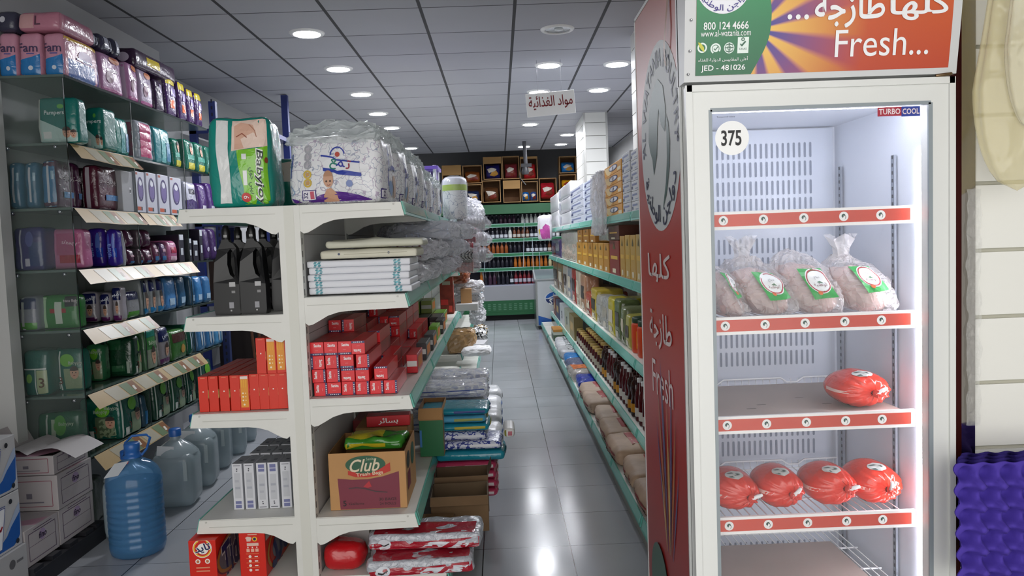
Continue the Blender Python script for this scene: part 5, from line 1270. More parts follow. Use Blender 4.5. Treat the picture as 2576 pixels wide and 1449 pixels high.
NEAR = 3.90
_cnt = {}
def wall_pack(si, typ, a, b, top, hx, desc, dec=(), cat='sanitary pack', lift=0.0, dep=0.24, soft=True, crink=True, yoff=0.0, xoff=0.0, rz=None, X0=None, mid=None, xmax=0.02):
    z = LZ[si]+0.001+lift; ybase = {0: 200, 1: 355, 2: 518, 3: 678, 4: 838, 5: 1000, 6: 1130}[si]
    mat = hx if not isinstance(hx, str) else (G(hx, 0.25, 26, 0.6) if crink else P(hx, 0.35))
    Yf = NEAR+yoff
    if typ == 'E':      # faces the shop entrance
        xa, xb = atY(a, ybase, Yf).x, atY(b, ybase, Yf).x; xa = max(xa, LWALL+0.012); xb = min(xb, LX+xmax)
        h = atY((a+b)/2, top, Yf).z-z; w, d = (xb-xa)-0.004, dep; loc = ((xa+xb)/2, Yf+d/2, z); r_ = 0 if rz is None else rz
    elif typ == 'C':    # near end and long side both in view
        xa, xc = atY(a, ybase, Yf).x, atY(mid, ybase, Yf).x; yb = atX(b, ybase, xc).y
        h = atY(mid, top, Yf).z-z; w, d = yb-Yf-0.004, xc-xa-0.004; loc = ((xa+xc)/2, (Yf+yb)/2, z); r_ = PI/2
    else:               # faces the aisle
        X_ = LX if X0 is None else X0
        ya, yb = atX(a, ybase, X_).y, atX(b, ybase, X_).y
        h = atX((a+b)/2, top, X_).z-z; w, d = (yb-ya)-0.005, min(dep, 0.235); loc = (X_-0.006-d/2+xoff, (ya+yb)/2, z); r_ = PI/2 if rz is None else rz
    for dv in DV[1:]:      # stay inside one glass bay
        if typ == 'E' and Yf < dv < Yf+d: d = dv-0.008-Yf; loc = (loc[0], Yf+d/2, z)
        if typ == 'F' and ya-0.006 < dv < yb+0.006:
            if dv-ya > yb-dv: yb = dv-0.008
            else: ya = dv+0.008
            w = yb-ya-0.005; loc = (loc[0], (ya+yb)/2, z)
    if typ == 'F': w -= 0.009
    k = _cnt.get(si, 0); _cnt[si] = k+1
    pos = f'on the {SHN[si]} glass shelf'
    nm = 'carton' if not crink else 'diaper_pack' if cat == 'diaper pack' else 'sanitary_pack'
    def des(p):
        for q in dec:
            t = q[0]
            if t == 'r': p.rect(q[1], *q[2:6], (G(q[6]) if crink else P(q[6])) if isinstance(q[6], str) else q[6], q[7] if len(q) > 7 else 0)
            elif t == 'e': p.ell(q[1], *q[2:6], P(q[6], 0.35), q[7] if len(q) > 7 else 1)
            elif t == 'o': p.ell(q[1], *q[2:6], P(q[6], 0.35), q[7] if len(q) > 7 else 1, 24, 0.84)
            elif t == 'p': p.poly(q[1], q[2], G(q[3]), q[4] if len(q) > 4 else 0)
            elif t == 't': p.text(q[1], q[2], q[3], q[4], q[5]*p.size(q[1])[1]*2, P(q[6], 0.4), q[7] if len(q) > 7 else 0, 4, 0.012, W=None)
            elif t == 'b':      # baby face picture
                f, u, v, s_ = q[1:5]; p.ell(f, u, v, s_, s_*1.2, P('c89a80', 0.4), 2); p.ell(f, u, v+s_*.35, s_*1.02, s_*.95, P('3a2a24', 0.5), 3, 16, 0.0, 0.1, PI-0.1)
                for e_ in (-.38, .38): p.ell(f, u+e_*s_, v+.05*s_, s_*.12, s_*.14, P('2a1c18'), 4, 8)
                p.ell(f, u, v-.5*s_, s_*.28, s_*.12, P('9c4a40'), 4, 8); p.ell(f, u, v-.2*s_, s_*.1, s_*.1, P('b4826a'), 4, 8)
    n = ORD[k] if k < 30 else str(k)
    lab = f'{desc}, {n} from the near end, {SHN[si]} glass shelf'
    kw = dict(r=min(0.022, w/3, h/3), bulge=(0.001, 0.007, 0.003), wr=0.0045, fr=13, n=6, seed=si*31+k, pinch=0.08) if soft else HARD
    return goods(nm, lab, cat, w, d, h, mat, loc, r_, des, 'packs on the glass wall shelving', **kw)
FOM = [('r', 'front', -1, 1, -1, -.25, '2a78b8'), ('p', 'front', [(-1, -.25), (-.3, -.18), (.3, -.12), (1, .02), (1, -.3), (-1, -.3)], '2a78b8'), ('t', 'front', 'Fam', -.05, .3, .2, '463a5c'), ('r', 'front', -.2, .5, .0, .05, '5a5a9c', 3), ('e', 'front', .1, -.62, .22, .1, 'cfd6e0')]
FOMS = FOM+[('r', 'right', -1, 1, -1, -.1, '1c56a8'), ('r', 'right', -.95, .95, .72, .95, 'd8aa20'), ('e', 'right', .2, .2, .4, .3, '9c7aa8'), ('r', 'right', -.3, .6, -.02, .08, '4a6ab0', 2)]
for a, b, s_ in ((-14, 46, FOM), (49, 107, FOM), (111, 164, FOMS)):
    wall_pack(0, 'E', a, b, 80, 'c88fa4', 'pink and blue sanitary pack', s_, dep=0.34)
wall_pack(0, 'E', -8, 50, 25, '3a3a4c', 'charcoal pack lying on other packs', [('e', 'front', -.2, .1, .3, .3, 'c8c8d0')], lift=0.225, dep=0.3)
wall_pack(0, 'E', 52, 160, 26, 'b8798c', 'dusty pink pack lying on other packs', [('r', 'front', -.95, -.2, -.8, .8, 'c89a9c'), ('t', 'front', 'L', 0, 0, .5, '5c3a4c'), ('r', 'right', -1, 1, -1, 1, 'a86a80')], lift=0.225, dep=0.34)
wall_pack(0, 'F', 243, 252, 140, '6a4a9c', 'thin violet sanitary pack')
MAU = [('r', 'left', -.9, .9, -.9, .9, 'b4a8b8'), ('e', 'front', -.3, -.2, .3, .3, '6a2a50'), ('e', 'front', .3, .75, .5, .18, 'b8642c'), ('r', 'front', -.5, .4, .1, .25, 'e0d2dc', 1), ('r', 'front', -1, 1, -1, -.75, 'a04a84', 1)]
wall_pack(0, 'F', 256, 312, 140, 'a878a0', 'mauve crinkled sanitary pack', MAU); wall_pack(0, 'F', 314, 350, 158, 'a878a0', 'mauve crinkled sanitary pack', MAU); wall_pack(0, 'F', 352, 386, 178, 'a090a8', 'pale mauve crinkled sanitary pack', MAU)
for a, b, t_ in ((238, 268, 84), (270, 300, 92), (302, 332, 104)): wall_pack(0, 'F', a, b, t_, '34344a', 'navy and silver crinkled pack stacked high', [('r', 'front', -.5, .2, -.6, .7, 'a4a6b4'), ('r', 'front', .4, .8, -.8, .4, '8a8c9c')], lift=0.235, xoff=-0.02)
wall_pack(0, 'F', 390, 414, 200, '2c1438', 'dark purple tall sanitary carton', [('r', 'left', -.6, -.1, -.8, .8, '9a8aa8', 1), ('r', 'front', -.2, .4, .2, .7, '8a7a9c')], crink=True)
PYO = [('r', 'front', -.95, .95, .55, .95, 'c8b420'), ('r', 'front', -.5, .3, -.6, -.2, 'd8622c', 1), ('r', 'front', -.3, .7, 0, .4, '8a7ab0', 1), ('r', 'left', -.8, .8, .2, .8, 'b4a8b4')]
for a, b, t_ in ((418, 444, 190), (446, 468, 205), (470, 488, 222), (490, 507, 232)): wall_pack(0, 'F', a, b, t_, '3c1c56', 'purple, yellow and orange sanitary pack', PYO)
wall_pack(0, 'F', 345, 462, 150, '301636', 'long dark purple pack lying on others', [('r', 'front', -.5, .1, -.4, .5, 'c0aa20'), ('e', 'left', .3, 0, .35, .5, 'b4a8bc'), ('r', 'left', -.6, .0, -.1, .1, '8a7a98', 1)], lift=0.225, dep=0.2)
PMP = [('p', 'front', [(-1, -1), (1, -1), (1, -.55), (.2, -.4), (-.5, -.1), (-1, .1)], 'b4cfc8'), ('b', 'front', .45, -.55, .2), ('t', 'front', 'Pampers', -.1, .3, .12, 'dfeeee'), ('e', 'front', .2, .6, .16, .1, '5aa840'), ('r', 'left', -.9, .9, -.9, .9, 'c8cec8'), ('r', 'front', -.7, -.3, -.8, -.5, 'd8dcd8', 2)]
wall_pack(1, 'E', 96, 209, 244, '0f7068', 'teal diaper pack with white edge', PMP+[('b', 'front', .78, -.62, .15), ('r', 'front', -.97, -.82, -.9, .95, 'c8cec8', 2)], 'diaper pack', dep=0.1, xmax=.05)
wall_pack(1, 'E', 213, 284, 268, '0f6c62', 'dark teal diaper pack with two baby faces', PMP+[('b', 'front', .85, -.6, .16)], 'diaper pack', dep=.16, yoff=.3)
TB = [('r', 'front', -.3, .2, -.9, .9, '4a9a9c'), ('r', 'front', .3, .9, -.8, .2, '3a7aa0'), ('r', 'left', -.7, .7, -.8, .8, '2c7c74')]
wall_pack(1, 'F', 292, 346, 300, '1f7f74', 'sea-green and blue diaper pack', TB, 'diaper pack')
for lv in range(4): wall_pack(1, 'F', 349, 388, 386-18-lv*19, 'b0b4c0', 'flat white and magenta piled pack', [('r', 'front', -.8, .6, -.7, .6, 'a8205c'), ('r', 'left', -.7, .7, -.6, .6, 'a8205c')], lift=lv*0.046) if False else wall_pack(1, 'F', 349, 388, 360-lv*18, 'b0b4c0', 'flat white and magenta piled pack', [('r', 'front', -.8, .6, -.7, .6, 'a8205c'), ('r', 'left', -.7, .7, -.6, .6, 'a8205c')], lift=lv*0.05)
wall_pack(1, 'F', 391, 432, 322, '2a7c84', 'blue-green diaper pack', TB, 'diaper pack')
GY = [('r', 'front', -.7, .7, -.95, -.5, 'b8b02c'), ('b', 'front', 0, .4, .3), ('r', 'front', -.8, .8, -.3, 0, '4a9a8a')]
for a, b, t_ in ((438, 466, 350), (468, 492, 352), (494, 516, 360), (518, 540, 368)): wall_pack(1, 'F', a, b, t_, '1a6a58', 'green diaper pack with yellow corner', GY, 'diaper pack')
BL = [('r', 'front', -.25, .05, -.98, .98, 'c0c4cc'), ('r', 'front', .35, .7, .2, .55, '8fb0c4', 1)]
for a, b in ((22, 59), (63, 101)): wall_pack(2, 'E', a, b, 408, '2a6484', 'steel blue sanitary pack with a white stripe', BL, dep=0.2)
MR = [('t', 'front', ar('برايفت'), 0, .3, .16, 'cfc4c8'), ('r', 'front', -.4, .8, -.55, -.3, '3a78b0', 1), ('r', 'left', -.4, .1, -.9, .9, 'b0a8b0')]
MRB = MR[:2]+[('r', 'left', -1, 1, -1, 1, '2a6c98'), ('r', 'left', -.2, .1, -.98, .98, 'c0c4cc', 1), ('r', 'left', .35, .7, .2, .55, '8fb0c4', 1)]
wall_pack(2, 'C', 106, 192, 401, '4c1a40', 'plum sanitary pack with a blue end', MRB, mid=147); wall_pack(2, 'F', 193, 214, 412, '4c1a40', 'plum sanitary pack with white lettering', MR, X0=-2.225, dep=.085)
wall_pack(2, 'F', 218, 246, 425, '1c0c14', 'near-black filler block for the shaded gap', [], X0=-2.22, dep=.085)  # no pack here: near-black block paints the shade of the gap
wall_pack(2, 'F', 250, 306, 420, '50182c', 'maroon sanitary pack with white lettering', MR, X0=-2.15, dep=.09)
wall_pack(2, 'F', 311, 343, 432, P('98989c', .4), 'grey carton end', [('r', 'front', .3, .6, -.1, .2, 'd0d0d4'), ('r', 'front', .35, .55, -.05, .1, '2c2c34', 1)], crink=False, soft=False)
OV = [('o', 'front', 0, .15, .62, .6, '3a2a68'), ('e', 'front', 0, .1, .5, .42, '6a5a94'), ('e', 'front', 0, .45, .3, .14, 'd8d8e4', 2), ('r', 'front', -.9, -.1, -.9, -.72, 'b84a24'), ('r', 'front', -.05, .2, -.9, -.72, '2a2a30'), ('r', 'front', -.9, -.5, .84, .95, 'a85a4c'), ('r', 'left', -.6, .6, -.6, .6, 'b4b4bc')]
for a, b, t_ in ((346, 371, 433), (373, 400, 436), (402, 430, 441), (432, 462, 448)): wall_pack(2, 'F', a, b, t_, P('bdbdca', .4), 'white carton with a purple oval', OV, crink=False, soft=False)
wall_pack(2, 'F', 466, 500, 458, 'b0b0c0', 'white and purple crinkled sanitary pack', [('p', 'front', [(-1, -1), (1, -1), (1, -.2), (0, .0), (-1, -.1)], '3a2464'), ('r', 'front', -.4, .5, .3, .6, '2a2a3c', 1)])
for a, b in ((504, 524), (526, 546)): wall_pack(2, 'F', a, b, 462, '4a2a70', 'violet sanitary pack with white label', [('r', 'left', -.8, .4, -.8, .8, '8a84a8'), ('r', 'front', -.5, .5, -.7, -.3, 'c8c4d4')])
wall_pack(3, 'E', 33, 114, 572, '35266e', 'deep violet sanitary pack with white edge', [('r', 'front', -.5, -.4, -.9, .9, 'c4c0d0', 1), ('r', 'front', .1, .95, -.8, .3, '24306c'), ('e', 'front', .15, .45, .25, .35, '4a4a8c'), ('r', 'front', -.2, .1, -.8, -.45, 'b8b4c4', 2)], dep=0.16)
wall_pack(3, 'E', 117, 216, 577, 'b86a94', 'pink sanitary pack with red label', [('r', 'front', -.75, -.66, -.9, .9, 'cfa0b4', 1), ('r', 'front', -.25, .8, -.7, -.3, 'a01838', 2), ('t', 'front', 'Always', .3, .3, .13, 'e0b8cc', 3), ('r', 'front', -.4, .92, -.3, .8, 'a84a78')], yoff=.1, dep=.09)
ULT = [('e', 'front', -.4, .1, .22, .7, '4a5cc0'), ('e', 'front', .4, .3, .25, .5, '5a78cc'), ('r', 'front', .2, .95, -.5, 0, '2048b8', 1), ('t', 'front', 'ultra', -.35, -.1, .14, '8aa8e8', PI/2)]
wall_pack(3, 'E', 219, 266, 575, '3a1f8c', 'indigo sanitary pack with blue petals', ULT, yoff=.37, dep=.07); wall_pack(3, 'E', 268, 314, 578, '34208c', 'indigo sanitary pack with blue petals', ULT, yoff=.37, dep=.07)
wall_pack(3, 'F', 316, 323, 580, 'b8bcc0', 'thin white pack edge-on')
for i, (a, b) in enumerate(((326, 345), (347, 366), (368, 388))):
    wall_pack(3, 'F', a, b, 625, '4a1c3c', 'small maroon sanitary pack', [('r', 'front', -.6, .6, -.8, -.5, '3a6a9c'), ('r', 'front', -.5, .5, .0, .2, 'b08a98')]); wall_pack(3, 'F', a, b, 578, '4a1c3c', 'small maroon sanitary pack stacked on another', [('r', 'front', -.5, .5, -.1, .1, '9a7a8c')], lift=0.105)
for a, b, c in ((391, 407, '5a2040'), (409, 425, '4c2a58')): wall_pack(3, 'F', a, b, 610, c, 'small plum sanitary pack', [('r', 'front', -.7, .7, -.7, -.3, '3a6a9c'), ('r', 'front', -.5, .5, .1, .4, 'c09aac')])
wall_pack(3, 'F', 427, 453, 606, 'b0648c', 'small pink sanitary pack with red label', [('r', 'front', -.5, .6, -.1, .4, 'a82448'), ('r', 'front', -.6, .6, -.8, -.4, 'd8b0c4')])
for i, (a, b, t_) in enumerate(((456, 470, 590), (474, 489, 600), (491, 505, 605), (508, 517, 578))): wall_pack(3, 'F', a, b, t_, P('2a2434', .3), 'slim dark bottle-shaped carton with white cap', [('r', 'front', -.8, .8, .6, 1, 'c4c8d0'), ('r', 'front', -.5, .5, -.5, 0, 'b4b8c0')], crink=False, cat='carton', soft=False)
for a, b in ((519, 534), (536, 552)): wall_pack(3, 'F', a, b, 576, '42285c', 'purple sanitary pack with a number mark', [('r', 'left', -.8, .8, -.9, .9, '5a4a74'), ('e', 'front', 0, -.3, .4, .15, 'b8b0c8')])
BM = [('r', 'front', -1, 1, .25, 1, '141a4c'), ('t', 'front', ar('بامبي'), .1, .55, .22, 'd4d8e4'), ('r', 'front', -1, 1, -1, -.65, '5a2058'), ('b', 'front', .2, -.2, .3)]
wall_pack(4, 'E', 38, 98, 748, '8a8a98', 'grey and green diaper pack with navy top', [('r', 'front', -1, 1, .3, 1, '26285c'), ('r', 'front', -1, 1, -1, -.5, '4c9a2c'), ('r', 'front', -.6, -.3, -.98, .98, 'c8ccc8', 2)], 'diaper pack', dep=0.16)
wall_pack(4, 'E', 100, 203, 742, '2f7a34', 'bright green diaper pack with dark label', [('r', 'front', .35, 1, .3, .95, '2a1a2c'), ('t', 'front', 'Nice Baby', .68, .62, .1, 'cfc4c8'), ('r', 'front', -.85, -.6, -.95, .95, 'a8c8a0', 1), ('r', 'front', -.15, .2, -.7, .6, 'c8d4c4', 1), ('r', 'front', -.4, .4, -.05, .2, 'a02c2c')], 'diaper pack', dep=0.09, yoff=.06)
for a, b, t_, yo in ((205, 250, 736, .36), (252, 282, 738, .36), (284, 319, 722, .37)): wall_pack(4, 'E', a, b, t_, '9a949c', 'navy-topped diaper pack with white Arabic lettering', BM, 'diaper pack', yoff=yo, dep=.075)
wall_pack(4, 'F', 323, 362, 730, '8c8c90', 'grey and green diaper pack with navy top', [('r', 'front', -1, 1, .35, 1, '2a2c5c'), ('t', 'front', ar('بامبي'), 0, .65, .14, 'b8bccc'), ('r', 'front', -1, 1, -1, -.5, '4a8a30')], 'diaper pack')
for i, (a, b, t_) in enumerate(((364, 383, 702), (385, 402, 700), (404, 422, 698))): wall_pack(4, 'F', a, b, t_, 'a4a8ac', 'slim navy-topped diaper pack with blue base', [('r', 'front', -1, 1, .3, 1, '1a1f58'), ('r', 'front', -1, 1, -1, -.6, '2a80b8'), ('b', 'front', 0, -.2, .4)], 'diaper pack')
for a, b, c in ((425, 454, '4a86c4'), (457, 478, '2a567c'), (480, 499, '2c5a80'), (501, 520, '3a78b0'), (522, 541, '356a9c')): wall_pack(4, 'F', a, b, 694, c, 'light blue diaper pack' if c == '4a86c4' else 'dusky blue diaper pack', [('r', 'left', -.6, .6, -.9, .9, '3f6f98'), ('r', 'front', -.5, .5, -.7, -.3, 'a8c4dc')], 'diaper pack')
NAT = [('e', 'front', .1, .5, .4, .3, '6ab030'), ('r', 'front', -.95, -.85, -.98, .98, 'c4ccc4', 2), ('r', 'front', -.1, .9, -.9, .1, '8a9a78'), ('b', 'front', .5, -.1, .25), ('r', 'front', -.7, -.4, -.85, -.5, 'd4d8d0', 2), ('t', 'front', '3', -.3, -.45, .18, '5a3020')]
wall_pack(5, 'E', 55, 127, 884, '0f5a50', 'deep green diaper pack with T-shaped band', [('r', 'front', -.95, .9, .18, .24, 'd0d6d0', 2), ('r', 'front', .0, .08, -.95, .2, 'd0d6d0', 2), ('e', 'front', -.45, -.2, .22, .2, '78b040'), ('r', 'front', .12, .95, -.9, .15, 'a4b088'), ('t', 'front', '3', .5, -.4, .22, '5a3a24')], 'diaper pack', dep=0.18)
wall_pack(5, 'E', 129, 216, 880, '126050', 'deep green diaper pack with white seam', NAT+[('t', 'front', 'Babyjoy', .6, .35, .1, 'b8c4b4'), ('r', 'front', -.36, -.28, -.96, .96, 'd0d6d0', 3)], 'diaper pack', dep=0.09, yoff=.1)
wall_pack(5, 'E', 219, 267, 868, '2c6a44', 'mottled green diaper pack with lettering', NAT+[('t', 'front', 'Babyjoy', .3, .6, .12, 'a8b8a4')], 'diaper pack', yoff=.38, dep=.09)
wall_pack(5, 'E', 270, 342, 850, '0f3a24', 'large dark green diaper pack', [('r', 'front', -.8, .2, .4, .9, '1c5030'), ('r', 'front', -.5, .4, -.7, -.4, '2a5a3a'), ('r', 'front', .55, .75, -.8, -.2, 'a0aca0')], 'diaper pack', yoff=.5, dep=.09)
wall_pack(5, 'F', 344, 368, 842, '105040', 'narrow green diaper pack with white seam', NAT, 'diaper pack')
wall_pack(5, 'F', 371, 408, 824, '3a7a3c', 'leaf green diaper pack with a baby picture', [('r', 'front', -.9, .9, -.9, .0, '8a9480'), ('b', 'front', .1, -.3, .35), ('r', 'front', -.9, .9, .6, .95, '0f6a5c'), ('t', 'front', 'Babyjoy', .1, .3, .13, 'b4c4a8')], 'diaper pack')
wall_pack(5, 'F', 411, 440, 820, '8a8488', 'navy-topped diaper pack with purple base', BM, 'diaper pack')
wall_pack(5, 'F', 443, 482, 826, '3a7030', 'green diaper pack with brown label', [('r', 'front', -.9, .9, .2, .8, '4a2420'), ('e', 'front', .3, -.3, .3, .3, 'b88a3c')], 'diaper pack')
for a, b, c in ((485, 508, '1c5a48'), (510, 530, '4a80b4'), (532, 552, '3f78ac'), (554, 574, '5a9ccc')): wall_pack(5, 'F', a, b, 812, c, f'{"green" if c == "1c5a48" else "sky blue"} diaper pack with white bottles printed', [('e', 'front', -.3, 0, .2, .6, 'b8c8d8'), ('e', 'front', .4, -.1, .2, .6, 'a8bccc')], 'diaper pack')
wall_pack(6, 'E', 57, 207, 1040, '145a3c', 'large dark green diaper pack with white seams', [('r', 'front', -.55, -.47, -.98, .98, 'c0c8c0', 2), ('r', 'front', -.3, -.1, -.9, .7, 'a8b8a0', 1), ('e', 'front', .1, .4, .3, .5, '4f9a38'), ('t', 'front', 'Babyjoy', .4, .45, .11, 'a8bca0')], 'diaper pack', dep=0.09, yoff=.08)
wall_pack(6, 'E', 212, 308, 1010, '124a40', 'wide dark green diaper pack with lettering', NAT+[('t', 'front', 'Babyjoy', .0, .45, .11, 'b0bcac'), ('t', 'front', 'Babyjoy', .6, .62, .11, 'b0bcac'), ('r', 'front', -.3, .9, -.9, .2, '5a6a50')], 'diaper pack', yoff=.33, dep=.07)
wall_pack(6, 'F', 311, 366, 985, '14584a', 'dark green diaper pack with a baby picture', NAT, 'diaper pack'); wall_pack(6, 'F', 369, 393, 985, '2a4a5c', 'slate blue diaper pack', [('r', 'front', -.6, .6, -.8, 0, '2a6a9c')], 'diaper pack')
for a, b, t_, c in ((400, 440, 948, '12402c'), (443, 480, 935, '1c5236'), (483, 515, 915, '0f4a38'), (518, 550, 900, '184c40')): wall_pack(6, 'F', a, b, t_, c, 'dark green diaper pack, far bay', NAT, 'diaper pack')

# ---------------------------------------------------------------- cartons at the bottom left
def d_tis(p):
    pk_, ln = P('b58a9c', .5), P('4a3450', .5)
    p.poly('top', [(-1, -1), (.4, -1), (1, -.3), (1, .6), (-.2, -.2), (-1, -.6)], pk_, 0)
    for f in ('front', 'right'):
        for a, b in (((-.8, -.75), (-.8, .7)), ((-.8, .7), (.8, .7)), ((.8, .7), (.8, -.75)), ((-.8, -.75), (.8, -.75))): p.line(f, [a, b], 0.003, P('8a4a58') if f == 'front' else ln, 0)
        p.line(f, [(-.8, 0), (.8, 0)], 0.0015, ln, 0) if f == 'right' else None
    p.ell('right', 0, .35, .2, .3, P('9a86a4', .5), 0); p.text('right', 'fino', 0, .35, 0.028, P('2c2234'), 0, 3, 0.02, 0.2); p.line('right', [(-.5, .82), (.6, .84)], 0.003, ln, 0)
    p.rect('front', -.1, .1, -.3, .0, P('6a6670'), 0); p.rect('front', -.5, .5, -.55, -.48, P('6a6670'), 0)
CT = CB('a8a2a2', .04, 4, .6, 0)
cx0, cx1 = -2.365, -2.1
for i, z in enumerate((0.10, 0.268)):
    goods('tissue_carton', ('pinkish white tissue carton at the bottom of the stack by the water bottle', 'pinkish white tissue carton in the middle of the stack by the water bottle')[i], 'cardboard box', cx1-cx0, 0.30, 0.165, CT, ((cx0+cx1)/2+0.004*i, 3.69, z), 0.0, d_tis, 'tissue cartons', **HARD)
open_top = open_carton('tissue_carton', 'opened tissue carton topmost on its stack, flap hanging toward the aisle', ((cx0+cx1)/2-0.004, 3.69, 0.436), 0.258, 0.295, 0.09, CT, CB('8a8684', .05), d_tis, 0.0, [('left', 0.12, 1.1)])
mb = MB(); mb.sheet(lambda u, v: (cx1-0.13+0.21*v-(-0.0), 3.57+0.26*u, 0.535+0.02*math.sin(PI*v)-0.07*max(0, v-.55)), 6, 8, CB('b4b0b0', .04, 4, .6, 0))
tq = mb; fl = kid('flap', mb, open_top, Vector(open_top.location))
mb = MB(); mb.sheet(lambda u, v: (cx0+0.005+0.13*v, 3.55+0.28*u, 0.53+0.03*math.sin(PI*v)), 3, 4, CB('b0acac', .04, 4, .6, 0)); kid('flap', mb, open_top, Vector(open_top.location))
goods('tissue_carton', 'pinkish white tissue carton standing alone in front of the stack', 'cardboard box', cx1-cx0+0.002, 0.25, 0.165, CT, ((cx0+cx1)/2, 3.405, 0.10), 0, d_tis, 'tissue cartons', **HARD)
mb = MB(); bkp = P('1c1c22', .5)
for y in (3.28, 3.42, 3.56, 3.70, 3.80): mb.box(-2.43, -2.07, y, y+0.07, 0.08, 0.098, bkp)
for x in (-2.38, -2.24, -2.1): mb.box(x-0.02, x+0.035, 3.28, 3.87, 0, 0.08, bkp)
tag(mb.build('plastic_pallet'), 'black plastic pallet under the tissue cartons', 'pallet')
def d_cups(p):
    blu, ln = P('1c58a8', .4), P('4a5a98', .5)
    p.poly('right', [(-1, -1), (1, -1), (1, .25), (.75, .1), (.3, -.45), (-.2, -.75), (-1, -.9)], blu, 0)
    p.poly('right', [(.1, -.55), (.75, .35), (.95, .55), (.95, .2), (.6, -.1)], P('a4b4cc', .5), 1)
    p.poly('right', [(-.9, -.78), (.02, -.78), (.28, .6), (-.9, .6)], P('e4e6ea', .5), 2)
    for a, b in (((.02, -.78), (.28, .6)), ((.28, .6), (-.9, .62)), ((.3, .66), (-.9, .7)), ((-.9, -.8), (.02, -.8))): p.line('right', [a, b], 0.003, ln, 3)
    p.line('right', [(-.4, -.2), (-.3, .05), (-.2, -.2), (-.1, .05), (0, -.15), (.1, .0)], 0.009, P('a82838', .5), 3); p.disc('right', .55, .72, 0.011, P('222226'), 3, n=14); p.disc('right', .75, -.8, 0.011, P('222226'), 3, n=14)
for i, z in enumerate((0.222, 0.462)):
    goods('cup_carton', f'white and blue paper cup carton, {("lower", "upper")[i]} of the two at the left edge', 'cardboard box', 0.24, 0.28, 0.236, CB('b9b9ba', .03, 4, .5, 0), (-2.222, 3.13, z), 0, d_cups, 'paper cup cartons', **HARD)
goods('carton', 'plain grey-white carton with a round stamp under the paper cup cartons', 'cardboard box', 0.25, 0.29, 0.22, CB('a9a9aa', .04, 4, .5, 0), (-2.215, 3.13, 0.001), 0, lambda p: (p.disc('right', .3, .5, 0.02, P('5a5a5c'), 0), p.rect('right', .5, .8, .45, .55, P('6a6a6c'), 0)), **HARD)

# ---------------------------------------------------------------- water bottles on the floor
blue, bcap = TINT('6aa8d8', 0.34, 0.05, 0.8), P('2c64ac', .3)
q = atZ(335, 1400, 0)
wbt = thing('water_bottle', 'large ribbed blue water bottle with a carrying handle on the floor', 'water bottle', (q.x, q.y+0.06, 0.001))
pr = [(0.0, 0.012), (0.06, 0.008), (0.1, 0.0), (0.12, 0.012), (0.127, 0.04)]
for k in range(9): z = 0.055+k*0.032; pr += [(0.127, z), (0.127, z+0.01), (0.121, z+0.018), (0.127, z+0.026)]
pr += [(0.127, 0.35), (0.124, 0.375), (0.108, 0.41), (0.08, 0.438), (0.052, 0.455), (0.04, 0.462), (0.037, 0.475)]
mb = MB(); mb.lathe(pr, blue, n=36, capt=False); mb.lathe([(r-0.003, z) for r, z in pr if 0.03 < z < 0.40][:-1], TINT('4a86b8', .35, .02), n=24); kid('body', mb, wbt)
mb = MB(); mb.lathe([(0.044, 0.468), (0.044, 0.478), (0.034, 0.482), (0.034, 0.50), (0.036, 0.502), (0.036, 0.532), (0.03, 0.538), (0.0, 0.538)], bcap, n=20); kid('cap', mb, wbt)
mb = MB(); mb.tube([(-.042, .01, .475), (-.045, .03, .53), (-.02, .05, .558), (.05, .05, .562), (.072, .04, .55), (.062, .02, .5), (.044, .0, .474)], 0.006, bcap, 8); kid('handle', mb, wbt)
mb = MB(); mb.sheet(lambda u, v: (-.055+.07*u-.03*(1-v), -.115-.004*u+.05*v, .40+.055*v+.012*u), 3, 2, P('cfd4d8', .4)); mb.sheet(lambda u, v: (-.03+.045*u, -.112+.045*(.75+.2*v), .40+.055*(.8+.2*v)+.012*u), 2, 1, P('a8383c', .4)); kid('label', mb, wbt)
clear = TINT('b4c2c8', 0.6, 0.15)
def water_jug():
    t = thing('water_jug', 'x', 'water jug', (0, 0, 0), 0, 'clear water jugs in a row on the floor')
    pk = Pk(0.225, 0.225, 0.31, clear, r=0.045, bulge=(0.006, 0.006, 0), n=5)
    pk.v = [((x*(1-0.0*z), y, z) if True else 0) for x, y, z in pk.v]; kid('body', pk, t)
    mb = MB(); prj = [(0.118, 0.295), (0.112, 0.312), (0.085, 0.338), (0.05, 0.362), (0.034, 0.372), (0.028, 0.38), (0.028, 0.405)]
    mb.lathe(prj, clear, n=20, capb=False, capt=False); kid('shoulder', mb, t)
    mb = MB(); mb.lathe([(0.034, 0.395), (0.034, 0.43), (0.03, 0.437), (0, 0.438)], P('2a62b0', .35), n=18); kid('cap', mb, t)
    mb = MB(); mb.box(0.07, 0.09, -0.124, -0.1225, 0.16, 0.27, P('b9c4c6', .3)); kid('grip', mb, t)
    mb = MB(); mb.sheet(lambda u, v: (-.075+.09*u, -.10+.02*v, .31+.05*v-.01*u), 2, 1, P('d0d4d8', .4)); kid('tag', mb, t)
    return t
w0 = water_jug()
spots = [(430, 1283), (482, 1232), (523, 1186), (555, 1150), (583, 1118)]
for i, (px, py) in enumerate(spots):
    q = atZ(px, py, 0); q.x += .03*(i > 2); lab = f'clear water jug with blue cap, {ORD[i]} in the row going back from the blue bottle'
    loc = (q.x, q.y+0.115, 0.001)
    if i == 0: w0.location = loc; w0.rotation_euler = (0, 0, .1); w0['label'] = lab
    else: dup(w0, loc, 0.1+.06*i, lab)
q = atZ(285, 1380, 0); dup(w0, (q.x+.0, q.y+0.2, 0.001), 0.3, 'clear water jug standing half hidden behind the blue ribbed bottle')
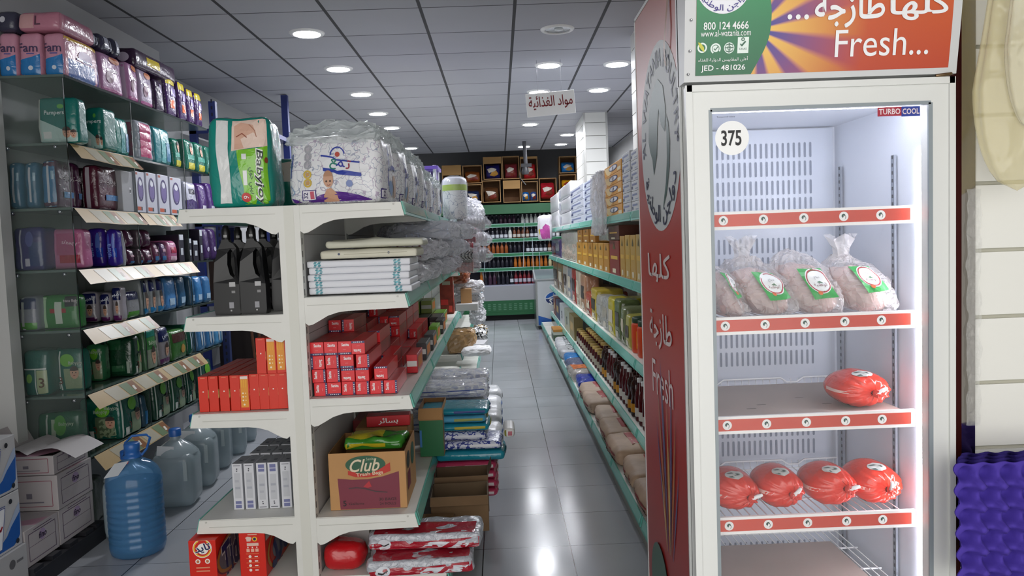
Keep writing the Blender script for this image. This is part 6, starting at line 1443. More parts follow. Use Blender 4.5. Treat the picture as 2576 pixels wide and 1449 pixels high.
goods('bagged_goods', 'grey-green bagged pack on the floor under the lowest glass shelf', 'bag', 0.14, 0.2, 0.24, G('5a6258', .3), (-2.3, 4.14, 0.001), .2, lambda p: (p.rect('front', -.5, .5, .2, .7, P('7a8a7a'), 0), p.disc('front', 0, -.1, 0.008, P('2a2a2a'), 0, n=8)), r=0.03, n=6, wr=0.015)

# ---------------------------------------------------------------- back of the left aisle
m = MB(); bl = P('1c2a66', .4)
rk = thing('steel_rack', 'dark blue steel rack reaching to the ceiling behind the gondola', 'rack', (-2.3, 7.2, 0))
for x in (-2.64, -2.055):
    for y in (6.75, 7.55):
        mb = MB(); mb.box(x, x+0.06, y, y+0.05, 0, CEIL-0.01 if x > -2.3 and y > 7 else 2.5, bl); kid('post', mb, rk, (-2.3, 7.2, 0))
for z in (0.4, 1.0, 1.7, 2.5):
    mb = MB(); mb.box(-2.64, -1.995, 6.75, 7.60, z-0.04, z, bl); kid('shelf', mb, rk, (-2.3, 7.2, 0))
for i, (x, y, z, w, h, c) in enumerate([(-2.45, 7.1, 1.701, .3, .3, '4a4a4c'), (-2.15, 7.15, 1.701, .2, .22, '3a3020'), (-2.35, 7.1, 1.001, .5, .45, '3a2a22'), (-2.3, 7.1, .401, .5, .4, '2c2420')]):
    goods('carton', ('grey carton on the blue rack', 'small brown carton on the blue rack beside the grey one', 'dark brown carton on the middle of the blue rack', 'blackish carton low on the blue rack')[i], 'cardboard box', w, .4, h, CB(c), (x, y, z), 0, **HARD)
for i in range(4):
    t = thing('broom', f'wooden broom handle leaning at the end of the left aisle, {ORD[i]} from the left', 'broom', (-2.02+0.055*i, 6.30+.05*i, 0), 0, 'brooms leaning at the back')
    mb = MB(); mb.tube([(0, 0, 0.13), (-.12-.03*i, .14, 1.42)], 0.012, CB('5a3420', .2, 20), 8); kid('handle', mb, t)
    mb = MB(); mb.prism([(-.09, 0), (.09, 0), (.06, .12), (-.06, .12)], -.02, .02, CB('3a3020', .2, 60)); kid('bristles', mb, t)
# ================================================================ goods on the right-hand shelving (all face the aisle: -X)
RX = 0.79
def rpk(ti, a, b, top, mat, desc, des=None, cat='packet', lift=0.0, dep=0.26, x0=RX, hard=False, grp=None, name=None, seed=0, h=None, **kw):
    z = (RZ+[BASEZ])[ti]+0.001+lift
    yb_, ya_ = atX(a, 600, x0).y, atX(b, 600, x0).y
    yb_ = min(yb_, 11.98)
    if yb_ <= ya_+.03: yb_ = ya_+.1
    hh = h if h else atX((a+b)/2, top, x0).z-z
    if (ya_+yb_)/2 > 8.6: dep = min(dep, .15)
    if ti: hh = min(hh, RZ[ti-1]-(.055 if ti < 4 else .06)-.012-z)
    w = abs(yb_-ya_)-0.012
    k = dict(HARD) if hard else dict(r=min(.02, w/3, hh/3), bulge=(.005, .008, .006), wr=.007, fr=13, n=5, seed=seed+int(a)); k.update(kw)
    return goods(name or ('carton' if hard else 'packet'), desc, cat, w, dep, hh, mat, (x0+dep/2+(0.004 if hard else 0.018), (ya_+yb_)/2, z+.001), -PI/2, des, grp, **k)
def tiers_(n): return f'{ORD[n]}'
# top shelf: tissue boxes in stacks
TISW = P('c2c6d2', .45); 
def d_tis2(p):
    p.rect('front', -.8, .6, .1, .5, P('7a82a8', .4), 0); p.rect('front', -.9, -.6, -.6, .0, P('3c4470', .4), 1); p.rect('front', .1, .9, -.7, -.5, P('9aa6b8', .4), 0); p.rect('left', -.7, .7, -.6, .6, P('a8adbc', .4), 0)
def stack_boxes(a, b, ya, yb_, n, mat, des, desc, grp, dep=.22, x0=RX):
    z0 = RZ[0]+0.001; top = atX((a+b)/2, ya, x0).z; h = (top-z0)/n-0.002
    for i in range(n):
        rpk(0, a, b, 0, mat, f'{desc}, {ORD[i]} from the bottom', des, 'tissue box', lift=i*(h+.002), dep=dep, x0=x0, hard=True, grp=grp, name='tissue_box', h=h)
stack_boxes(1437, 1470, 468, 560, 5, TISW, d_tis2, 'pale lilac tissue box in the stack beside the white packs', 'tissue boxes on the right shelving')
stack_boxes(1472, 1502, 448, 555, 6, P('bcc4d4', .45), d_tis2, 'pale blue tissue box in the stack with dark print', 'tissue boxes on the right shelving')
stack_boxes(1505, 1521, 430, 545, 7, P('b9bdc8', .45), d_tis2, 'grey-white tissue box in the narrow stack left of the orange boxes', 'tissue boxes on the right shelving')
ORG = P('d99a3c', .35)
def d_org(p):
    p.poly('front', [(-1, -1), (-.4, -1), (.1, -.2), (-.3, .6), (-1, .8)], P('ead2a0', .35), 0); p.ell('front', .1, .15, .5, .55, P('24346e', .35), 1, 20); p.ell('front', .1, .15, .42, .4, P('e4e6ee', .35), 2, 20); p.text('front', ar('فاين'), .1, .18, 0.028, P('24346e'), 0, 3, .02)
    p.rect('front', .6, .95, -.8, -.2, P('f0e2c0', .35), 0)
stack_boxes(1524, 1566, 408, 535, 5, ORG, d_org, 'orange tissue box with a dark blue oval', 'orange tissue boxes on the right shelving')
stack_boxes(1568, 1588, 380, 530, 6, P('c4c6ca', .4), d_tis2, 'pale grey tissue box right of the orange boxes', 'tissue boxes on the right shelving')
stack_boxes(1590, 1608, 372, 528, 6, P('d6d6d8', .4), d_tis2, 'white tissue box in the stack nearest the cooler', 'tissue boxes on the right shelving')
for i in range(3): rpk(0, 1405, 1434, 0, G('dcdce2', .25), f'white wrapped tissue pack, {ORD[i]} from the bottom of the far pile', lambda p: p.rect('front', -.8, -.5, -.6, .6, P('b8bac8'), 0), 'tissue pack', lift=i*.165, h=.16, grp='white wrapped tissue packs', name='tissue_pack')
for i in range(2): rpk(0, 1384, 1403, 0, G('e4e4e8', .25), f'bright white tissue pack, {("lower", "upper")[i]} one at the far end', None, 'tissue pack', lift=i*.24, h=.235, grp='white wrapped tissue packs', name='tissue_pack')
q = atX(1378, 560, .72)
for i, (dy, hx, nm) in enumerate(((0.0, 'b04a94', 'magenta'), (.3, 'd0b02c', 'yellow'), (.55, 'c8c8d0', 'white'))):
    goods('crisp_bag', f'{nm} bag hanging over the far end of the right top shelf', 'bag', .2, .06, .34, G('dcd8de', .2), (.645, 10.5+dy*.9, RZ[0]-.16), -.7, (lambda hx: lambda p: (p.poly('front', [(-.9, -.2), (.2, .3), (.9, .1), (.9, -.9), (-.5, -.9)], G(hx), 0),))(hx), 'bags at the far end of the right top shelf', r=.04, n=5, wr=.015, pillow=.7, seed=i)
t = goods('plastic_bag', 'crumpled clear plastic bag hanging down over the top shelf rail below the orange boxes', 'plastic bag', .42, .05, .44, FILM('f4f4f8', .36, .06, 22, 1.0, .03), (RX-.075, atX(1530, 500, RX).y, RZ[0]-.13), -PI/2, None, None, r=.02, wr=.016, fr=9, n=8, pillow=.5, seed=77, crumple=.014)
# second shelf: tea and coffee cartons
def d_tea2(c1, c2):
    def f(p):
        p.rect('front', -1, 1, .35, 1, P(c1, .35), 0); p.rect('front', -1, 1, -1, -.45, P(c2, .35), 0); p.poly('front', [(-.3, .55), (0, .85), (.3, .55), (.15, .5), (-.15, .5)], P('5a4a1c', .4), 1); p.rect('front', -.4, .3, -.9, -.65, P('e8d8b8', .35), 1); p.rect('front', -.7, .7, -.1, .1, P('e0b040', .35), 1)
    return f
row2 = [(1449, 1462, 600), (1463, 1476, 602), (1477, 1489, 604), (1490, 1502, 606), (1503, 1515, 608), (1516, 1529, 610), (1557, 1569, 590), (1570, 1582, 588), (1583, 1596, 588), (1597, 1611, 586)]
for i, (a, b, t_) in enumerate(row2):
    c = ('b9842c', 'c08a30', 'a87424', 'b8862e', 'c48e34', 'c0852c', 'c2943c', 'c8a048', 'c89c44', 'c4a052')[i]
    rpk(1, a, b, t_+4, P(c, .35), f'yellow and orange tea carton, {ORD[i]} from the far end, second right shelf', d_tea2('c8a83c', ('a85a24', '8a6a3c', 'b04024', '8c7444', 'a84828', 'a85030', '9c5a30', 'b86a34', '9a3020', 'b08a54')[i]), 'carton', hard=True, grp='tea cartons on the right shelving', h=.215 if i < 6 else None)
rpk(1, 1531, 1555, 614, P('8c1c1c', .35), 'dark red carton with a yellow-green top among the tea cartons', d_tea2('8a7a2c', '7c1418'), 'carton', hard=True, h=.235)
for i, (a, b) in enumerate(((1452, 1464), (1466, 1480), (1482, 1496))): rpk(1, a, b, 566, P('a8701f', .35), f'amber carton standing on the tea cartons, {ORD[i]} from the far end', d_tea2('b8862c', 'a06a20'), 'carton', lift=.218, h=.125, hard=True, dep=.2, grp='amber cartons upper row')
rpk(1, 1500, 1526, 0, G('8f8f8a', .2), 'grey crinkled bag lying on top of the tea cartons', None, 'bag', lift=.225, h=.11, dep=.2, grp=None)
rpk(1, 1529, 1556, 0, P('5a2a1c', .4), 'dark brown carton lying on the red carton', d_tea2('8a6a2c', '4a1c14'), 'carton', lift=.24, h=.1, dep=.2, hard=True)
rpk(1, 1408, 1447, 585, FILM('d8d4c8', .7, .12, 20, 1., .02), 'shiny clear bag of pale nuts at the far part of the second right shelf', lambda p: p.rect('front', -.9, .9, -.9, .2, CB('a8988a', .6, 40), 0), 'bag', wr=.02)
rpk(1, 1384, 1406, 602, G('4a3a6c', .25), 'dark violet packets at the far end of the second right shelf', lambda p: (p.rect('front', -.9, 0, -.8, .2, G('6a2030'), 0), p.rect('front', .1, .8, -.3, .6, G('8a8a94'), 0)), 'packet')
# third shelf: mixed packets
mixed = [(1386, 1397, 648, '6b5640', 'brown sack'), (1398, 1409, 652, '7a6448', 'tan sack'), (1410, 1420, 655, 'b0a8a0', 'pale packet'), (1421, 1430, 660, '8c8e98', 'grey-blue packet'), (1431, 1440, 668, 'a03028', 'red noodle packet'), (1441, 1451, 676, 'c8b8a4', 'cream noodle packet'), (1452, 1463, 690, 'b88a6c', 'beige noodle packet'), (1464, 1476, 735, 'b0442c', 'orange-red tub'),
         (1477, 1489, 725, 'c0a83c', 'yellow packet'), (1490, 1503, 742, 'b8b8b4', 'clear sweet bag'), (1504, 1518, 745, 'a8a090', 'clear sweet bag'), (1519, 1533, 748, 'c2b41c', 'bright yellow-labelled bag'), (1534, 1548, 752, '5c6a3c', 'green herb bag'), (1549, 1559, 770, '78805c', 'green herb bag'), (1560, 1571, 790, 'b0a84c', 'yellow and white sweet bag')]
for i, (a, b, t_, c, nm) in enumerate(mixed):
    m_ = FILM('d8d8d4', .6, .1, 24, 1., .02) if 'clear' in nm else G(c, .22)
    rpk(2, a, b, t_, m_, f'{nm}, {ORD[i]} from the far end, third right shelf', (lambda c: lambda p: (p.rect('front', -.7, .7, -.3, .4, P(c, .3), 0), p.rect('front', -.4, .5, -.8, -.5, P('d8d0c0', .4), 0)))(c if 'clear' in nm else 'd8ccb4' if i % 2 else '3a2a22'), 'packet', grp='packets on the third right shelf', dep=.14+.05*(i % 3))
    if i % 2 == 0 and 4 < i < 13: rpk(2, a, b, t_, G(('7a2a20', '5a4a34', '9a8a70', '6a7030')[i % 4], .25), f'darker packet behind the {nm}, {ORD[i]} from the far end', None, 'packet', lift=0.0, x0=RX+.22, h=.24, dep=.08, grp='packets at the back of the third right shelf')
def tub_(label, x, y, z, s=1.0):
    t = thing('powder_tub', label, 'tub', (x, y, z), 0, 'orange powder tubs'); c = P('d0451c', .35)
    mb = MB(); mb.lathe([(0.06*s, 0), (0.065*s, .01), (0.065*s, .15*s), (0.055*s, .165*s)], c, n=20); kid('body', mb, t)
    mb = MB(); mb.lathe([(0.06*s, .163*s), (0.06*s, .19*s), (0.056*s, .193*s), (0, .193*s)], P('1f3a24', .4), n=20); kid('lid', mb, t)
    mb = MB(); mb.lathe([(0.0655*s, .03), (0.0655*s, .12*s)], P('e08a2c', .35), n=8, capb=False, capt=False, T=Matrix.Scale(1, 4)); kid('label', mb, t)
for i, (px, py) in enumerate(((1620, 885), (1636, 905), (1628, 870))):
    q = atX(px, py, RX+.09+.17*(i == 2)); tub_(f'orange tub with a dark lid, {("farther front", "nearer front", "back")[i]} one beside the cooler', q.x, q.y, RZ[2]+.001, 1.15)
# fourth shelf: jars and sauce bottles
glass_red = P('4a0f14', .12); 
def bottle(kind):
    t = thing('sauce_bottle', 'x', 'bottle', (0, 0, 0))
    if kind == 'bottle': pr = [(0.03, 0), (0.034, .01), (0.034, .15), (0.03, .175), (0.016, .21), (0.014, .245)]; cz = .24
    elif kind == 'jar': pr = [(0.038, 0), (0.042, .01), (0.042, .12), (0.034, .14), (0.033, .145)]; cz = .142
    else: pr = [(0.034, 0), (0.038, .01), (0.038, .09), (0.03, .13), (0.038, .17), (0.034, .21), (0.018, .235)]; cz = .232
    mb = MB(); mb.lathe(pr, glass_red if kind != 'brown' else P('2c1410', .1), n=16); kid('body', mb, t)
    mb = MB(); r = pr[-1][0]+.002; mb.lathe([(r, cz), (r, cz+.022), (r*.9, cz+.026), (0, cz+.026)], P({'bottle': 'd8d8d8', 'jar': 'c8a860', 'brown': '3a1a14'}[kind], .35), n=14); kid('cap', mb, t)
    mb = MB(); mb.lathe([(pr[2][0]+.0006, .03), (pr[2][0]+.0006, .085)], P({'bottle': 'c9c4bc', 'jar': 'b9b09c', 'brown': 'c0851f'}[kind], .4), n=16, capb=False, capt=False); kid('label', mb, t)
    return t
protos = {k: bottle(k) for k in ('bottle', 'jar', 'brown')}; first = dict.fromkeys(protos, True)
ry = 3.8; i = 0
while ry < 8.2:
    for c in range(1 if ry < 4.4 else 2):
        kind = 'jar' if ry > 6.2 else ('bottle' if (i % 5) < 3 else 'brown') if ry > 3.7 else 'brown'
        pos = f'{ORD[i % 30]} from the cooler, {("front", "middle", "back")[c]} row'
        if i >= 30: pos = f'{ORD[i-30]} past the thirtieth, {("front", "middle", "back")[c]} row'
        lab = f'{ {"jar": "dark red jar with gold lid", "bottle": "dark red sauce bottle with white cap", "brown": "dark brown waisted sauce bottle"}[kind]}, {pos}'
        loc = (RX+.045+.1*c, ry+.03*c, RZ[3]+.001)
        if first[kind]: p_ = protos[kind]; p_.location = loc; p_['label'] = lab; p_['group'] = 'sauce bottles and jars on the right shelving'; first[kind] = False
        else: dup(protos[kind], loc, .3*c, lab, 'sauce bottles and jars on the right shelving')
    ry += .125 if ry < 6.2 else .17; i += 1
for i, (a, b, t_, c, nm) in enumerate([(1386, 1391, 762, '6a2a20', 'brown drum with gold print'), (1392, 1400, 770, '2a2c54', 'navy packet'), (1401, 1412, 775, 'c8ccd0', 'white card with dark numerals'), (1413, 1424, 778, 'b4b8a4', 'pale card with dark numerals'), (1425, 1436, 800, '8a7a4c', 'olive packet')]):
    def dn(p, i=i):
        if i in (2, 3): p.text('front', ('53', '13')[i-2], 0, 0, .1, P('2a2c4c'), 0, 1, .03)
        else: p.rect('front', -.6, .6, -.3, .4, P('b89a60', .4), 0)
    rpk(3, a, b, 0, P(c, .35), f'{nm}, at the far part of the fourth right shelf', dn, 'packet', hard=True, h=.26, dep=.1)
# base: sacks
def sack_des(i):
    def f(p):
        if i < 3: p.rect('top', -.8, .8, -.6, .3, SPECK('d4d4d6', ('3a3a44',), 30, .06), 0)
        elif i in (5,): p.rect('top', -.9, .5, -.9, .8, CB('b8622c', .5, 30), 0)
        elif i > 6:
            rd = P('8a2420', .5); p.rect('front', -1, 1, -.95, -.6, rd, 0); p.rect('front', -1, 1, .0, .25, rd, 0); p.rect('front', -1, 1, -.3, -.2, P('3a2a22'), 0); p.rect('top', -.7, .5, -.5, .3, P('9c2c28', .5), 0); p.rect('top', -.5, .3, -.3, .1, P('d0b8a0', .5), 1)
    return f
sk_ = [('white', G('d0d0d6')), ('white', G('d8d8dc')), ('white', G('c8c8cc')), ('bright blue', G('2a78c0')), ('white and navy', G('5a5e7c')), ('orange-brown clear', FILM('e0d8d0', .5, .1, 26, 1.)), ('glossy dark blue', G('2a3a9c', .15))]+[('beige', CB('b49c88', .12, 12, .6))]*3+[('beige and red', CB('b0947c', .12, 12, .6))]*4
for i, (nm, mt) in enumerate(sk_):
    y = 9.3-i*.437
    goods('sack', f'{nm} sack, {ORD[i]} from the far end along the right base shelf', 'sack', .42, .42, .078+.008*(i % 3), mt, (.86-.015*(i % 3), y, BASEZ+.005), -PI/2+.04*(i % 3-1), sack_des(i), 'sacks on the right base shelf', r=.03, bulge=(.004, .012, .012), wr=.014, fr=12, n=8, seed=i+400)
q = atX(1613, 1320, .72)
goods('white_pack', 'white pack with a small round picture standing on the base shelf next to the cooler', 'packet', .2, .16, .112, G('c8c8c8'), (.76, 3.3, BASEZ+.001), -PI/2, lambda p: (p.disc('front', 0, .3, .04, P('e0dcd6', .4), 0), p.disc('front', 0, .3, .02, P('a86a40', .4), 1), p.rect('front', -.9, .9, -.9, -.2, P('a8a8ac', .4), 0)), **SOFT4)
goods('paper_bag', 'tan bag with brown print on the floor edge next to the cooler', 'bag', .2, .14, .11, CB('a08a70', .1, 10), (.73, 3.05, BASEZ+.001), -PI/2, lambda p: p.poly('front', [(-.3, -.2), (0, .4), (.3, .1), (.5, -.5), (0, -.3)], P('4a2418'), 0), **SOFT4)
goods('plastic_bag', 'dark grey crumpled bag on the base shelf close to the cooler', 'bag', .2, .2, .1, G('3c3634', .25), (.74, 2.78, BASEZ+.001), .4, None, **SOFT)
for i, (hx, nm, h) in enumerate((('4a5a48', 'dark green carton', .075), ('b4b8ac', 'pale carton', .04), ('b07a34', 'orange carton', .035))):
    goods('carton', f'{nm}, {("lower", "middle", "top")[i]} one of the pile at the far end of the right base', 'cardboard box', .34, .4, h-.002, P(hx, .4), (.82, 9.92, BASEZ+.002+(0, .075, .115)[i]), 0, lambda p: p.rect('front', -.3, .1, -.2, .4, P('c8ccc0'), 0), 'carton pile at the far right', **HARD)

# ================================================================ ice cream chest at the end of the aisle
t = thing('chest_freezer', 'white chest freezer with a blue oval logo at the end of the right shelving', 'freezer', (.86, 12.5, 0))
wz = P('c8ccd0', .35); fx0, fx1, fy0, fy1 = .56, 1.2, 12.12, 12.8
mb = MB(); mb.box(fx0, fx1, fy0, fy1, .06, .78, wz); mb.box(fx0+.03, fx1-.03, fy0+.03, fy1-.03, 0, .06, P('2a2a2c')); kid('cabinet', mb, t, (.86, 12.5, 0))
mb = MB(); mb.prism([(fy0-.02, .78), (fy1+.02, .78), (fy1+.02, .93), (fy1-.1, .93), (fy0-.02, .80)], fx0-.02, fx1+.02, P('9a9ea0', .3), Matrix(((0, 1, 0, 0), (1, 0, 0, 0), (0, 0, 1, 0), (0, 0, 0, 1)))); kid('lid_frame', mb, t, (.86, 12.5, 0))
mb = MB(); mb.quad((fx0, fy0, .806), (fx1, fy0, .806), (fx1, fy1-.12, .932), (fx0, fy1-.12, .932), P('6a7478', .08)); kid('glass_lid', mb, t, (.86, 12.5, 0))
mb = MB(); mb.box(fx0-.012, fx0, fy0, fy1, .06, .78, P('8a8e90', .2, .8)); mb.box(fx0, fx0+.02, fy0-.008, fy0, .06, .78, P('a0a4a6', .2, .8)); kid('steel_side', mb, t, (.86, 12.5, 0))
lg = Pk(.62, .004, .70, wz, r=.001); lb, nv2 = P('1f5fb4', .35), P('1a2f66', .35)
lg.ell('front', .1, .22, .72, .34, P('d8dce2', .35), 0, 32); lg.ell('front', .1, .22, .66, .3, lb, 1, 32, 0, 0, PI); lg.ell('front', .1, .18, .66, .3, nv2, 1, 32, 0, PI, 2*PI); lg.poly('front', [(-.5, .2), (.0, .3), (.7, .1), (.7, .22), (.0, .4)], P('d8dce2', .35), 2)
lg.text('front', ar('السعودية'), .1, .36, .05, WHITE, 0, 3, .01); lg.text('front', 'S', -.3, .05, .09, WHITE, 0, 3, .03); lg.rect('front', -.3, .9, -.85, -.4, P('1c1c1e'), 1); lg.poly('front', [(-1, -1), (-.3, -1), (-.3, -.75), (-1, -.55)], lb, 1)
o = kid('logo_panel', lg, t); o.location = (0.0+.02, fy0-12.5-.003, .07)

# ================================================================ open chiller on the back wall
CXa, CXb, CY0, CY1 = -1.1, 1.6, 13.7, 14.6
ch = thing('open_chiller', 'green open-front chiller cabinet with rows of bottles closing the end of the aisle', 'refrigerator', (.25, 14.1, 0)); CO = (.25, 14.1, 0)
gr_m, blk = P('14532f', .35), P('0c0c0e', .6)
mb = MB(); mb.box(CXa, CXb, 14.5, CY1, .07, 2.05, P('2c3450', .4)); mb.box(CXa, CXa+.05, CY0+.1, CY1, .07, 2.05, gr_m); mb.box(CXb-.05, CXb, CY0+.1, CY1, .07, 2.05, gr_m); kid('cabinet', mb, ch, CO)
mb = MB(); mb.box(CXa, CXb, CY0-.02, CY1, 1.905, 2.07, gr_m); kid('canopy', mb, ch, CO)
mb = MB(); mb.box(CXa, CXb, CY0+.02, 14.5, .60, .635, P('9a9eb0', .3)); mb.box(CXa, CXb, CY0+.0, CY0+.06, .36, .62, P('8e9094', .4)); kid('display_deck', mb, ch, CO)
mb = MB(); mb.box(CXa, CXb, CY0-.0, CY0+.06, .10, .36, gr_m); mb.box(CXa, CXb, CY0+.12, CY1, .0, .09, blk)
mb.box(CXa, CXb, CY0-.02, CY0, .10, .14, gr_m)
for r_ in range(4):
    for k in range(26):
        x = CXa+.2+k*.094+.015*(r_ % 2 == 9)
        mb.box(x, x+.05, CY0-.001, CY0, .19+r_*.032, .205+r_*.032, P('4f7a60', .3))
kid('grille_panel', mb, ch, CO)
CZ = [1.72, 1.455, 1.19, .93]; rail_m = P('1c6a44', .35); lip = P('9cc8bc', .25)
for z in CZ:
    mb = MB(); mb.box(CXa+.05, CXb-.05, CY0+.16, 14.5, z-.02, z, P('4a5264', .3)); sh = kid('shelf', mb, ch, CO)
    mb = MB(); mb.box(CXa+.05, CXb-.05, CY0+.14, CY0+.16, z-.045, z+.012, rail_m); mb.box(CXa+.05, CXb-.05, CY0+.136, CY0+.14, z+.006, z+.014, lip); mb.box(CXa+.05, CXb-.05, CY0+.136, CY0+.14, z-.05, z-.042, lip); kid('price_rail', mb, sh, CO)
mb = MB()
for x, z0, z1, dx in ((.42, .95, 1.8, .05), (.60, .7, 1.45, 0), (.72, .7, 1.2, 0), (-.28, .9, 1.85, 0)): mb.tube([(x+dx, CY0+.1, z1), (x, CY0+.1, z0)], .004, P('c0ccd8', .2), 5)
kid('curtain_cord', mb, ch, CO)
# drinks on the chiller shelves
def drink(c, cap, lab_, kind=0):
    mb = MB()
    pr = [(.03, 0), (.034, .008), (.034, .10), (.032, .125), (.02, .16), (.013, .178), (.013, .198)] if kind == 0 else [(.026, 0), (.032, .01), (.032, .09), (.024, .12), (.03, .14), (.018, .17), (.016, .19)]
    mb.lathe(pr, P(c, .15), n=10); mb.lathe([(pr[-1][0]+.002, pr[-1][1]-.004), (pr[-1][0]+.002, pr[-1][1]+.012)], P(cap, .35), n=8)
    if lab_: mb.lathe([(.0346, .03), (.0346, .085)], P(lab_, .4), n=10, capb=False, capt=False)
    return mb.mesh('drink_bottle')
kinds = {'amber': drink('8a4a20', 'd8d8d8', None), 'brown': drink('5a3018', 'c8c8c8', 'b8b4ac'), 'dark': drink('1c1c26', '8a8a94', None), 'darklab': drink('1c1c26', '8a8a94', 'c0c4cc'), 'white': drink('b8bcb8', 'd8d8d8', 'd8d8d8'), 'orange': drink('a8601f', 'b88a3c', None, 1), 'cream': drink('c0b48c', 'd0d0c8', None, 1), 'purple': drink('3a2436', '6a6a74', None), 'red': drink('6a1420', 'd0d0d8', 'a8a4b0')}
plan = [(CZ[0], ['dark']*7+['purple']*4+['dark']+['white']*7+['brown']*7), (CZ[1], ['darklab']*8+['darklab', 'white', 'brown', 'brown', 'brown', 'brown', 'darklab', 'darklab', 'brown', 'brown', 'brown', 'darklab', 'white']+['brown']*5), (CZ[2], ['amber']*9+['dark']*4+['darklab']*5+['brown']*8), (CZ[3], ['dark']*10+['orange']*8+['cream']*8), (.636, ['dark', 'white', 'orange', 'dark', 'purple', 'purple', 'dark', 'dark', 'dark', 'darklab']+['red']*14)]
cn_ = {'amber': 'amber', 'brown': 'brown', 'dark': 'dark', 'darklab': 'dark white-labelled', 'white': 'white', 'orange': 'orange', 'cream': 'cream', 'purple': 'purplish', 'red': 'red'}
rown_ = ['top shelf', 'second shelf', 'third shelf', 'fourth shelf', 'bottom deck']
for r_, (z, ks) in enumerate(plan):
    for i, kd in enumerate(ks):
        x = -.50+i*.0785
        if x > CXb-.1: break
        if not 2 <= i <= 20: continue      # the rest stands behind the shelving
        simple('drink_bottle', kinds[kd], f'{cn_[kd]} drink bottle, {ORD[i]} from the left on the {rown_[r_]} of the green chiller', 'bottle', (x, CY0+.22, z+.002), .3*i, 'drinks in the green chiller', scale=(1, 1, .8 if r_ == 0 else 1.0 if r_ < 4 else 1.15))
for i, (x, c) in enumerate(((-.33, 'd8d8dc'), (-.06, '2a1c24'))):
    goods('drink_carton', ('white drink carton on the bottom deck of the green chiller', 'dark large bottle-shaped carton on the bottom deck of the chiller')[i], 'carton', .07, .07, .25, P(c, .35), (x, CY0+.32, .637), 0, lambda p: p.rect('front', -.8, .8, -.9, -.5, P('c0601f'), 0), **HARD)
# cardboard boxes of crisps standing on the chiller
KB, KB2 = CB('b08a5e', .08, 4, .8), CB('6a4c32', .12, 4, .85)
def snack_box(px0, px1, py0, py1, flap, fill, label):
    p0, p1 = atY(px0, py1, 13.85), atY(px1, py0, 13.85); w, h, d = p1.x-p0.x-.01, p1.z-p0.z, .34
    t = thing('crisp_box', label, 'cardboard box', ((p0.x+p1.x)/2, 13.85+d/2, p0.z), 0, 'open cardboard boxes on top of the chiller'); th = .012
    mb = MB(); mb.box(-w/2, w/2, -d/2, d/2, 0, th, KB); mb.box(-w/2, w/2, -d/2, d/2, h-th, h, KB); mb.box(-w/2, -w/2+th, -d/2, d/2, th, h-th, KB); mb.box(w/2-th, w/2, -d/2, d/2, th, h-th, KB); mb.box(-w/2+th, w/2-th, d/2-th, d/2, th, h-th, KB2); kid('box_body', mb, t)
    if flap: mb = MB(); mb.box(-w/2+.002, w/2-.002, -d/2-.006, -d/2, h*(1-flap), h, CB('b48c58', .06, 4, .8)); kid('flap', mb, t)
    for i, (hx, hx2, s_, dx, dz) in enumerate(fill):
        if not hx: continue
        goods('crisp_bag', f'{hx2} crisp bag in the {label.split(",")[0]}' if i == 0 else f'second {hx2} crisp bag in the {label.split(",")[0]}', 'bag', (w-.05)*s_, .14, (h-.05)*(.75 if s_ > .6 else .55), G(hx, .2), ((p0.x+p1.x)/2+dx*w, 13.97+.02*i, p0.z+.013+dz), 0, (lambda hx, sd: lambda p: (p.poly('front', [(-.8, .1+.2*(sd % 3)), (-.2, .5), (.6, .3), (.3, .0), (-.5, -.2)], P('d8d0c4' if hx != 'd8a01f' else '8c2a20', .35), 0), p.poly('front', [(-.1, -.1), (.5, .1), (.8, -.4), (.2, -.7), (-.4, -.5)], P('b8842c' if hx[0] in '12' else '7a2a1c', .35), 1)))(hx, int(px0)), 'bags in the boxes above the chiller', r=.03, n=5, wr=.015, pillow=.8, bulge=(0, .05, 0), seed=int(px0))
ZB = 511
for a in [(1112, 1160, 415, 462, .55, [('', '', 0, 0, 0)], 'flap-closed cardboard box far left of the upper row'), (1164, 1212, 415, 462, 0, [('8a4a20', 'orange-brown', .9, 0, 0)], 'second box in the upper row from the left'), (1216, 1262, 394, 452, .3, [('1c1c5c', 'navy', .9, 0, 0)], 'third box in the upper row from the left'), (1264, 1306, 392, 451, 0, [('7a2430', 'red and white', .85, 0, 0)], 'fourth box in the upper row from the left'), (1309, 1352, 393, 452, .1, [('b02028', 'red', .8, .05, 0)], 'cardboard box behind the ceiling pole'),
          (1166, 1212, 463, 511, 0, [('1c2a50', 'dark blue', .8, 0, 0)], 'leftmost cardboard box in the lower row'), (1214, 1259, 453, 510, 0, [('5a3a24', 'brown and green', .9, 0, 0)], 'second box in the lower row from the left'), (1266, 1309, 453, 510, .38, [('', '', 0, 0, 0)], 'half-closed empty cardboard box in the lower row'), (1312, 1353, 455, 508, 0, [('1f6ab4', 'blue', .5, -.24, 0), ('3a5a9c', 'blue', .45, .24, 0)], 'cardboard box with two blue bags in the lower row'), (1357, 1400, 447, 508, 0, [('a81c2c', 'red', .95, 0, .05)], 'cardboard box with a tilted red bag'),
          (1407, 1450, 392, 436, 0, [('1f7ac8', 'bright blue', .9, 0, 0)], 'upper cardboard box beside the pillar'), (1407, 1450, 438, 478, 0, [('d8a01f', 'yellow and brown', .8, 0, 0)], 'lower cardboard box beside the pillar'), (1403, 1450, 480, 510, 0, [('3a2a20', 'dark brown', .8, 0, 0)], 'bottom cardboard box beside the pillar')]:
    snack_box(*a)
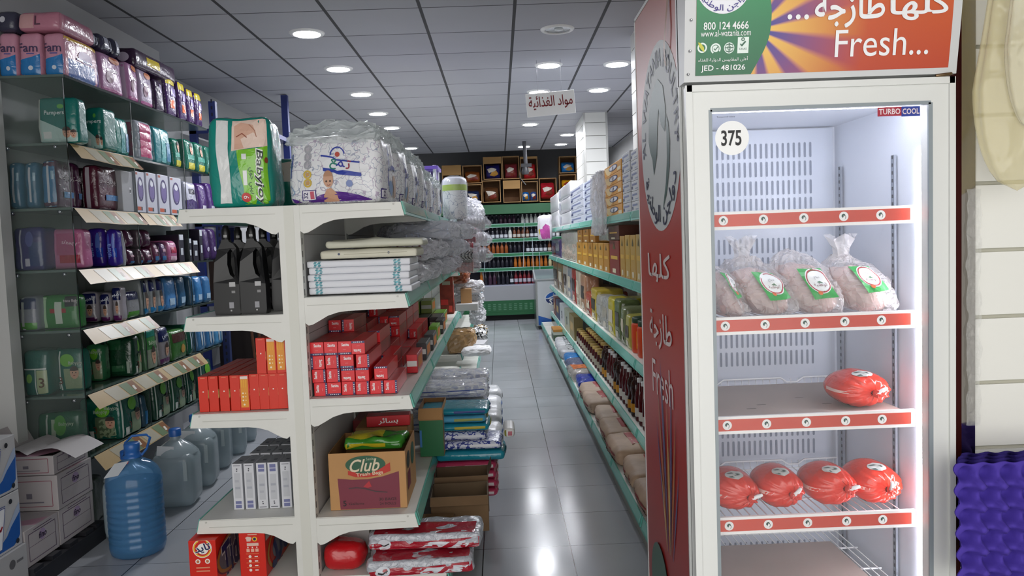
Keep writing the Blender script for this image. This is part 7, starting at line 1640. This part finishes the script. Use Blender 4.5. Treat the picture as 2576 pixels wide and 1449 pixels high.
# pole with a fan arm hanging from the ceiling in front of the boxes
q = atY(1318, 345, 11.8)
t = thing('ceiling_pole', 'grey pole with a small bracket hanging from the ceiling before the cardboard boxes', 'pole', (q.x, 11.8, CEIL))
zb = atY(1322, 412, 11.8).z-CEIL
mb = MB(); mb.tube([(0, 0, 0), (.012, 0, zb)], .03, P('4a4b50', .5), 10); kid('pole', mb, t)
mb = MB(); mb.box(-.06, .1, -.04, .04, zb-.05, zb, P('2c2c30')); mb.lathe([(.05, zb-.16), (.06, zb-.12), (.04, zb-.05)], P('3a3a3e', .4), n=12); mb.tube([(-.05, 0, zb), (-.09, 0, zb-.2), (.0, 0, zb-.32)], .008, P('1c1c20'), 5); kid('bracket', mb, t)
q = atY(987, 352, 10.7)
t = thing('rack_post', 'dark post with a cross arm near the ceiling above the white packs', 'post', (q.x, 10.7, 0))
mb = MB(); mb.box(-.035, .035, -.03, .03, 0, CEIL-.005, P('2c2e3c', .4)); kid('post', mb, t)
mb = MB(); mb.box(-.32, .0, -.02, .02, 2.84, 2.88, P('2c2e3c', .4)); kid('cross_arm', mb, t)
# ================================================================ chickens in the cooler
red_f, sil = G('d2301c', .2, 30, .7), P('d8dcd8', .3)
def red_chicken(label, px, py, wpx, hpx, shelf, tip=(0, 0), seed=0, green=True):
    """whole chicken in a red film, gathered and clipped at the end towards the door"""
    Y = 1.985; z0 = SHZ[shelf]+.003; c = atY(px, py, 1.93); R1, R2 = wpx/FPX*1.93/2, hpx/FPX*1.93/2
    t = thing('wrapped_chicken', label, 'chicken', (c.x, Y, z0), 0, 'whole chickens in red film')
    mb = MB(); n, mm = 72, 26; L_ = .175; rnd = random.Random(seed)
    ph = [rnd.random()*6 for _ in range(3)]
    def prof(u):       # 0 front clip .. 1 rear
        return max(0, 1-abs(2*u-1)**3.1)**.5
    def pt(u, v):
        a = 2*PI*v; w = .17*math.exp(-u*9)*(math.sin(13*a+ph[0])+.6*math.sin(23*a+ph[1]))
        rr = prof(u)*(1+w); x = R1*rr*math.cos(a)+tip[0]*math.exp(-u*13)*R1*.7; z = R2*rr*math.sin(a)*(1+.04*math.sin(2*a))+R2+tip[1]*math.exp(-u*13)*R2
        return (x, -L_/2+L_*u+.016*math.exp(-u*22), max(0.0, z))
    mb.sheet(lambda u, v: pt(.004+.99*u**1.3, v), mm, n, red_f)
    kid('wrapped_body', mb, t)
    mb = MB(); mb.sheet(lambda u, v: tuple(q*1.0 for q in (lambda P_: (P_[0]*1.012, P_[1]-.001, (P_[2]-R2)*1.03+R2))(pt(.16+.26*u, .25+(v-.5)*.12*(1-(2*u-1)**2)**.5))), 8, 10, sil)
    for (ua, ub, va, vb) in ((.20, .24, .262, .29), (.26, .30, .215, .235), (.31, .35, .25, .285), (.24, .26, .22, .25)): mb.add([(lambda P_: (P_[0]*1.02, P_[1]-.0016, (P_[2]-R2)*1.05+R2))(pt(a_, b_)) for a_, b_ in ((ua, va), (ub, va+.01), (ub, vb+.01), (ua, vb))], [(0, 1, 2, 3)], P('4a5a54', .35))
    kid('emblem', mb, t, label='white oval emblem')
    mb = MB(); mb.sheet(lambda u, v: (lambda P_: (P_[0]*1.015, P_[1], P_[2]))(pt(.08+.5*u, .485+.03*v)), 10, 1, P('ecc8c0', .25)); kid('seam', mb, t, label='pale seam stripe')
    p0 = Vector((tip[0]*R1*.7, -L_/2+.004, R2+tip[1]*R2))
    mb = MB(); a = rnd.random()*2; mb.tube([p0+Vector((-.003, 0, 0)), p0+Vector((.012*math.cos(a), -.008, .006+.01*math.sin(a))), p0+Vector((.024*math.cos(a), -.006, .004+.022*math.sin(a)))], [.005, .0055, .004], P('eeeeee', .3), 6)
    mb.lathe([(.0, -.011), (.008, -.008), (.011, 0), (.008, .008), (0, .011)], red_f, tuple(p0+Vector((0, .004, 0))), 10)
    for k in range(5):
        b = k*1.3+a; mb.tube([p0, p0+Vector((.010*math.cos(b), -.010, .010*math.sin(b)))], [.003, .0015], red_f, 4)
    kid('clip', mb, t, label='white plastic clip')
    if green:
        mb = MB(); mb.sheet(lambda u, v: (lambda P_: (P_[0]*1.012, P_[1]-.001, (P_[2]-R2)*1.02+R2))(pt(.3+.12*u, .64+.06*v)), 4, 3, P('5f8a2c', .3)); kid('green_mark', mb, t)
red_chicken('red-wrapped chicken alone on the third cooler shelf', 2177, 975, 142, 90, 2, (.35, -.05), 1)
for i, (px, w, h, tp) in enumerate(((1852, 128, 92, (.75, -.15)), (1970, 120, 96, (.45, -.1)), (2099, 128, 96, (.6, .1)), (2214, 128, 98, (.35, -.05)))):
    red_chicken(f'red-wrapped chicken, {ORD[i]} from the left on the fourth cooler shelf', px, 1235, w, h, 3, tp, 10+i, i != 2)
# bagged fresh chickens on the second shelf
meat = CB('c8a49c', .22, 14, .4, .4)
bagf = FILM('e6e2e2', .34, .08, 26, 1.0, .02)
for i, (px0, px1, ptop, rz, lift) in enumerate(((1798, 1868, 668, .10, 0), (1866, 2000, 650, .04, 0), (1988, 2122, 636, -.08, 0), (2124, 2256, 645, -.1, 0))):
    xa, xb = atY(px0, 780, 1.93).x, atY(px1, 780, 1.93).x; z0 = SHZ[1]+.003; w = xb-xa; h = atY((px0+px1)/2, ptop, 1.98).z-z0
    t = thing('bagged_chicken', f'fresh chicken in a clear bag with a green and white label, {ORD[i]} from the left', 'chicken', ((xa+xb)/2, 2.0, z0), rz, 'fresh chickens in clear bags')
    pk = Pk(w*.82, .175, h*.78, meat, r=.05, bulge=(.008, .01, .008), wr=.016, fr=14, n=8, seed=i+2, slump=.035, lean=.28); kid('meat', pk, t)
    pk = Pk(w*.93, .225, h*.98, bagf, r=.045, bulge=(.004, .004, .004), wr=.014, fr=17, n=9, seed=i+12, pinch=.45, slump=.055, lean=.28, crumple=.004)
    gb_, wh_ = P('2f9a48', .3), P('eef0f0', .3)
    bg = kid('clear_bag', pk, t)
    lb = Pk(w*.94, .236, h*.985, bagf, r=.045, bulge=(.004, .004, .004), wr=.014, fr=17, n=9, seed=i+12, pinch=.45, slump=.055, lean=.28)
    lb.v, lb.f, lb.m, lb.s = [], [], [], []
    cu, cv = (.35, .0, .0, .1)[i], (.3, .12, .08, .3)[i]; q_ = [(-.5, .46), (.38, .42), (.54, -.44), (-.36, -.54)]
    lb.poly('front', [(cu+x, cv+y) for x, y in q_], gb_, 1); lb.ell('front', cu+.06, cv+.06, .43, .38, wh_, 2, 28); lb.ell('front', cu+.06, cv+.06, .40, .35, P('a8303c', .3), 3, 28, .9); lb.ell('front', cu+.06, cv+.06, .35, .3, wh_, 3, 24)
    lb.text('front', ar('دجاج'), cu+.05, cv+.16, .008, P('5a5a60'), 0, 5); lb.text('front', ar('الوطنية'), cu+.06, cv-.06, .010, P('7a4a4c'), 0, 5); lb.poly('front', [(cu-.02, cv+.02), (cu+.1, cv+.06), (cu+.2, cv-.02), (cu+.06, cv+.0)], P('3a6a48', .3), 5); lb.disc('front', cu-.06, cv-.3, .005, P('d8703c', .3), 3, n=10)
    kid('label', lb, t, label='green and white label')
    if i in (1, 3):
        mb = MB(); mb.sheet(lambda u, v: (-.02+(.012+.03*abs(v-.35))*math.cos(2*PI*u)*(1+.5*math.sin(5*2*PI*u)), .06+(.012+.024*abs(v-.35))*math.sin(2*PI*u), h*.93+.06*v+.012*math.sin(3*2*PI*u)*v), 20, 4, bagf, False); kid('bag_neck', mb, t)
# ================================================================ egg trays at the right edge
def egg_tray(label, loc, rx, rz, dark=False):
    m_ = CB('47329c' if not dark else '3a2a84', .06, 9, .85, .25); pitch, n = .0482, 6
    mb = MB(); S = 10 if not dark else 6; N = n*S
    def sm(t): t = max(0.0, min(1.0, t)); return t*t*(3-2*t)
    def hgt(u, v):
        x, y = u*n, v*n; cx_, cy_ = x-math.floor(min(x, n-1e-6))-.5, y-math.floor(min(y, n-1e-6))-.5
        r = math.hypot(cx_, cy_); h = -.034*sm((.46-r)/.30)                 # round cups sunk away from the front
        gx, gy = abs(x-round(x)), abs(y-round(y))
        if 0 < round(x) < n and 0 < round(y) < n: h += .02*sm((.33-(gx+gy))/.14)   # flat-topped peaks between four cups
        return h
    def pt(u, v, o=0.0):
        f = .006*math.sin(v*n*2*PI) if u in (0, 1) else 0
        return ((u-.5)*pitch*n+f, -hgt(u, v)-o, v*pitch*n+(.002*math.sin(u*n*2*PI) if v == 1 else 0))
    mb.sheet(lambda u, v: pt(u, v), N, N, m_)
    mb.sheet(lambda u, v: pt(1-u, v, -.003), N, N, m_)
    o = mb.build('egg_tray'); tag(o, label, 'egg tray', 'purple egg trays'); put(o, loc, rz, rx); return o
q = atY(2405, 1172, 1.66)
zt = q.z-.289
for i in range(4):
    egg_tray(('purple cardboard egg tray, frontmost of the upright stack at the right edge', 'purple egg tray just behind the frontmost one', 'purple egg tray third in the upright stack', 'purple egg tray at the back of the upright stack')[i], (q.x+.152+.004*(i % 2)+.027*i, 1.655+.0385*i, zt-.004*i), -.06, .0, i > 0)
m = MB(); m.box(1.02+.1, 1.75, 1.60, 1.83, 0, zt-.014, P('d8d8d4', .4)); m.box(1.115, 1.755, 1.595, 1.84, zt-.03, zt-.0125, P('c4c4c0', .4)); m.box(1.13, 1.74, 1.599, 1.60, .1, zt-.06, P('cfcfca', .4))
tag(m.build('low_cabinet'), 'low pale cabinet carrying the purple egg trays beside the drinks cooler', 'cabinet')
# ================================================================ bundle of clear bags hanging at the upper right
t = thing('hanging_bags', 'bundle of yellowish clear plastic bags hanging on the bright clad pillar', 'plastic bags', (1.36, 1.80, 1.5))
yf = FILM('e8dca8', .4, .14, 9, .6, .02); yf2 = FILM('eee8cc', .34, .12, 12, .7, .02)
def bagshape(cx, w0, w1, z0, z1, y, ph, sag):
    def f(u, v):
        s_ = math.sin(PI*min(1, v*.94+.0))**.75 if v > .5 else 1-.0*(v)
        wid = (w0+(w1-w0)*(v/.66)**1.4) if v < .66 else w1*(max(0, 1-((v-.66)/.34)**2.2))**.5
        a = 2*PI*u; fold = 1+.07*math.sin(9*a+ph)*(1-v*.6)+.04*math.sin(17*a+ph*2)*(1-v)
        x = cx+wid*math.cos(a)*fold+sag*v*v; yy = y+.32*wid*math.sin(a)*fold
        return (x, yy, z1+(z0-z1)*v)
    return f
for i, (pxc, pw0, pw1, pyb, pyt, y) in enumerate(((2560, 40, 108, 480, -60, 1.74), (2600, 30, 70, 330, -60, 1.70))):
    c = atY(pxc, 200, y); k = y/FPX; zb, ztp = atY(pxc, pyb, y).z, 2.2
    mb = MB(); mb.sheet(bagshape(c.x-1.36, pw0*k, pw1*k, zb-1.5, ztp-1.5, y-1.80, i*1.3, 0.0), 48, 30, (yf, yf2)[i]); kid('bag', mb, t)
mb = MB(); mb.tube([(.06, 0.06, .7), (.06, -.1, .7), (.06, -.1, .73)], .004, P('9a9a9a', .3, .8), 6); kid('hook', mb, t)
